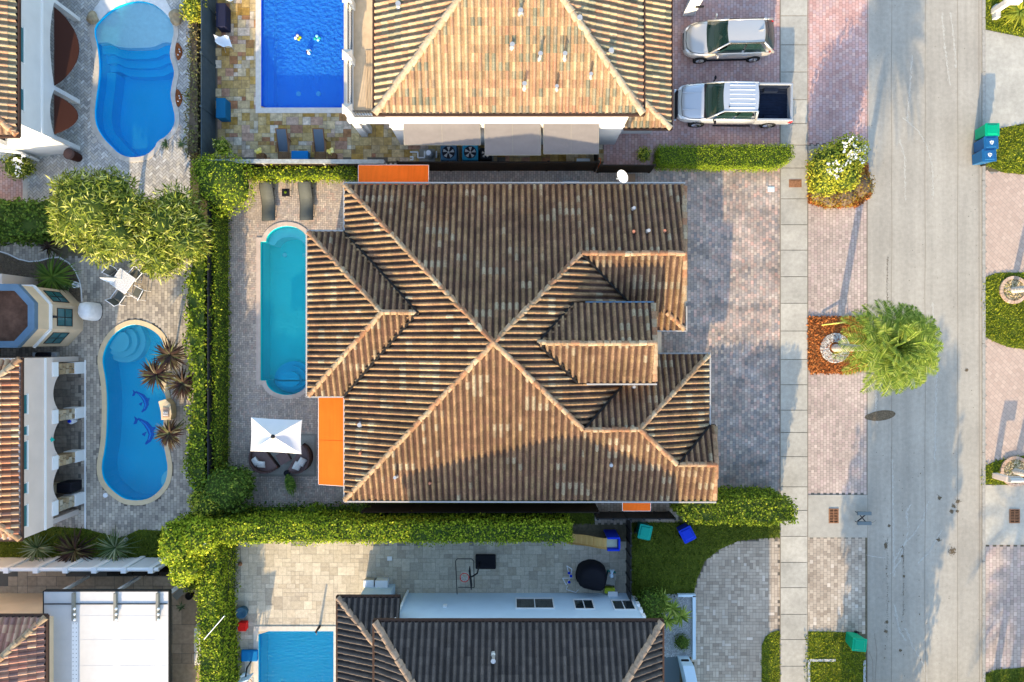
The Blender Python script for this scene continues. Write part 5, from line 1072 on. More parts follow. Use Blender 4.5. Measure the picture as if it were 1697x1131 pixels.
hedge('dry_hedge', 'thin brownish vine hedge between silver pool deck and slate fence', 'hedge', [(320, -60), (338, -60), (340, 150), (340, 262), (318, 262), (322, 150), (324, 60)], .8, 'leaf_vine', 'dirt', dens=130, size=.12, rough=.25)
tree('yellow_bush', 'yellow green bush on the pool deck beside the slate fence', 'bush', (328, 25), [(318, 18, 1.2, .55, .6), (326, 5, 1.2, .5, .5)], 'leaf_yellow', dens=150, size=.16, trunk=False)
tree('round_shrub', 'small dark round shrub in the white gravel bed', 'bush', (1126, 1058), [(1131, 1065, .45, .42, .4)], 'leaf_dark', dens=260, size=.08, trunk=False)
tree('leafy_shrub', 'leafy green shrub mass beside the white gravel bed', 'bush', (1072, 1000), [(1078, 1000, 1.0, .75, .8), (1082, 1022, .9, .55, .7)], 'leaf_dark', dens=150, size=.16, trunk=False)
tree('fence_plant', 'dark leafy plant in a pot by the slate fence', 'plant', (372, 252), [(368, 243, 1.0, .42, .5)], 'leaf_olive', dens=140, size=.14, trunk=False)
tree('wall_shrub', 'brownish green shrub between white wall and tall hedge', 'bush', (322, 952), [(318, 965, 1.0, .5, .6)], 'leaf_olive', dens=130, size=.14, trunk=False)
tree('patio_shrub', 'small mid green shrub in the dark shrub row', 'bush', (532, 846), [(523, 852, .7, .55, .5)], 'leaf_trim', dens=150, size=.14, trunk=False)
tree('rose_shrub', 'small leafy shrub at the corner below the long roof hip', 'bush', (598, 843), [(602, 848, .7, .45, .4)], 'leaf_dark', dens=150, size=.13, trunk=False)
for i, (x, y, lb) in enumerate(((1091, 988, 'upper green plumeria like rosette beside the front lawn'), (1108, 1000, 'large green rosette plant over the white gravel'), (1122, 1012, 'green rosette plant at the right edge of the gravel bed'), (1100, 1018, 'lower green rosette plant in the gravel bed'))):
    spiky('rosette_plant', lb, 'plant', (x, y), .75, .62, 46, 'leaf_palm', .05, .5, seed=i, trunk=.05)
for i, (x, y, z, lb) in enumerate(((306, 588, 1.9, 'upper dark red spiky plant beside the kidney shaped pool'), (284, 619, 1.9, 'dark red spiky plant leaning over the pool water'), (322, 634, 1.6, 'dark red spiky plant next to the ragged hedge'), (299, 714, 1.5, 'lower red and green spiky plant by the stone bench'))):
    spiky('cordyline', lb, 'plant', (x, y), z - .4, .98 if i < 3 else .85, 110, 'leaf_red', .05, .45, seed=i + 20, trunk=.06, arch=.5)
spiky('cordyline', 'dark maroon spiky plant in front of the white garden wall', 'plant', (134, 908), .4, 1.15, 90, 'leaf_red', .055, .6, seed=31)
spiky('spider_lily', 'green and cream strap leaved plant right of the maroon plant', 'plant', (198, 905), .3, 1.15, 90, 'leaf_strap', .035, .6, seed=32)
spiky('spider_lily', 'strap leaved plant left of the maroon plant', 'plant', (70, 905), .3, 1.0, 70, 'leaf_strap', .035, .6, seed=33)
spiky('bromeliad', 'small spiky plant lowest on the silver pool deck, left one', 'plant', (277, 240), .1, .33, 26, 'leaf_strap', .03, .5, seed=34)
spiky('bromeliad', 'small spiky plant lowest on the silver pool deck, right one', 'plant', (302, 238), .1, .36, 26, 'leaf_strap', .03, .5, seed=35)
spiky('bromeliad', 'small spiky plant half way along the slate fence', 'plant', (318, 162), .1, .4, 26, 'leaf_strap', .03, .5, seed=36)
spiky('bromeliad', 'reddish spiky plant below the dark hedge block', 'plant', (88, 412), .3, .6, 40, 'leaf_red', .04, .5, seed=37)
spiky('sago_palm', 'dark feathery palm in the curved bed beside the hexagonal bay', 'plant', (102, 462), .7, 1.25, 90, 'leaf_dark', .05, .35, seed=38)
spiky('agave', 'small blue green agave by the white pot', 'plant', (116, 473), .2, .35, 22, 'leaf_strap', .05, .6, seed=39)
spiky('yellow_croton', 'yellow leaved plant by the letter box at the far corner', 'plant', (1678, 28), .5, .9, 80, 'leaf_yellow', .05, .5, seed=40)
spiky('small_plant', 'tiny potted plant beside the grey slatted screen', 'plant', (305, 1002), .3, .28, 24, 'leaf_strap', .03, .6, seed=41)
def frond(V, F, root, ang, el, L, sag, rd, wdt=.55):
    dx, dy = math.cos(ang), math.sin(ang); n = 26; prev = None; b0 = None; spine = []
    for i in range(n + 1):
        t = i / n; r = L * t * math.cos(el) * (1 - .12 * t * t); z = L * t * math.sin(el) - sag * t * t * L; spine.append(Vector((root.x + dx * r, root.y + dy * r, root.z + z)))
    for i in range(n):
        a, b = spine[i], spine[i + 1]; w_ = .03 * (1 - i / n) + .008; e = Vector((-dy, dx, 0)) * w_; k = len(V); V += [tuple(a - e), tuple(a + e), tuple(b + e), tuple(b - e)]; F.append((k, k + 1, k + 2, k + 3))
        if i < 3: continue
        t = i / n; ll = wdt * (math.sin(math.pi * min(1, t * .86 + .12)) ** .7) * rd.uniform(.85, 1.1)
        for s in (-1, 1):
            for sub in (0, .5):
                p = a.lerp(b, sub); d_ = (Vector((-dy, dx, 0)) * s * .85 + Vector((dx, dy, 0)) * .62 + Vector((0, 0, rd.uniform(.0, .28)))).normalized(); q = p + d_ * ll + Vector((0, 0, -.15 * ll)); m = p.lerp(q, .45); wd = Vector((dx, dy, 0)) * .019
                k = len(V); V += [tuple(p), tuple(m + wd), tuple(q), tuple(m - wd)]; F.append((k, k + 1, k + 2, k + 3))
def palm(label, base, z, nf, L, seed, lean=(0, 0), cat='palm tree'):
    rd = random.Random(seed); bx, by = G(*base); R = thing('palm_tree', label, cat, (bx, by, 0)); top = Vector((bx + lean[0], by + lean[1], z)); V = []; F = []
    for i in range(nf):
        u = (i + .5) / nf; el = math.radians(-20 + 95 * u ** .9 + rd.uniform(-5, 5)); frond(V, F, top, i * 2.39996 + rd.uniform(-.12, .12), el, L * (1 - .25 * u) * rd.uniform(.92, 1.05), .28 + .12 * rd.random(), rd)
    nfa = len(F); fast('crown', V, F, mats=['leaf_palm'], parent=R)
    mb = MB(); prev = Vector((bx, by, 0)); n = 22
    for i in range(n):
        t = (i + 1) / n; p = Vector((bx + lean[0] * t, by + lean[1] * t, z * t)); r = .2 - .06 * t; mb.tube(prev, p, r * 1.05, r * .93, 12); prev = p
    mb.build('trunk', 'palm_bark', R); mb = MB(); mb.lathe((top.x, top.y, z - .5), [(.13, 0), (.16, .3), (.1, .7), (.03, .95)], 10); mb.build('crown_shaft', 'leaf_yellow', R)
    return R
palm('feathery palm with round crown and pale trunk standing in orange mulch', (1383, 577), 5.5, 92, 2.6, 3, (.18, .1))
for (x, y, z, sd, lb) in ((1630, 1238, 4.0, 5, 'nearest palm outside the lower right corner, seen only by its shadow'), (1645, 1345, 4.1, 6, 'second palm outside the lower right corner, seen only by its shadow'), (1622, 1440, 4.6, 7, 'farthest palm outside the lower right corner, seen only by its shadow')): palm(lb, (x, y), z, 30, 2.9, sd)
tree('shade_tree', 'large broadleaf street tree south of the frame, seen only by its shadow', 'tree', (1420, 1275), [(1480, 1345, 3.0, 2.5, 1.8), (1500, 1400, 5.0, 2.7, 1.9), (1545, 1420, 5.2, 2.0, 1.6), (1540, 1430, 6.4, 2.2, 1.5)], 'leaf_dark', dens=40, size=.32, trunk_r=.25)
def shade_house():  # out-of-view house added to cast the shade on the driveways
    R = thing('tiled_house', 'unseen two storey house south of the curved driveway, added for its shadow', 'house', (*G(1110, 1400), 0)); zt = 5.6
    mb = MB(); mb.gbox(1030, 1195, 1178, 1700, 0, zt); mb.build('wall', 'stucco_white', R)
    a, b, c, e = [Vector((*G(*p), zt)) for p in ((1018, 1183), (1190, 1183), (1190, 1712), (1018, 1712))]; r1 = Vector((*G(1104, 1270), zt + 1.15)); r2 = Vector((*G(1104, 1626), zt + 1.15))
    mb = MB(); mb.add([a, b, c, e, r1, r2], [(0, 4, 1), (1, 4, 5, 2), (2, 5, 3), (3, 5, 4, 0), (0, 1, 2, 3)]); mb.build('roof', 'tile_bottom', R)
shade_house()
# ---------------- vehicles ----------------
def wheel(R, x, y, r, w_, side):
    mb = MB(); n = 22; a = Vector((x, y - w_ / 2, r)); mb.tube((x, y - w_ / 2, r), (x, y + w_ / 2, r), r, r, n); t = mb.build('tyre', 'rubber', R, bevel=.02)
    mb = MB(); yo = y + side * (w_ / 2 + .004); mb.tube((x, yo - side * .05, r), (x, yo, r), r * .66, r * .6, 18)
    mb.build('rim', 'alloy', t, local=True)
    mb = MB()
    for k in range(5):
        an = 2 * math.pi * k / 5; mb.tube((x + math.cos(an) * r * .1, yo + side * .008, r + math.sin(an) * r * .1), (x + math.cos(an) * r * .58, yo + side * .008, r + math.sin(an) * r * .58), .03, n=5)
    mb.build('spokes', 'chrome', t, local=True)
def loft(st, prof):
    """st: list of (x, halfwidth, z_low, z_belt, z_top); prof(u)"""
    V = []; F = []; rows = []
    for (x, w_, zl, zb, zt) in st:
        r = [(x, -w_ * .90, zl), (x, -w_ * .985, zl + .12), (x, -w_, (zl + zb) / 2), (x, -w_ * .985, zb - .06), (x, -w_ * .93, zb), (x, -w_ * .70, zt - .02 if zt > zb else zb), (x, -w_ * .35, zt), (x, 0, zt + .006), (x, w_ * .35, zt), (x, w_ * .70, zt - .02 if zt > zb else zb), (x, w_ * .93, zb), (x, w_ * .985, zb - .06), (x, w_, (zl + zb) / 2), (x, w_ * .985, zl + .12), (x, w_ * .90, zl)]
        rows.append(r)
    k = len(rows[0])
    for r in rows: V += r
    for i in range(len(rows) - 1):
        for j in range(k - 1): F.append((i * k + j, i * k + j + 1, (i + 1) * k + j + 1, (i + 1) * k + j))
    F.append(tuple(range(k - 1, -1, -1))); F.append(tuple((len(rows) - 1) * k + j for j in range(k)))
    return V, F
def greenhouse(R, paint, xs, ws, zb, zr, glass_front=True, roofx=None, rib=0, inset=.1):
    """xs: base front, roof front, roof rear, base rear ; ws: base half width, roof half width"""
    xf, rf, rr, xr = xs; wb, wr = ws
    def side(t, a, b): return a + (b - a) * t
    mb = MB(); n = 6
    # roof, gently crowned
    V = []; F = []
    for i in range(9):
        t = i / 8; x = rf + (rr - rf) * t; bw = wr * (1 - .06 * abs(2 * t - 1) ** 3)
        for j in range(9):
            s = -1 + j / 4; V.append((x + (.06 * (1 - s * s) if i == 0 else (-.05 * (1 - s * s) if i == 8 else 0)), s * bw, zr + .03 * (1 - s * s) + .015 * (1 - (2 * t - 1) ** 2)))
    for i in range(8):
        for j in range(8): F.append((i * 9 + j, i * 9 + j + 1, (i + 1) * 9 + j + 1, (i + 1) * 9 + j))
    mb.add(V, F)
    # pillars and side frames
    for s in (-1, 1):
        A = Vector((xf, s * wb * .93, zb)); B = Vector((rf, s * wr * .97, zr)); C = Vector((rr, s * wr * .96, zr)); D = Vector((xr, s * wb * .93, zb))
        mb.tube(A, B, .045, .04, 8); mb.tube(B, C, .04, .04, 8); mb.tube(C, D, .05, .07, 8); mb.tube(A, D, .035, .035, 8)
    mb.build('roof', paint, R, smooth=True)
    if rib:
        mb = MB()
        for k in range(rib):
            y = -wr * .75 + 1.5 * wr * k / (rib - 1); mb.add([(rf - .25, y - .03, zr + .034), (rr + .15, y - .03, zr + .034), (rr + .15, y, zr + .058), (rf - .25, y, zr + .058), (rr + .15, y + .03, zr + .034), (rf - .25, y + .03, zr + .034)], [(0, 1, 2, 3), (3, 2, 4, 5)])
        mb.build('roof_ribs', paint, R)
    def pane(name, q):
        mb = MB(); q = [Vector(p) for p in q]; c = sum(q, Vector()) / len(q); mb.add(q, [tuple(range(len(q)))]); return mb.build(name, 'auto_glass', R)
    e = .03
    V = []; F = []
    for i in range(5):
        t = i / 4
        for j in range(9):
            s = -1 + j / 4; V.append((side(t, xf, rf) + .10 * (1 - s * s) * (1 - t * .5), s * side(t, wb * .9, wr * .94), side(t, zb, zr)))
    for i in range(4):
        for j in range(8): F.append((i * 9 + j, (i + 1) * 9 + j, (i + 1) * 9 + j + 1, i * 9 + j + 1))
    mb = MB(); mb.add(V, F); mb.build('windshield', 'auto_glass', R, smooth=True)
    V = []; F = []
    for i in range(4):
        t = i / 3
        for j in range(9):
            s = -1 + j / 4; V.append((side(t, rr, xr) - .09 * (1 - s * s), s * side(t, wr * .92, wb * .88), side(t, zr, zb)))
    for i in range(3):
        for j in range(8): F.append((i * 9 + j, (i + 1) * 9 + j, (i + 1) * 9 + j + 1, i * 9 + j + 1))
    mb = MB(); mb.add(V, F); mb.build('rear_window', 'auto_glass', R, smooth=True)
    for s in (-1, 1):
        f = lambda t, h: (side(t, side(h, xf, rf), side(h, xr, rr)), s * (side(h, wb * .93, wr * .97) + .012), side(h, zb, zr))
        for (t0, t1) in ((.10, .50), (.54, .90)):
            pane('side_window', [f(t0, .08), f(t1, .08), f(t1 - .01 if t1 < .6 else t1 - .03, .9), f(t0 + .04 if t0 < .2 else t0, .9)])
def cabin(R, x0, x1, y, z, rows):
    mb = MB(); mb.box(x1 - .1, x0 - .25, -y, y, z, z + .012); mb.build('cabin_floor', 'black_plastic', R)
    mb = MB(); mb.box(x0 - .42, x0 - .2, -y * .95, y * .95, z + .012, z + .07); mb.build('dashboard', 'interior', R, bevel=.02)
    for xr in rows:
        for s in (-1, 1): mb = MB(); mb.box(xr - .12, xr + .42, s * y * .5 - .24, s * y * .5 + .24, z + .012, z + .06); mb.box(xr - .2, xr - .08, s * y * .5 - .24, s * y * .5 + .24, z + .06, z + .40); mb.build('seat', 'interior', R, bevel=.03)
    mb = MB(); a = [(x0 - .5 , -y * .5 + .17 * math.cos(k / 12 * 6.2832), z + .16 + .17 * math.sin(k / 12 * 6.2832)) for k in range(13)]; mb.path(a, .018, 5); mb.build('steering_wheel', 'black_plastic', R)
def seams(R, lines, r=.012):
    for i, l in enumerate(lines): mb = MB(); mb.path(l, r, 4); mb.build('panel_gap', 'black_plastic', R)
def mirror(R, x, y, z, s, mat):
    mb = MB(); mb.tube((x, y, z), (x - .03, y + s * .1, z + .03), .03, n=6); n0 = len(mb.v); mb.lathe((x - .06, y + s * .17, z), [(.03, 0), (.085, .04), (.09, .12), (.05, .19)], 10, sx=.6, sy=1.2); mb.build('mirror', mat, R, smooth=True)
def suv():
    R = thing('parked_car', 'metallic beige five door car nose to the white gate pier, on pink pavers', 'car', (0, 0, 0)); W2 = .90
    st = [(-2.30, .50, .44, .70, .72), (-2.26, .66, .40, .80, .83), (-2.16, .78, .36, .92, .95), (-2.0, .85, .32, 1.0, 1.04), (-1.6, .895, .28, 1.02, 1.06), (-.8, .905, .26, 1.0, 1.02), (.3, .905, .26, .97, .99), (.9, .90, .27, .96, 1.0), (1.3, .895, .30, .92, .98), (1.7, .86, .32, .85, .92), (1.98, .78, .34, .74, .82), (2.16, .66, .36, .62, .70), (2.25, .48, .38, .52, .56)]
    V, F = loft(st, None); mb = MB(); mb.add(V, F); mb.build('body', 'paint_beige', R, smooth=True)
    greenhouse(R, 'paint_beige', (1.10, .25, -1.50, -2.16), (.90, .60), .98, 1.60)
    for x in (-1.35, 1.38):
        for s in (-1, 1): wheel(R, x, s * .84, .35, .22, s)
    mirror(R, .75, -.86, 1.0, -1, 'paint_beige'); mirror(R, .75, .86, 1.0, 1, 'paint_beige')
    for s in (-1, 1):
        mb = MB(); mb.prism([(1.80, s * .80), (2.12, s * .60), (2.20, s * .46), (2.02, s * .56), (1.86, s * .68)], .66, .755); mb.build('headlight', 'lamp_clear', R)
        mb = MB(); mb.prism([(-2.20, s * .70), (-2.0, s * .84), (-1.92, s * .865), (-2.05, s * .72)], .95, 1.04); mb.build('tail_light', 'lamp_red', R)
        mb = MB(); mb.box(-1.5, .2, s * .60 - .015, s * .60 + .015, 1.62, 1.66); mb.build('roof_rail', 'metal_dark', R)
        for x in (-.75, .25): mb = MB(); mb.tube((x - .1, s * .915, .88), (x + .1, s * .915, .88), .018, n=6); mb.build('door_handle', 'chrome', R)
        mb = MB(); mb.box(-1.0, 1.0, s * .86 - .05, s * .86 + .05, .22, .30); mb.build('sill', 'black_plastic', R)
    mb = MB(); mb.box(2.14, 2.25, -.42, .42, .42, .58); mb.build('grille', 'black_plastic', R)
    mb = MB(); mb.add([(-1.45, 0, 1.645), (-1.2, .02, 1.64), (-1.2, -.02, 1.64), (-1.45, 0, 1.76)], [(0, 1, 3), (0, 3, 2), (1, 2, 3)]); mb.build('antenna', 'paint_beige', R)
    mb = MB(); mb.box(.93, 1.08, -.80, .80, .955, .985); mb.build('wiper_cowl', 'black_plastic', R)
    cabin(R, 1.0, -1.7, .70, .985, (-.25, -1.2))
    seams(R, [[(1.12, -.80, 1.005), (1.5, -.80, .93), (1.95, -.66, .83), (2.12, -.40, .735), (2.16, 0, .715), (2.12, .40, .735), (1.95, .66, .83), (1.5, .80, .93), (1.12, .80, 1.005)], [(.95, -.915, .40), (.93, -.915, .92)], [(-.2, -.918, .34), (-.2, -.918, .95)], [(-1.1, -.91, .60), (-1.25, -.905, .98)], [(-1.65, -.62, 1.62), (-1.72, 0, 1.655), (-1.65, .62, 1.62)]])
    place(R, (*G(1200, 75), 0), math.pi + math.radians(1.5))
suv()
def pickup():
    R = thing('pickup_truck', 'silver crew cab pickup truck with an empty dark bed, parked on pink pavers', 'pickup truck', (0, 0, 0))
    st = [(-1.02, .96, .48, 1.18, 1.20), (-.6, .965, .45, 1.16, 1.18), (.8, .965, .45, 1.14, 1.16), (1.3, .96, .46, 1.12, 1.17), (1.9, .955, .5, 1.08, 1.16), (2.4, .93, .5, 1.02, 1.12), (2.68, .86, .5, .92, 1.04), (2.82, .74, .52, .82, .90), (2.86, .60, .54, .74, .78)]
    V, F = loft(st, None); mb = MB(); mb.add(V, F); mb.build('body', 'paint_silver', R, smooth=True)
    # bed
    mb = MB()
    for s in (-1, 1): mb.box(-2.78, -1.02, s * .96, s * .84, .5, 1.16)
    mb.box(-2.86, -2.74, -.95, .95, .5, 1.14); mb.box(-1.1, -1.0, -.93, .93, .5, 1.14); bd = mb.build('cargo_bed', 'paint_silver', R, bevel=.03)
    mb = MB(); mb.box(-2.74, -1.1, -.84, .84, .60, .68)
    for k in range(11): mb.box(-2.74, -1.1, -.78 + k * .152, -.72 + k * .152, .68, .70)
    for s in (-1, 1): mb.box(-2.72, -1.12, s * .835, s * .80, .68, 1.10); mb.box(-2.2, -1.5, s * .80, s * .60, .68, .92)
    mb.build('bed_liner', 'bedliner', bd, local=True)
    mb = MB()
    for s in (-1, 1): mb.box(-2.8, -1.05, s * .90 - .035, s * .90 + .035, 1.165, 1.185)
    mb.box(-2.84, -2.77, -.86, .86, 1.145, 1.165); mb.build('rail_cap', 'metal_grey', bd, local=True)
    greenhouse(R, 'paint_silver', (1.48, .78, -.86, -1.0), (.965, .74), 1.16, 1.82, rib=6)
    for x in (-1.85, 1.80):
        for s in (-1, 1): wheel(R, x, s * .86, .41, .26, s)
    mirror(R, 1.15, -.95, 1.22, -1, 'black_plastic'); mirror(R, 1.15, .95, 1.22, 1, 'black_plastic')
    for s in (-1, 1):
        mb = MB(); mb.prism([(2.55, s * .86), (2.76, s * .78), (2.85, s * .60), (2.70, s * .66)], .80, .945); mb.build('headlight', 'lamp_clear', R)
        mb = MB(); mb.box(-2.87, -2.70, s * .93, s * .975, .85, 1.10); mb.build('tail_light', 'lamp_red', R)
        mb = MB(); mb.box(-.95, .95, s * .96, s * 1.02, .36, .42); mb.build('running_board', 'black_plastic', R)
        mb = MB(); mb.box(1.55, 2.70, s * .42 - .012, s * .42 + .012, 1.13, 1.165); mb.build('bonnet_crease', 'paint_silver', R)
    mb = MB(); mb.box(2.80, 2.92, -.66, .66, .55, .82); mb.build('grille', 'black_plastic', R, bevel=.02); mb = MB(); mb.box(2.84, 2.98, -.80, .80, .42, .55); mb.box(-2.98, -2.86, -.88, .88, .42, .56); mb.build('bumper', 'chrome', R, bevel=.03)
    mb = MB(); mb.box(1.42, 1.60, -.86, .86, 1.145, 1.178); mb.build('wiper_cowl', 'black_plastic', R); mb = MB(); mb.box(-2.862, -2.855, -.30, .30, .88, 1.0); mb.build('tailgate_handle', 'black_plastic', R)
    mb = MB(); mb.lathe((.55, .5, 1.84), [(.035, 0), (.03, .05), (.01, .08)], 8); mb.build('antenna', 'black_plastic', R)
    cabin(R, 1.42, -.8, .74, 1.165, (.25, -.62))
    seams(R, [[(1.62, -.90, 1.14), (2.3, -.86, 1.10), (2.66, -.70, 1.045), (2.72, 0, 1.03), (2.66, .70, 1.045), (2.3, .86, 1.10), (1.62, .90, 1.14)], [(1.35, -.975, .5), (1.33, -.975, 1.1)], [(.2, -.978, .5), (.2, -.978, 1.1)], [(-.9, -.975, .5), (-.9, -.975, 1.12)], [(-1.05, -.97, .5), (-1.05, -.97, 1.14)]])
    place(R, (*G(1208, 181), 0), math.pi - math.radians(.5))
pickup()
# ---------------- wheeled bins ----------------
def bin_(label, px, py, rz, body, lid, mark=False, group=None):
    R = thing('wheeled_bin', label, 'bin', (0, 0, 0), group)
    mb = MB(); b = [(-.25, -.26), (.25, -.26), (.25, .26), (-.25, .26)]; t = [(-.33, -.31), (.33, -.31), (.33, .31), (-.33, .31)]; mb.prism(b, .06, .98, 0, t); mb.build('body', body, R, bevel=.03)
    mb = MB(); mb.prism([(-.36, -.33), (.33, -.33), (.36, -.28), (.36, .28), (.33, .33), (-.36, .33)], .98, 1.03, 0); mb.prism([(-.27, -.26), (.28, -.26), (.28, .26), (-.27, .26)], 1.03, 1.07, 0, [(-.22, -.22), (.24, -.22), (.24, .22), (-.22, .22)]); l = mb.build('lid', lid, R, bevel=.015)
    mb = MB(); mb.tube((-.38, -.27, .96), (-.38, .27, .96), .022, n=8); mb.build('handle', body, R)
    for s in (-1, 1): mb = MB(); mb.tube((-.28, s * .27, .12), (-.28, s * .33, .12), .12, n=14); mb.build('wheel', 'rubber', R)
    if mark:
        mb = MB()
        for k in range(3):
            a = k * 2.094; c, s_ = math.cos(a), math.sin(a); q = [(.03, -.10), (.11, -.05), (.07, .03), (.10, .05), (.02, .09), (.0, .01), (.04, .02), (.055, -.03), (.0, -.06)]
            mb.add([(x * c - y * s_, x * s_ + y * c, 1.0745) for x, y in q], [tuple(range(len(q)))])
        mb.build('recycling_mark', 'sign_white', l, local=True)
    place(R, (*G(px, py), 0), rz)
bin_('bright green wheeled bin, uppermost of the three at the kerb', 1622, 225, math.pi, 'bin_green', 'bin_green')
bin_('blue wheeled bin with recycling mark, middle of the three at the kerb', 1620, 246, math.pi + .05, 'bin_blue', 'bin_blue', True)
bin_('blue wheeled bin with recycling mark, lowest of the three at the kerb', 1617, 266, math.pi + .05, 'bin_blue', 'bin_blue', True)
bin_('green wheeled bin standing alone on the kerbside grass', 1408, 1055, -.1 + math.pi, 'bin_green', 'bin_green')
bin_('teal wheeled bin on the front lawn by the steel fence', 1063, 873, 1.35, 'bin_teal', 'bin_teal')
bin_('royal blue wheeled bin tucked against the thick kerb hedge', 1131, 877, 2.05, 'bin_royal', 'bin_royal')
# ---------------- main patio furniture ----------------
def lounger(label, px, py, rz, group):
    R = thing('sun_lounger', label, 'sun lounger', (0, 0, 0), group); n = 14; mb = MB(); prof = []
    for i in range(n + 1):
        t = i / n; y = -.97 + 1.94 * t; z = .28 + .06 * math.cos(t * 7.5) + (.5 * max(0, t - .55) ** 1.3); prof.append((y, z))
    for (a, b) in zip(prof[:-1], prof[1:]): mb.add([(-.32, a[0], a[1]), (.32, a[0], a[1]), (.32, b[0], b[1]), (-.32, b[0], b[1]), (-.32, a[0], a[1] - .04), (.32, a[0], a[1] - .04), (.32, b[0], b[1] - .04), (-.32, b[0], b[1] - .04)], [(0, 1, 2, 3), (7, 6, 5, 4), (0, 3, 7, 4), (1, 5, 6, 2)])
    mb.build('sling', 'lounger_grey', R, smooth=True)
    for s in (-1, 1): mb = MB(); mb.path([(s * .33, y, z - .02) for y, z in prof], .02, 6); mb.build('side_rail', 'metal_dark', R)
    for y in (-.75, .7):
        for s in (-1, 1): mb = MB(); mb.tube((s * .3, y, 0), (s * .3, y, .27), .018, n=6); mb.build('leg', 'metal_dark', R)
    place(R, (*G(px, py), 0), rz)
lounger('grey wave shaped sun lounger beside the round clipped bush', 447, 337, .05, 'grey sun loungers above the long pool'); lounger('grey wave shaped sun lounger nearer the tiled roof', 510, 336, .03, 'grey sun loungers above the long pool')
def side_table():
    R = thing('side_table', 'small black square side table between the grey loungers', 'side table', (*G(478, 322), 0)); c = G(478, 322)
    mb = MB(); mb.box(c[0] - .19, c[0] + .19, c[1] - .19, c[1] + .19, .40, .44); mb.build('table_top', 'black_plastic', R)
    for a in (-.16, .16):
        for b in (-.16, .16): mb = MB(); mb.tube((c[0] + a, c[1] + b, 0), (c[0] + a, c[1] + b, .4), .015, n=6); mb.build('leg', 'metal_dark', R)
    mb = MB(); mb.lathe((c[0], c[1], .44), [(.06, 0), (.075, .04), (.03, .07)], 10); tag(mb.build('potted_succulent', 'leaf_trim'), 'little green succulent on the black side table', 'plant')
side_table()
mb = MB(); mb.gbox(430, 719, 524, 789.5, .012, .02); o = mb.build('outdoor_rug', 'rug'); tag(o, 'pale grey rectangular outdoor rug under the round daybeds', 'rug')
mb = MB()
for a in ((430, 719, 524, 722), (430, 786.5, 524, 789.5), (430, 722, 433, 786.5), (521, 722, 524, 786.5)): mb.gbox(*a, .02, .024)
b_ = mb.build('border', 'rug_edge', o)
def parasol():
    c = W(452.6, 723.9, 2.95); R = thing('parasol', 'white square parasol with one blue grey shaded panel over the daybeds', 'parasol', (c.x, c.y, 0)); cs = [W(416, 692, 2.3), W(500.5, 696.3, 2.3), W(499.4, 752.8, 2.3), W(415, 748, 2.3)]
    mb = MB(); n = 10
    for k in range(4):
        a, b = cs[k], cs[(k + 1) % 4]; V = []; F = []
        for i in range(n + 1):
            t = i / n
            for j in range(n + 1):
                s = j / n; e = a.lerp(b, s); e = e.lerp((a + b) / 2, 0); sag = .09 * math.sin(math.pi * s); p = c.lerp(e + (c - e) * sag * .35, t); p.z -= .10 * math.sin(math.pi * s) * math.sin(math.pi * min(1, t)) ; V.append(tuple(p))
        for i in range(n):
            for j in range(n): F.append((i * (n + 1) + j, (i + 1) * (n + 1) + j, (i + 1) * (n + 1) + j + 1, i * (n + 1) + j + 1))
        mb.add(V, F)
    mb.build('canopy', 'canvas', R, smooth=True)
    for k in range(4): mb = MB(); mb.tube(c - Vector((0, 0, .05)), cs[k] - Vector((0, 0, .03)), .018, n=6); mb.build('rib', 'metal_grey', R)
    mb = MB(); mb.tube((c.x, c.y, 0), (c.x, c.y, 2.95), .03, n=8); mb.build('pole', 'metal_grey', R)
    mb = MB(); mb.lathe((c.x, c.y, 2.93), [(.09, 0), (.11, .05), (.06, .09), (.045, .16)], 12); mb.build('finial', 'metal_dark', R)
    mb = MB(); mb.box(c.x - .28, c.x + .28, c.y - .28, c.y + .28, .02, .10); mb.build('base', 'metal_grey', R, bevel=.02)
parasol()
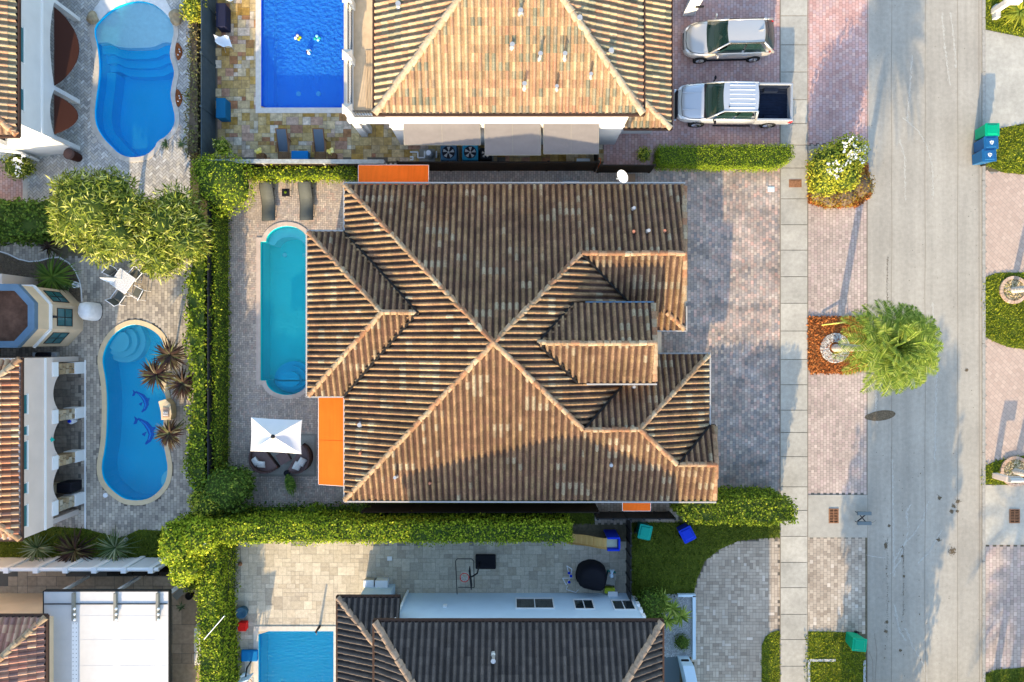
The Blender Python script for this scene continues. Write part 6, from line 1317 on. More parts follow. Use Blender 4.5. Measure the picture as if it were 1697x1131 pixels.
def daybed(label, cx, cy, r, cut_ang, cut, pil, group):
    R = thing('daybed', label, 'daybed', (*G(cx, cy), 0), group); X, Y = G(cx, cy); r /= PX; n = 40; nx, ny = math.cos(cut_ang), math.sin(cut_ang)
    pts = []
    for i in range(n):
        a = 2 * math.pi * i / n; x, y = r * math.cos(a), r * math.sin(a); dd = x * nx + y * ny
        if dd > cut: x -= (dd - cut) * nx; y -= (dd - cut) * ny
        pts.append((X + x, Y + y))
    mb = MB(); mb.prism(pts, .03, .30); mb.build('base', 'wicker_dark', R)
    ins = [(X + (p[0] - X) * .90, Y + (p[1] - Y) * .90) for p in pts]; mb = MB(); mb.prism(ins, .30, .42); mb.build('seat_cushion', 'cushion_brown', R, bevel=.04)
    mb = MB(); out = []; 
    m = [i for i in range(n) if (pts[i][0] - X) * nx + (pts[i][1] - Y) * ny < cut - .02]
    st = next(i for i in range(n) if i in m and (i - 1) % n not in m); seq = []; i = st
    while i in m: seq.append(i); i = (i + 1) % n
    for a, b in zip(seq[:-1], seq[1:]):
        t = (seq.index(a)) / len(seq); hh = .42 + .32 * math.sin(math.pi * min(1, max(0, t))) ; p, q, u, v = pts[a], pts[b], ins[b], ins[a]
        mb.add([(*p, .3), (*q, .3), (*u, .3), (*v, .3), (*p, hh), (*q, hh), (*u, hh), (*v, hh)], [(4, 5, 6, 7), (0, 1, 5, 4), (2, 3, 7, 6), (1, 2, 6, 5), (3, 0, 4, 7)])
    mb.build('backrest', 'wicker', R)
    for (dx, dy, a, lb) in pil:
        P = Vector((X + dx, Y + dy, .44)); mb = MB(); V = []; F = []; k = 8
        for i in range(k + 1):
            for j in range(k + 1):
                u, v = -1 + 2 * i / k, -1 + 2 * j / k; bul = (1 - u ** 4) * (1 - v ** 4); w_ = .21 * (1 - .10 * (1 - abs(u)) * abs(v) ** 3); h_ = .19 * (1 - .10 * (1 - abs(v)) * abs(u) ** 3); V.append((u * w_, v * h_, .02 + .09 * bul))
        V += [(x, y, -z) for x, y, z in V]; m2 = (k + 1) ** 2
        for i in range(k):
            for j in range(k): q = (i * (k + 1) + j, (i + 1) * (k + 1) + j, (i + 1) * (k + 1) + j + 1, i * (k + 1) + j + 1); F.append(q); F.append(tuple(m2 + z for z in q[::-1]))
        mt = Matrix.Translation(P + Vector((0, 0, .12))) @ Matrix.Rotation(a, 4, 'Z') @ Matrix.Rotation(.45, 4, 'X'); mb.add([mt @ Vector(v) for v in V], F); tag(mb.build('cushion', 'cushion', smooth=True), lb, 'cushion', 'cream cushions on the daybeds')
daybed('brown wicker half round daybed, left of the pair under the parasol', 446, 755, 26.5, math.radians(38), .13, [(-.50, -.22, -1.0, 'cream cushion at the far left of the left daybed'), (-.22, -.36, -.1, 'cream cushion lying flat on the left daybed')], 'wicker daybeds on the rug')
daybed('brown wicker half round daybed, right of the pair beside the long orange awning', 494, 757, 25.5, math.radians(150), .06, [(.36, -.18, 1.0, 'cream cushion nearest the arm of the right daybed'), (.12, -.38, 1.1, 'cream cushion lower on the right daybed')], 'wicker daybeds on the rug')
def coffee():
    X, Y = G(473, 757); R = thing('coffee_table', 'small brown wicker table between the two daybeds', 'table', (X, Y, 0)); mb = MB(); mb.box(X - .26, X + .26, Y - .26, Y + .26, .03, .34); mb.xf(Matrix.Translation((X, Y, 0)) @ Matrix.Rotation(.5, 4, 'Z') @ Matrix.Translation((-X, -Y, 0))); mb.build('base', 'wicker', R)
    mb = MB(); mb.box(X - .29, X + .29, Y - .29, Y + .29, .34, .38); mb.xf(Matrix.Translation((X, Y, 0)) @ Matrix.Rotation(.5, 4, 'Z') @ Matrix.Translation((-X, -Y, 0))); mb.build('table_top', 'cushion_brown', R)
coffee()
def banana():
    X, Y = G(478, 783); R = thing('potted_plant', 'dark green feathery potted plant leaning below the daybeds', 'plant', (X, Y, 0))
    mb = MB(); mb.lathe((X, Y, 0), [(.12, 0), (.16, .28), (.14, .3), (.13, .27)], 14); mb.build('pot', 'black_plastic', R)
    V = []; F = []; rd = random.Random(4)
    d0 = Vector((.42, -.78, .35)).normalized()
    for k in range(9):
        d_ = (d0 + Vector((rd.uniform(-.16, .16), rd.uniform(-.12, .12), rd.uniform(-.15, .25)))).normalized(); L = rd.uniform(.8, 1.25); e = Vector((-d_.y, d_.x, 0)).normalized()
        for i in range(18):
            t = (i + 1) / 18; p = Vector((X, Y, .3)) + d_ * L * t; p.z = max(.3, p.z - .15 * t * t)
            for s in (-1, 1):
                w_ = .22 * math.sin(math.pi * min(1, t * .8 + .12)); q = p + e * s * w_ + d_ * .10; b = len(V); V += [tuple(p), tuple(p.lerp(q, .5) + d_ * .035), tuple(q), tuple(p.lerp(q, .5) - d_ * .03)]; F.append((b, b + 1, b + 2, b + 3))
    fast('fronds', V, F, mats=['leaf_dark'], parent=R)
banana()
# ---------------- golden terrace ----------------
def deck_chair(label, px, py):
    R = thing('deck_chair', label, 'deck chair', (0, 0, 0), 'wooden deck chairs by the grey capped fence')
    mb = MB(); a, b, c, d_ = (-.62, .72), (-.2, .34), (.42, .33), (.72, .36)
    ys = [(-.72, .34), (-.2, .36), (.72, .75)]
    mb.add([(-.24, .74, .80), (.24, .74, .80), (.24, -.28, .36), (-.24, -.28, .36)], [(0, 3, 2, 1)]); mb.build('back_sling', 'sling', R)
    mb = MB(); 
    for k in range(8): mb.box(-.24, .24, -.72 + k * .055, -.68 + k * .055, .33, .35)
    mb.build('seat_slats', 'wood', R)
    for s in (-1, 1):
        mb = MB(); mb.path([(s * .27, .78, .80), (s * .27, -.28, .36), (s * .27, -.75, .35)], .03, 6); mb.build('side_frame', 'wood', R); mb = MB(); mb.box(s * .27, s * .36, -.35, .15, .55, .58); mb.build('arm', 'wood', R)
        for y in (-.7, .35): mb = MB(); mb.tube((s * .27, y, 0), (s * .27, y, .5 if y > 0 else .34), .022, n=6); mb.build('leg', 'wood', R)
    mb = MB(); mb.tube((-.27, .77, .80), (.27, .77, .80), .03, n=6); mb.build('top_rail', 'wood', R)
    place(R, (*G(px, py), 0), 0)
deck_chair('wooden deck chair with blue grey sling, left one by the fence', 474, 246); deck_chair('wooden deck chair with blue grey sling, right one by the fence', 534, 246)
def cube(label, x0, y0, x1, y1, h, mat, name='cube_seat', cat='cube seat'):
    R = thing(name, label, cat, (*G((x0 + x1) / 2, (y0 + y1) / 2), 0)); mb = MB(); mb.gbox(x0, y0, x1, y1, .02, h - .06); mb.build('base', mat, R, bevel=.02); mb = MB(); mb.gbox(x0 - .3, y0 - .3, x1 + .3, y1 + .3, h - .06, h); mb.build('top_cushion', mat, R, bevel=.025)
cube('dark navy box seat by the slate fence', 368, 17, 383, 55, .75, 'navy_cube'); cube('blue cube seat further down the slate fence', 368, 171, 383, 203, .75, 'blue_cube'); cube('blue low box between the two wooden deck chairs', 487, 254, 514, 268, .42, 'plastic_blue')
def shell_chair(label, px, py, rz):
    R = thing('shell_chair', label, 'chair', (0, 0, 0), 'white moulded chairs by the slate fence'); mb = MB(); V = []; F = []; n = 12; k = 8
    for i in range(n + 1):
        t = i / n
        for j in range(k + 1):
            s = -1 + 2 * j / k; y = -.28 + .62 * t if t < .65 else .12 + (t - .65) * .35; z = .44 - .02 * math.sin(t * 3) if t < .6 else .44 + (t - .6) * 1.15; w_ = .30 - .05 * t; z += .22 * abs(s) ** 3 * (1 if t > .2 else t * 5); V.append((s * w_, y + .1 * (1 - abs(s)) * (t > .6), z))
    for i in range(n):
        for j in range(k): F.append((i * (k + 1) + j, i * (k + 1) + j + 1, (i + 1) * (k + 1) + j + 1, (i + 1) * (k + 1) + j))
    mb.add(V, F); mb.build('shell', 'plastic_white', R, smooth=True)
    for x, y in ((-.2, -.2), (.2, -.2), (-.2, .2), (.2, .2)): mb = MB(); mb.tube((x * 1.2, y * 1.2, 0), (x * .6, y * .6, .42), .015, n=6); mb.build('leg', 'metal_grey', R)
    place(R, (*G(px, py), 0), rz)
shell_chair('white moulded shell chair below the navy box seat', 379, 78, 1.9); shell_chair('white moulded chair cut by the top edge of the picture', 388, 4, 2.2)
def flower_table(label, px, py):
    X, Y = G(px, py); R = thing('plant_stand', label, 'plant stand', (X, Y, 0), 'flower stands beside the deck chairs'); mb = MB(); mb.box(X - .2, X + .2, Y - .14, Y + .14, .03, .42); mb.build('stand', 'wood', R)
    for dx, dy in ((-.1, .05), (.04, .12), (.12, .02), (-.02, -.03), (.1, .15)): mb = MB(); mb.tube((X, Y, .42), (X + dx, Y + dy + .1, .72), .008, n=4); mb.lathe((X + dx, Y + dy + .1, .72), [(.03, 0), (.085, .02), (.07, .04), (.02, .045)], 9); mb.build('flower', 'flower_yellow', R)
flower_table('cream flowers on a small stand left of the deck chairs', 436, 262); flower_table('cream flowers on a small stand right of the deck chairs', 553, 262)
def ball():
    c = W(512, 86, -.02); R = thing('beach_ball', 'white, teal and maroon beach ball floating on the cobalt pool', 'beach ball', c)
    for k, mt in enumerate(('plastic_white', 'plastic_teal', 'plastic_white', 'awning_brown', 'plastic_white', 'plastic_blue')):
        V = []; F = []; r = .14; m = 6; kk = 8
        for i in range(kk + 1):
            for j in range(m + 1): th = math.pi * i / kk; ph = (k + j / m) * math.pi / 3; V.append((c.x + r * math.sin(th) * math.cos(ph), c.y + r * math.sin(th) * math.sin(ph), c.z + r * math.cos(th)))
        for i in range(kk):
            for j in range(m): F.append((i * (m + 1) + j, (i + 1) * (m + 1) + j, (i + 1) * (m + 1) + j + 1, i * (m + 1) + j + 1))
        mb = MB(); mb.add(V, F); mb.build('panel', mt, R, smooth=True)
ball()
def toy(label, px, py, mats, name='pool_toy'):
    c = W(px, py, -.12); R = thing(name, label, 'pool toy', c); rd = random.Random(px)
    for k in range(4): mb = MB(); a = k * 1.7; mb.lathe((c.x + math.cos(a) * .12, c.y + math.sin(a) * .1, c.z), [(.03, 0), (.08, .03), (.07, .08), (.02, .1)], 9); mb.build('float_lobe', mats[k % len(mats)], R, smooth=True)
toy('small yellow and pink pool toy near the sunlit water edge', 494, 63, ('plastic_lime', 'stucco_pink', 'plastic_white')); toy('small turquoise pool toy right of the yellow one', 526, 64, ('plastic_teal', 'pool_light'))
# ---------------- air conditioners, dish, side yards ----------------
def ac(label, px, py, s, h, mat, fan='black_plastic'):
    X, Y = G(px, py); R = thing('air_conditioner', label, 'air conditioner', (X, Y, 0)); mb = MB(); mb.box(X - s / 2, X + s / 2, Y - s / 2, Y + s / 2, .08, h); mb.build('housing', mat, R, bevel=.05)
    mb = MB(); mb.box(X - s / 2 - .08, X + s / 2 + .08, Y - s / 2 - .08, Y + s / 2 + .08, 0.02, .08); mb.build('plinth', 'concrete', R)
    mb = MB(); mb.lathe((X, Y, h), [(s * .40, .002), (s * .40, .006), (s * .1, .006)], 20); f = mb.build('fan_opening', fan, R)
    mb = MB()
    for k in range(5): a = k * 1.2566; mb.add([(X + math.cos(a) * .05, Y + math.sin(a) * .05, h + .012), (X + math.cos(a) * s * .36, Y + math.sin(a) * s * .36, h + .012), (X + math.cos(a + .6) * s * .34, Y + math.sin(a + .6) * s * .34, h + .02)], [(0, 1, 2)])
    mb.lathe((X, Y, h + .012), [(.06, 0), (.05, .03)], 10); mb.build('fan_blades', 'metal_grey', f)
    mb = MB()
    for k in range(7):
        x = X - s / 2 + .1 + k * (s - .2) / 6; mb.box(x - .012, x + .012, Y - s / 2 - .008, Y - s / 2, .15, h - .12)
    mb.build('louvres', 'black_plastic', R)
ac('slate blue air conditioner half under the left grey awning', 746, 261, .82, .95, 'ac_slate'); ac('bright teal air conditioner half under the left grey awning', 781, 261, .80, .95, 'ac_blue'); ac('dark air conditioner squeezed beside the middle grey awning', 806, 262, .6, .8, 'ac_black')
ac('pale grey air conditioner against the north eave of the central house', 944, 319, .85, .9, 'metal_grey')
def pump():
    X, Y = G(705, 258); R = thing('pool_pump', 'white pool pump and pipes left of the air conditioners', 'pool pump', (X, Y, 0)); mb = MB(); mb.lathe((X + .25, Y - .05, .05), [(.2, 0), (.22, .5), (.15, .62), (.05, .66)], 16); mb.build('filter_tank', 'metal_grey', R)
    mb = MB(); mb.lathe((X + .25, Y - .05, .72), [(.12, 0), (.12, .04), (.03, .05)], 12); mb.build('tank_cap', 'plastic_white', R)
    mb = MB(); mb.path([(X - .75, Y + .1, .3), (X - .35, Y + .1, .3), (X - .35, Y - .2, .3), (X, Y - .2, .3), (X, Y + .15, .3)], .04, 8); mb.path([(X - .75, Y - .15, .3), (X - .6, Y - .15, .3), (X - .6, Y - .3, .3), (X - .75, Y - .3, .3)], .04, 8); mb.path([(X + .6, Y + .15, .3), (X + .6, Y - .2, .3)], .04, 8); mb.build('pipework', 'pvc', R)
    mb = MB(); mb.box(X - .3, X + .5, Y - .4, Y + .3, .02, .1); mb.build('plinth', 'concrete', R)
pump()
def dish():
    P = PN_main.at(1030, 300) + Vector((0, 0, .0)); R = thing('satellite_dish', 'white satellite dish on the north east eave of the central house', 'satellite dish', P); c = P + Vector((0, .05, .75)); ax = Vector((-.75, -.35, .55)).normalized()
    u = ax.orthogonal().normalized(); v = ax.cross(u); V = []; F = []; n = 22; rings = (0, .12, .24, .34)
    for r in rings:
        for i in range(n): a = 2 * math.pi * i / n; V.append(c + u * math.cos(a) * r * .85 + v * math.sin(a) * r + ax * (r * r * .9))
    for k in range(3):
        for i in range(n): F.append((k * n + i, k * n + (i + 1) % n, (k + 1) * n + (i + 1) % n, (k + 1) * n + i))
    mb = MB(); mb.add(V, F); mb.build('reflector', 'plastic_white', R, smooth=True)
    mb = MB(); e = c + ax * .42 + Vector((0, 0, -.1)); mb.tube(c - v * .3, e, .015, n=6); mb.tube(e - ax * .05, e + ax * .06, .04, n=8); mb.build('feed_arm', 'metal_grey', R)
    mb = MB(); mb.tube(P, c - ax * .04, .025, n=8); mb.box(P.x - .1, P.x + .1, P.y - .1, P.y + .1, P.z, P.z + .03); mb.build('mast', 'metal_grey', R)
dish()
def box_thing(name, label, cat, x0, y0, x1, y1, h, mat, lid=None, rz=0, group=None):
    cx, cy = G((x0 + x1) / 2, (y0 + y1) / 2); hx, hy = abs(x1 - x0) / 2 / PX, abs(y1 - y0) / 2 / PX; R = thing(name, label, cat, (0, 0, 0), group); mb = MB(); mb.box(-hx, hx, -hy, hy, .02, h * .82); mb.build('body', mat, R, bevel=min(.03, hx * .3, hy * .3))
    mb = MB(); mb.box(-hx - .015, hx + .015, -hy - .015, hy + .015, h * .82, h); mb.build('lid', lid or mat, R, bevel=min(.02, hx * .3, hy * .3)); place(R, (cx, cy, 0), rz); return R
box_thing('storage_box', 'pale blue plastic box against the dark fence below the right grey awning', 'storage box', 955, 267, 976, 277, .45, 'plastic_white', 'stucco_blue'); box_thing('cardboard_box', 'brown box in the dark side yard right of the satellite dish', 'box', 1035, 292, 1050, 304, .45, 'card')
mb = MB(); X, Y = G(992, 270); mb.path([(X + math.cos(a / 8 * 6.283) * .07, Y + math.sin(a / 8 * 6.283) * .16, .35) for a in range(9)], .02, 5); mb.path([(X, Y - .15, .33), (X - .1, Y - .5, .1)], .02, 5); tag(mb.build('racket', 'awning_orange'), 'small orange rimmed racket by the dark side gate', 'racket')
mb = MB(); X, Y = G(738, 309); mb.lathe((X, Y, .02), [(.14, 0), (.16, .4), (.1, .45)], 12); tag(mb.build('bucket', 'black_plastic'), 'black bucket by the north eave of the central house', 'bucket')
def table_leaf(): pass
# lid, drains, street things
def grate(label, x0, y0, x1, y1):
    R = thing('drain_grate', label, 'drain grate', (*G((x0 + x1) / 2, (y0 + y1) / 2), 0.03), 'rusty drain grates'); mb = MB(); mb.gbox(x0, y0, x1, y1, .03, .034); mb.build('pit', 'pit', R); mb = MB(); t = 1.5
    for a in ((x0, y0, x1, y0 + t), (x0, y1 - t, x1, y1), (x0, y0 + t, x0 + t, y1 - t), (x1 - t, y0 + t, x1, y1 - t)): mb.gbox(*a, .034, .06)
    mb.build('frame', 'rust', R); mb = MB(); n = 8
    for k in range(1, n): y = y0 + t + (y1 - y0 - 2 * t) * k / n; mb.gbox(x0 + t, y - .6, x1 - t, y + .6, .036, .055)
    mb.gbox((x0 + x1) / 2 - .6, y0 + t, (x0 + x1) / 2 + .6, y1 - t, .037, .057); mb.build('bars', 'rust', R)
grate('rusty drain grate on the concrete apron by the road', 1373, 843, 1389, 867); grate('rusty drain grate on the far concrete drive', 1672, 844, 1689, 867)
def letterstand():
    X, Y = G(1412, 860); R = thing('parking_barrier', 'dark folding metal stand lying at the road edge by the drain', 'barrier', (X, Y, 0)); mb = MB()
    for y in (848, 864): mb = MB(); a = G(1414, y); mb.box(a[0], a[0] + .72, a[1] - .09, a[1] + .09, .35, .47); mb.build('bar', 'fence_steel', R, bevel=.02)
    mb = MB(); a, b = G(1418, 850), G(1428, 862); mb.tube((*a, .4), (*b, .4), .03, n=6); a, b = G(1428, 850), G(1415, 861); mb.tube((*a, .4), (*b, .4), .03, n=6); mb.build('cross_brace', 'metal_dark', R)
    for x, y in ((1417, 848), (1433, 848), (1417, 864), (1433, 864)): mb = MB(); a = G(x, y); mb.tube((*a, 0), (*a, .36), .02, n=6); mb.build('leg', 'metal_dark', R)
letterstand()
mb = MB(); mb.gbox(1307, 298, 1328, 311, .03, .042); mb.gbox(1309, 300, 1326, 309, .042, .05); tag(mb.build('meter_lid', 'rust'), 'brown meter box lid set in the pavement', 'meter lid')
mb = MB(); mb.gbox(1272, 310, 1283, 318, .012, .03); mb.gbox(1274, 311.5, 1281, 316.5, .03, .036); tag(mb.build('meter_lid', 'stucco_blue'), 'small grey blue lid in the driveway pavers', 'meter lid')
mb = MB(); a, b = W(1362, 539, .25), W(1403, 534, .45); mb.tube(a, b, .03, .045, 8); mb.tube(b, W(1406, 534, .0), .02, n=6); tag(mb.build('marker_stake', 'yellow_tape'), 'yellow marker stake lying over the orange mulch', 'stake')
def ring_bed(label, cx, cy, r, a0, a1, mat, inner, n_, name='stone_ring', wd=5, hgt=.12):
    R = thing(name, label, 'bed edging', (*G(cx, cy), 0)); k = max(8, int(abs(a1 - a0) / 15)); mb = MB()
    for i in range(k):
        s, e = math.radians(a0 + (a1 - a0) * (i + .04) / k), math.radians(a0 + (a1 - a0) * (i + .96) / k); q = [(cx + rr * math.cos(t), cy + rr * math.sin(t)) for rr, t in ((r, s), (r + wd, s), (r + wd, e), (r, e))]; mb.prism(gp(q), .02, hgt + random.uniform(-.01, .01)); mb.r[-6:] = [(random.random(), random.random())] * 6
    mb.build('edging_blocks', mat, R)
    if inner: chips('pebble_bed', inner, arcp(cx, cy, r, r, 0, 350, 24), 'gravel_tan', 'dirt', n_, .09, .04, .07)
def cobble_ring():
    R = thing('cobble_ring', 'white cobbled ring around the foot of the feathery palm', 'bed edging', (*G(1383, 577), 0)); mb = MB()
    for k, r in enumerate((11, 13.5, 16, 18.5, 21, 23.5)):
        n = int(r * 2.6)
        for i in range(n):
            a = 2 * math.pi * (i + random.random() * .5) / n; X, Y = G(1383 + r * math.cos(a), 577 + r * math.sin(a)); s = random.uniform(.035, .06); mb.lathe((X, Y, .05), [(s, 0), (s * .9, .05), (s * .4, .075)], 6); m_ = len(mb.r) - 14
    mb.build('cobbles', 'cobble', R)
    for i in range(len(R.children[0].data.polygons)): pass
cobble_ring()
ring_bed('brick ring bed on the lawn across the road', 1678, 481, 18, 0, 360, 'stone_ring', 'tan pebbles inside the brick ring across the road', 1500)
ring_bed('half ring bed of stone blocks by the far letter box', 1681, 781, 20, 0, 360, 'stone_ring', 'tan pebbles inside the lower ring across the road', 1500)
def palm_stub(label, px, py, dx, dy):
    R = thing('palm_trunk_tree', label, 'palm tree', (*G(px, py), 0)); X, Y = G(px, py); mb = MB(); prev = Vector((X, Y, 0)); n = 14
    for i in range(n): t = (i + 1) / n; p = Vector((X + dx * t, Y + dy * t, 5.6 * t)); mb.tube(prev, p, .17, .15, 12); prev = p
    mb.build('trunk', 'palm_bark', R); V = []; F = []; rd = random.Random(px)
    for i in range(26): frond(V, F, prev, i * 2.4, math.radians(-20 + 85 * (i / 26) + rd.uniform(-5, 5)), 2.0 * rd.uniform(.85, 1), .35, rd)
    fast('crown', V, F, mats=['leaf_palm'], parent=R)
palm_stub('palm with white trunk rising from the brick ring, crown outside the frame', 1677, 481, .9, 0); palm_stub('palm with pale trunk in the lower ring bed, crown outside the frame', 1681, 781, 1.0, -.1)
def mailbox(label, px, py, mat, box, rz=0):
    R = thing('letter_box', label, 'letter box', (0, 0, 0)); mb = MB(); mb.box(-.14, .14, -.14, .14, 0, 1.05); mb.build('post', mat, R, bevel=.02); mb = MB(); mb.box(-.12, .55, -.16, .16, 1.05, 1.12); mb.build('shelf', mat, R)
    mb = MB(); V = []; n = 8
    for x in (-.1, .55):
        V += [(x, -.12, 1.12), (x, .12, 1.12)] + [(x, .12 * math.cos(math.pi * k / n), 1.25 + .1 * math.sin(math.pi * k / n)) for k in range(n + 1)]
    m = n + 3; mb.add(V, [tuple(range(m)), tuple(range(2 * m - 1, m - 1, -1))] + [(i, (i + 1) % m, m + (i + 1) % m, m + i) for i in [0] + list(range(1, m))]); mb.build('box', box, R); place(R, (*G(px, py), 0), rz)
mailbox('white letter box on a stone post at the upper right corner', 1646, 20, 'coping_stone', 'plastic_white', 0); mailbox('stone letter box post beside the lower ring bed', 1648, 788, 'stucco_pink', 'metal_grey', 0)
mb = MB(); mb.gbox(1643, 12, 1651, 34, .02, .35); tag(mb.build('stone_block', 'gravel_base', bevel=.02), 'pale stone block under the white letter box', 'stone')
# ---------------- lower patio ----------------
def slide():
    R = thing('playground_slide', 'yellow play slide with blue ladder frame against the tall hedge', 'slide', (*G(985, 888), 0)); mb = MB(); n = 14; V = []; F = []
    for i in range(n + 1):
        t = i / n; x = G(1000 - 62 * t, 0)[0]; z = 1.25 - 1.05 * t + (.06 * math.sin(t * 9)); 
        for y, dz in ((880, .14), (881.5, 0), (896, 0), (897.5, .14)): V.append((x, G(0, y)[1], z + dz))
    for i in range(n):
        for j in range(3): F.append((i * 4 + j, i * 4 + j + 1, (i + 1) * 4 + j + 1, (i + 1) * 4 + j))
    mb.add(V, F); mb.build('chute', 'plastic_yellow', R)
    mb = MB()
    for k in range(6): x = G(994 - 8 * k, 0)[0]; mb.box(x - .015, x + .015, G(0, 895)[1], G(0, 882)[1], 1.2 - k * .13, 1.26 - k * .13)
    mb.build('ribs', 'plastic_yellow', R)
    mb = MB(); mb.gbox(1000, 881, 1017, 896, 1.1, 1.2); mb.build('platform', 'plastic_slide', R); mb = MB(); mb.gbox(1000, 877.5, 1020, 880.5, .02, 1.5); mb.gbox(1000, 896.5, 1020, 899.5, .02, 1.5); mb.gbox(1018, 880.5, 1021, 896.5, .4, 1.45); mb.build('ladder_frame', 'bin_royal', R, bevel=.02)
slide()
def hoop(label, bx, by, size, basem, hz, dirx, diry, boardm, rimm, base_dims):
    X, Y = G(bx, by); R = thing('basketball_hoop', label, 'basketball hoop', (X, Y, 0)); mb = MB(); mb.box(X - base_dims[0] / 2, X + base_dims[0] / 2, Y - base_dims[1] / 2, Y + base_dims[1] / 2, .02, .2); mb.build('base', basem, R, bevel=.06)
    tx, ty = X + dirx * .5, Y + diry * .5; mb = MB(); mb.path([(X + dirx * .3, Y + diry * .3, .2), (X + dirx * .35, Y + diry * .35, hz - .4), (tx + dirx * .1, ty + diry * .1, hz)], .04, 8); mb.build('post', 'metal_dark', R)
    px_, py_ = -diry, dirx; bx_, by_ = tx + dirx * .15, ty + diry * .15; mb = MB(); w_ = size; c = [(bx_ + px_ * w_ - dirx * .02, by_ + py_ * w_ - diry * .02), (bx_ - px_ * w_ - dirx * .02, by_ - py_ * w_ - diry * .02), (bx_ - px_ * w_ + dirx * .02, by_ - py_ * w_ + diry * .02), (bx_ + px_ * w_ + dirx * .02, by_ + py_ * w_ + diry * .02)]; mb.prism(c, hz - .2, hz + .5); mb.build('backboard', boardm, R)
    cx, cy = bx_ + dirx * .30, by_ + diry * .30; r = .21; mb = MB(); mb.path([(cx + math.cos(a / 18 * 6.2832) * r, cy + math.sin(a / 18 * 6.2832) * r, hz) for a in range(19)], .018, 6); mb.tube((bx_, by_, hz), (cx - dirx * r, cy - diry * r, hz), .035, n=6); mb.build('rim', rimm, R)
    mb = MB()
    for k in range(10): a = k / 10 * 6.2832; mb.tube((cx + math.cos(a) * r, cy + math.sin(a) * r, hz), (cx + math.cos(a + .5) * r * .6, cy + math.sin(a + .5) * r * .6, hz - .35), .008, n=4); mb.tube((cx + math.cos(a) * r, cy + math.sin(a) * r, hz), (cx + math.cos(a - .5) * r * .6, cy + math.sin(a - .5) * r * .6, hz - .35), .008, n=4)
    mb.build('net', 'plastic_white', R); return R
hoop('black basketball hoop with red rim on the shaded stone patio', 805, 930, .45, 'black_plastic', 2.2, -1, -.12, 'black_plastic', 'plastic_red', (1.05, .75))
hoop('small blue poolside basketball hoop with pink rim, lower left pool', 415, 1085, .32, 'plastic_blue', 1.2, .35, -.93, 'stucco_blue', 'terracotta', (.85, .6))
def frame_goal():
    R = thing('goal_frame', 'thin black metal rebound frame under the basketball hoop', 'goal frame', (*G(770, 945), 0)); mb = MB(); P = [(*G(758, 985), .15), (*G(758, 918), 1.2), (*G(761, 914), 1.25), (*G(784, 914), 1.25), (*G(787, 918), 1.2), (*G(787, 968), .5)]; mb.path(P, .02, 6); mb.build('hoop_tube', 'metal_dark', R); mb = MB(); mb.tube((*G(760, 969), .4), (*G(787, 968), .5), .018, n=6); mb.build('lower_bar', 'metal_dark', R)
frame_goal()
def cover(label, pts, h, mat, name='grill_cover', cat='grill cover', top=.72, seed=1):
    c = (sum(p[0] for p in pts) / len(pts), sum(p[1] for p in pts) / len(pts)); X, Y = G(*c); R = thing(name, label, cat, (X, Y, 0)); mb = MB(); n = len(pts); P = gp(pts); V = []; F = []; rd = random.Random(seed); lv = [(1.0, .03), (.98, h * .35), (.95, h * .7), (.86, h * .88), (top, h * .97), (.3, h)]
    for s, z in lv:
        for i, p in enumerate(P): k = s * (1 + rd.uniform(-.02, .02)); V.append((X + (p[0] - X) * k, Y + (p[1] - Y) * k, z + rd.uniform(-.02, .02)))
    V.append((X, Y, h + .01)); ar = sum(P[i][0] * P[(i + 1) % n][1] - P[(i + 1) % n][0] * P[i][1] for i in range(n))
    for j in range(len(lv) - 1):
        for i in range(n): F.append((j * n + i, j * n + (i + 1) % n, (j + 1) * n + (i + 1) % n, (j + 1) * n + i))
    b = (len(lv) - 1) * n
    for i in range(n): F.append((b + i, b + (i + 1) % n, len(V) - 1))
    if ar < 0: F = [f[::-1] for f in F]
    mb.add(V, F); mb.build('cover', mat, R, smooth=True); mb = MB(); q = [(X + (p[0] - X) * 1.01, Y + (p[1] - Y) * 1.01) for p in P]; mb.path([(*p, .05) for p in q + q[:1]], .02, 5); mb.build('hem_cord', 'metal_dark', R); return R
cover('large black fabric cover over patio furniture beside the pale blue wall', smooth_poly([(955, 945), (960, 932), (980, 926), (999, 934), (1004, 948), (1001, 965), (996, 972), (985, 971), (958, 966), (954, 955)], 1), 1.1, 'black_plastic', 'furniture_cover', 'furniture cover')
cover('white fabric cover over a grill by the hexagonal bay', smooth_poly([(148, 503), (160, 501), (170, 505), (171, 520), (167, 531), (155, 533), (146, 525)], 1), 1.1, 'cover_white', seed=4)
def bikes():
    R = thing('climbing_toy', 'white and blue tubular toy frame left of the black cover', 'toy', (*G(943, 950), 0)); mb = MB(); z = .5; g = lambda x, y, zz=z: (*G(x, y), zz)
    mb.path([g(938, 933), g(946, 938), g(946, 955, .3), g(931, 953), g(937, 964), g(944, 955, .3), g(938, 933)], .018, 5); mb.path([g(939, 966), g(938, 975, .2), g(954, 980, .2), g(957, 972)], .018, 5); mb.build('tubes', 'plastic_white', R); mb = MB()
    for x, y in ((942, 945), (945, 950), (942, 960)): X, Y = G(x, y); mb.lathe((X, Y, .42), [(.03, 0), (.08, .04), (.06, .1), (.02, .12)], 7)
    mb.build('blue_joints', 'bin_royal', R)
bikes()
box_thing('cooler', 'green and grey cooler right of the black cover', 'cooler', 1004, 945, 1018, 964, .5, 'plastic_teal', 'rug', -.2); box_thing('toolbox', 'lime green case beside the black cover', 'case', 1001, 971, 1017, 979, .4, 'plastic_lime', None); box_thing('drinks_box', 'white lettered box next to the lime green case', 'box', 1006, 976, 1021, 984, .5, 'sign_white')
mb = MB()
X, Y = G(1011, 946)
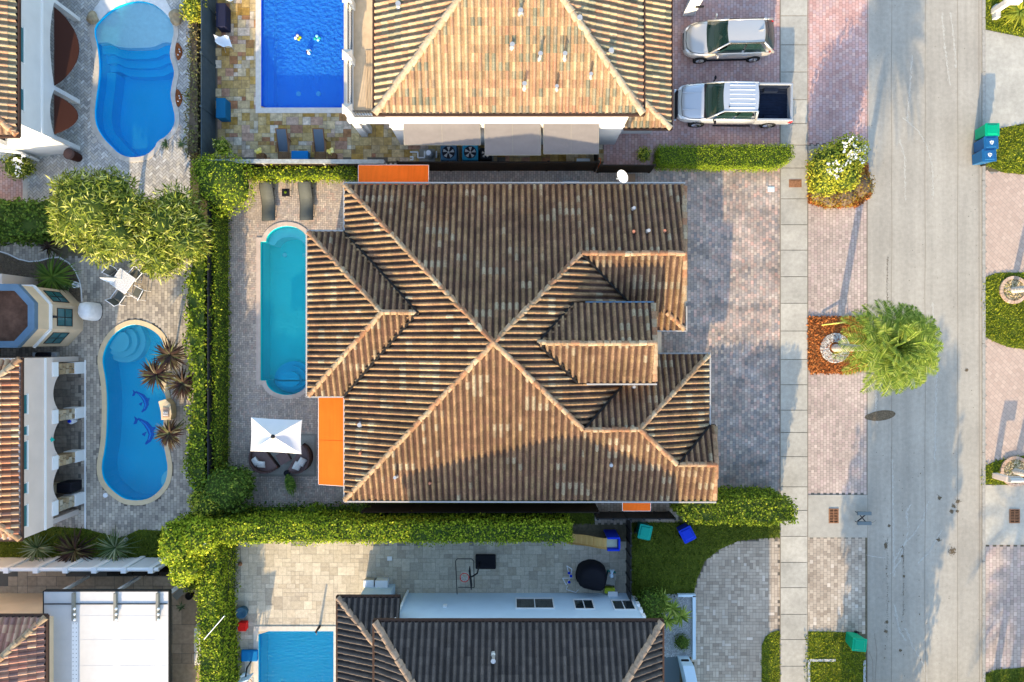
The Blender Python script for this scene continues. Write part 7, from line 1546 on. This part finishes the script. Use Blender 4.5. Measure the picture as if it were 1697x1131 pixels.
for k in range(5): mb.tube((X, Y - .05, .58), (X - .1 + k * .055, Y + .28, .66), .022, .012, 6)
mb.lathe((X, Y - .08, .52), [(.08, 0), (.12, .06), (.06, .14)], 10); tag(mb.build('glove_toy', 'stucco_blue'), 'pale blue hand shaped toy on the green cooler', 'toy')
def goal():
    R = thing('soccer_goal', 'small goal with fine dark net against the tall hedge', 'goal', (*G(388, 930), 0)); g = lambda x, y, z: (*G(x, y), z); mb = MB(); mb.path([g(395, 900, .03), g(393, 900, 1.1), g(393, 965, 1.1), g(395, 968, .03)], .02, 6); mb.path([g(393, 965, 1.1), g(378, 972, .3)], .015, 5); mb.build('frame', 'metal_dark', R); mb = MB()
    for k in range(10): y = 902 + k * 7; mb.tube(g(393, y, 1.05), g(399, y, .05), .006, n=3)
    for k in range(6): t = k / 5; mb.tube(g(393 + 6 * t, 902, 1.05 - t), g(393 + 6 * t, 966, 1.05 - t), .006, n=3)
    mb.build('net', 'net', R)
goal()
mb = MB(); c = W(398, 935, .11)
for k in range(1): mb.lathe((c.x, c.y, 0.01), [(.03, 0), (.09, .04), (.115, .11), (.09, .18), (.03, .22)], 14)
tag(mb.build('ball', 'rust', smooth=True), 'orange brown ball behind the small goal net', 'ball')
mb = MB(); X, Y = G(404, 1012); mb.lathe((X, Y, 0), [(.25, 0), (.30, .35), (.27, .37), (.05, .3)], 16); tag(mb.build('tub', 'ac_slate'), 'dark blue round tub at the foot of the tall hedge', 'tub')
box_thing('toy_crate', 'bright red toy crate beside the tall hedge', 'crate', 399, 1028, 412, 1041, .4, 'plastic_red')
mb = MB(); a, b = G(407, 1075), G(408, 1112); mb.tube((*a, .1), (*b, .1), .02, n=6); tag(mb.build('skimmer_pole', 'metal_grey'), 'thin pool pole lying beside the tall hedge', 'pole')
mb = MB(); X, Y = G(407, 1120); mb.lathe((X, Y, 0.02), [(.2, 0), (.22, .25), (.18, .27)], 14); tag(mb.build('tub', 'stucco_blue'), 'pale blue tub below the pool pole', 'tub')
mb = MB(); X, Y = G(530, 1038); mb.tube((X, Y, .03), (X, Y, .75), .07, .05, 10); mb.tube((X, Y, .6), (X - .02, Y - .25, .5), .02, n=6); tag(mb.build('pool_fountain_head', 'metal_dark'), 'small dark fountain head at the edge of the lower pool', 'fountain')
box_thing('storage_bench', 'pale storage box behind the lower dark tiled wing, left one', 'storage box', 606, 957, 622, 968, .5, 'gutter_white', 'plastic_white'); box_thing('storage_bench', 'pale storage box behind the lower dark tiled wing, right one', 'storage box', 625, 957, 645, 968, .55, 'plastic_white')
mb = MB(); mb.gbox(642, 922, 650, 929, .02, .05); tag(mb.build('manhole_cover', 'trim_white'), 'small square white lid in the stone patio', 'manhole cover')
# sticks in hedge: irrigation poles
for (a, b, lb) in (((318, 916, 3.2), (341, 901, 3.5), 'pale thin pole lying on the hedge where the two tall hedges meet'), ((338, 1060, 2.7), (372, 1021, 2.9), 'pale thin pole lying on the tall lower left hedge')):
    mb = MB(); mb.tube(W(*a), W(*b), .02, n=6); tag(mb.build('pole', 'plastic_white'), lb, 'pole')
# ---------------- left patios ----------------
def dining():
    X, Y = G(216, 468); R = thing('dining_table', 'square speckled patio table with white frame, between four sling chairs', 'table', (0, 0, 0)); mb = MB(); s = .46; mb.box(-s, s, -s, s, .70, .73); mb.build('table_top', 'terrazzo', R, bevel=.01); mb = MB()
    mb.path([(-s, -s, .715), (s, -s, .715), (s, s, .715), (-s, s, .715), (-s, -s, .715)], .025, 6); mb.build('rim', 'plastic_white', R)
    for a in (-1, 1):
        for b in (-1, 1): mb = MB(); mb.tube((a * (s - .05), b * (s - .05), 0), (a * (s - .05), b * (s - .05), .7), .025, n=6); mb.build('leg', 'plastic_white', R)
    place(R, (X, Y, 0), math.radians(-35))
    U = thing('folded_parasol', 'folded white and blue parasol leaning over the patio table', 'parasol', (0, 0, 0)); mb = MB(); mb.tube((.1, 0, .73), (-.1, .03, 2.0), .02, n=6); mb.build('pole', 'plastic_white', U); mb = MB()
    V = []; F = []; n = 12
    for k, (t, r) in enumerate(((0, .16), (.3, .15), (.6, .11), (.9, .05), (1, .015))):
        for i in range(n): a = 2 * math.pi * i / n; rr = r * (1 + .35 * math.cos(a * 6 / 2)); V.append((-.02 - .12 * t + rr * math.cos(a), .01 + .03 * t + rr * math.sin(a) * .8, 1.25 + .95 * t))
    for k in range(4):
        for i in range(n): F.append((k * n + i, k * n + (i + 1) % n, (k + 1) * n + (i + 1) % n, (k + 1) * n + i))
    mb.add(V, F); 
    for i, f in enumerate(mb.f): mb.m[i] = 1 if i % 4 == 0 else 0
    mb.build('canopy', ['canvas', 'umb_blue'], U, smooth=True); place(U, (X - .15, Y + .05, 0), .4)
    def chair(label, px, py, rz):
        C = thing('patio_chair', label, 'chair', (0, 0, 0), 'white framed chairs round the patio table'); mb = MB(); mb.add([(-.25, -.22, .42), (.25, -.22, .42), (.25, .25, .40), (-.25, .25, .40)], [(0, 1, 2, 3)]); mb.build('seat', 'lounger_grey', C); mb = MB(); mb.add([(-.25, .25, .42), (.25, .25, .42), (.25, .42, .92), (-.25, .42, .92)], [(0, 1, 2, 3)]); mb.build('back_sling', 'lounger_grey', C)
        for s in (-1, 1): mb = MB(); mb.path([(s * .27, -.24, 0), (s * .27, -.24, .62), (s * .27, .3, .64), (s * .27, .44, .95)], .02, 6); mb.path([(s * .27, .3, .64), (s * .27, .34, 0)], .018, 6); mb.build('side_frame', 'plastic_white', C)
        mb = MB(); mb.tube((-.27, .43, .94), (.27, .43, .94), .02, n=6); mb.build('top_bar', 'plastic_white', C); place(C, (*G(px, py), 0), rz)
    chair('white framed sling chair at the upper left side of the speckled table', 202, 459, math.radians(42)); chair('white framed sling chair at the upper right side of the speckled table', 233, 457, math.radians(-42)); chair('white framed sling chair at the lower right side of the speckled table', 236, 486, math.radians(-118)); chair('white framed sling chair at the lower left side of the speckled table', 207, 493, math.radians(145))
dining()
def rock(label, px, py, r, seed):
    bm = bmesh.new(); bmesh.ops.create_icosphere(bm, subdivisions=3, radius=1); rd = random.Random(seed); ph = [rd.random() * 6 for _ in range(6)]; X, Y = G(px, py); vs = []
    for v in bm.verts: k = 1 + .14 * math.sin(v.co.x * 3 + ph[0]) + .12 * math.sin(v.co.y * 4 + ph[1]) + .1 * math.sin(v.co.z * 5 + ph[2]); vs.append((X + v.co.x * r * k * 1.05, Y + v.co.y * r * k * .95, max(0, .22 + v.co.z * r * .75 * k)))
    bm.verts.ensure_lookup_table(); fs = [[v.index for v in f.verts] for f in bm.faces]; bm.free(); mb = MB(); mb.add(vs, fs); tag(mb.build('boulder', 'rock', smooth=True), label, 'boulder')
rock('tan boulder at the left rim of the beach entry pool', 157, 33, .30, 3); rock('tan boulder at the right rim of the beach entry pool', 295, 32, .36, 8)
for (cy, lb) in ((86, 'upper almond shaped brown pocket bed in the silver pool deck'), (163, 'lower almond shaped brown pocket bed in the silver pool deck')):
    mb = MB(); q = [(291.5, cy - 10), (294, cy - 16), (300, cy - 9), (303, cy), (301, cy + 9), (295, cy + 16), (292, cy + 8), (291, cy)]; mb.prism(gp(smooth_poly(q, 1)), .005, .05); o = tag(mb.build('pocket_bed', 'mulch_base'), lb, 'planting bed')
    mb = MB()
    for dx, dy in ((6, -3), (7, 1), (4, 6)): X, Y = G(292 + dx, cy + dy); mb.lathe((X, Y, .05), [(.035, 0), (.03, .04), (.01, .055)], 7)
    mb.build('path_lights', 'plastic_white', o)
def trash():
    X, Y = G(130, 262); R = thing('litter_bin', 'dark brown round bin at the corner of the white arcade', 'bin', (X, Y, 0)); mb = MB(); mb.lathe((X, Y, 0), [(.22, 0), (.27, .75), (.29, .78)], 18); mb.build('body', 'awning_brown', R); mb = MB(); mb.lathe((X, Y, .78), [(.29, 0), (.22, .08), (.08, .12)], 18); mb.build('lid', 'wicker', R)
trash()
def stroller():
    X, Y = G(92, 590); R = thing('grill', 'grey barbecue grill between the hexagonal bay and the stone arcade', 'grill', (X, Y, 0)); mb = MB(); mb.box(X - .42, X + .42, Y - .22, Y + .22, .3, .85); mb.build('cabinet', 'metal_grey', R, bevel=.03); mb = MB(); V = []; F = []; n = 8
    for x in (-.34, .34):
        for k in range(n + 1): a = math.pi * k / n; V.append((X + x, Y + .2 * math.cos(a), .86 + .2 * math.sin(a)))
    m = n + 1; F = [(k, m + k, m + k + 1, k + 1) for k in range(n)] + [tuple(range(m)), tuple(range(2 * m - 1, m - 1, -1))]; mb.add(V, F); mb.build('hood', 'black_plastic', R)
    for s in (-1, 1): mb = MB(); mb.box(X + s * .44, X + s * .62, Y - .18, Y + .18, .8, .84); mb.build('side_shelf', 'metal_grey', R)
stroller()
def spout():
    R = thing('pool_waterfall', 'cream curved waterfall block on the right rim of the kidney shaped pool', 'waterfall', (*G(283, 675), 0)); mb = MB(); mb.prism(gp([(271, 664), (283, 660), (291, 668), (293, 684), (291, 694), (276, 694), (275, 680)]), .0, .55); mb.build('block', 'coping_cream', R, bevel=.02); mb = MB(); mb.gbox(279, 674, 289, 690, .55, .58); mb.build('slot', 'stone_ring', R)
    mb = MB()
    for k in range(3): mb.gbox(280, 681 + k * 2.6, 288, 682.2 + k * 2.6, .58, .62)
    mb.build('spout_bars', 'trim_white', R)
spout()
mb = MB(); X, Y = G(175, 821); mb.lathe((X, Y, .01), [(.12, 0), (.12, .03), (.03, .035)], 18); tag(mb.build('skimmer_disc', 'plastic_white'), 'round white skimmer lid beside the kidney shaped pool', 'skimmer')
mb = MB(); X, Y = G(157, 233); mb.lathe((X, Y, .01), [(.12, 0), (.12, .03), (.03, .035)], 18); tag(mb.build('skimmer_disc', 'coping_stone'), 'round pale skimmer lid beside the lagoon pool', 'skimmer')
mb = MB(); X, Y = G(210, 894); mb.lathe((X, Y, .01), [(.1, 0), (.1, .12), (.07, .12), (.07, .02)], 16); tag(mb.build('round_pot', 'metal_grey'), 'small round pot set in the paver edge above the strap plants', 'pot')
mb = MB(); X, Y = G(130, 473); mb.lathe((X, Y, .01), [(.13, 0), (.17, .28), (.13, .28), (.11, .1)], 18); tag(mb.build('white_pot', 'plastic_white'), 'round white pot in the curved bed', 'pot')
def porch_grill():
    R = thing('outdoor_kitchen', 'black and beige outdoor kitchen counter under the lowest stone arch', 'outdoor kitchen', (*G(115, 805), 0)); mb = MB(); mb.gbox(92, 799, 113, 812, 0, .9); mb.build('counter', 'coping_cream', R); mb = MB(); mb.gbox(113.5, 795, 136, 811, 0, .95); mb.build('grill_unit', 'black_plastic', R, bevel=.02)
porch_grill()
mb = MB(); X, Y = G(125, 697); mb.lathe((X, Y, .02), [(.12, 0), (.16, .35), (.1, .42)], 14); mb.lathe((X - .03, Y, .44), [(.09, 0), (.07, .06)], 10, m=1); tag(mb.build('toy_bucket', ['plastic_white', 'bin_royal']), 'white and blue bucket beside a stone column', 'bucket')
mb = MB(); c = W(84, 729, 2.6); V = [(c.x, c.y, c.z), (c.x + .06, c.y + .14, c.z), (c.x + .02, c.y + .02, c.z + .1), (c.x + .14, c.y - .02, c.z - .1), (c.x + .04, c.y - .12, c.z)]; mb.add(V, [(0, 1, 2), (0, 2, 3), (0, 3, 4), (2, 1, 3), (4, 3, 2)]); tag(mb.build('wall_ornament', 'plastic_teal'), 'small teal star ornament on the pinkish arcade wall', 'ornament')
box_thing('pool_box', 'teal hose box in the paver corner by the dark shrub', 'box', 321, 804, 326, 810, .2, 'plastic_teal'); box_thing('blue_crate', 'dark blue crate half hidden by the hedge tree', 'crate', 284, 874, 294, 882, .3, 'bin_royal')
# bottom left
def sofa():
    R = thing('outdoor_sofa', 'off white three seat outdoor sofa beside the tall hedge, bottom edge', 'sofa', (*G(337, 1070), 0)); mb = MB(); mb.gbox(328, 1032, 346, 1096, .05, .3); mb.build('base', 'cover_white', R, bevel=.03)
    for k in range(3): mb = MB(); mb.gbox(329, 1033 + k * 21, 345, 1053 + k * 21, .3, .55); mb.build('seat_cushion', 'cover_white', R, bevel=.06, seg=3)
    mb = MB(); mb.gbox(343, 1032, 348, 1096, .3, .8); mb.build('backrest', 'cover_white', R, bevel=.04)
sofa()
def screen():
    R = thing('folding_screen', 'dark louvred screen folded flat along the white flat roof', 'screen', (*G(240, 955), 0)); mb = MB()
    for k in range(5): mb.gbox(196 + k * 21, 938, 215 + k * 21, 944, .05, 1.0)
    mb.build('panels', 'fence_dark', R)
    R = thing('wooden_bench', 'grey brown wooden bench right of the white flat roof', 'bench', (*G(312, 972), 0)); a = [(*G(297, 985), 0), (*G(326, 962), 0)]
    mb = MB(); mb.prism(gp([(292, 982), (322, 956), (328, 962), (300, 990)]), .38, .45); mb.build('seat', 'beam_grey', R)
    for p in ((297, 983), (321, 962)): mb = MB(); q = G(*p); mb.box(q[0] - .05, q[0] + .05, q[1] - .05, q[1] + .05, 0, .38); mb.build('leg', 'beam_grey', R)
    mb = MB(); X, Y = G(317, 985); mb.lathe((X, Y, 0), [(.16, 0), (.2, .3), (.17, .31), (.14, .2)], 14); tag(mb.build('planter_pot', 'fence_dark'), 'dark round pot beside the grey brown bench', 'pot')
screen()
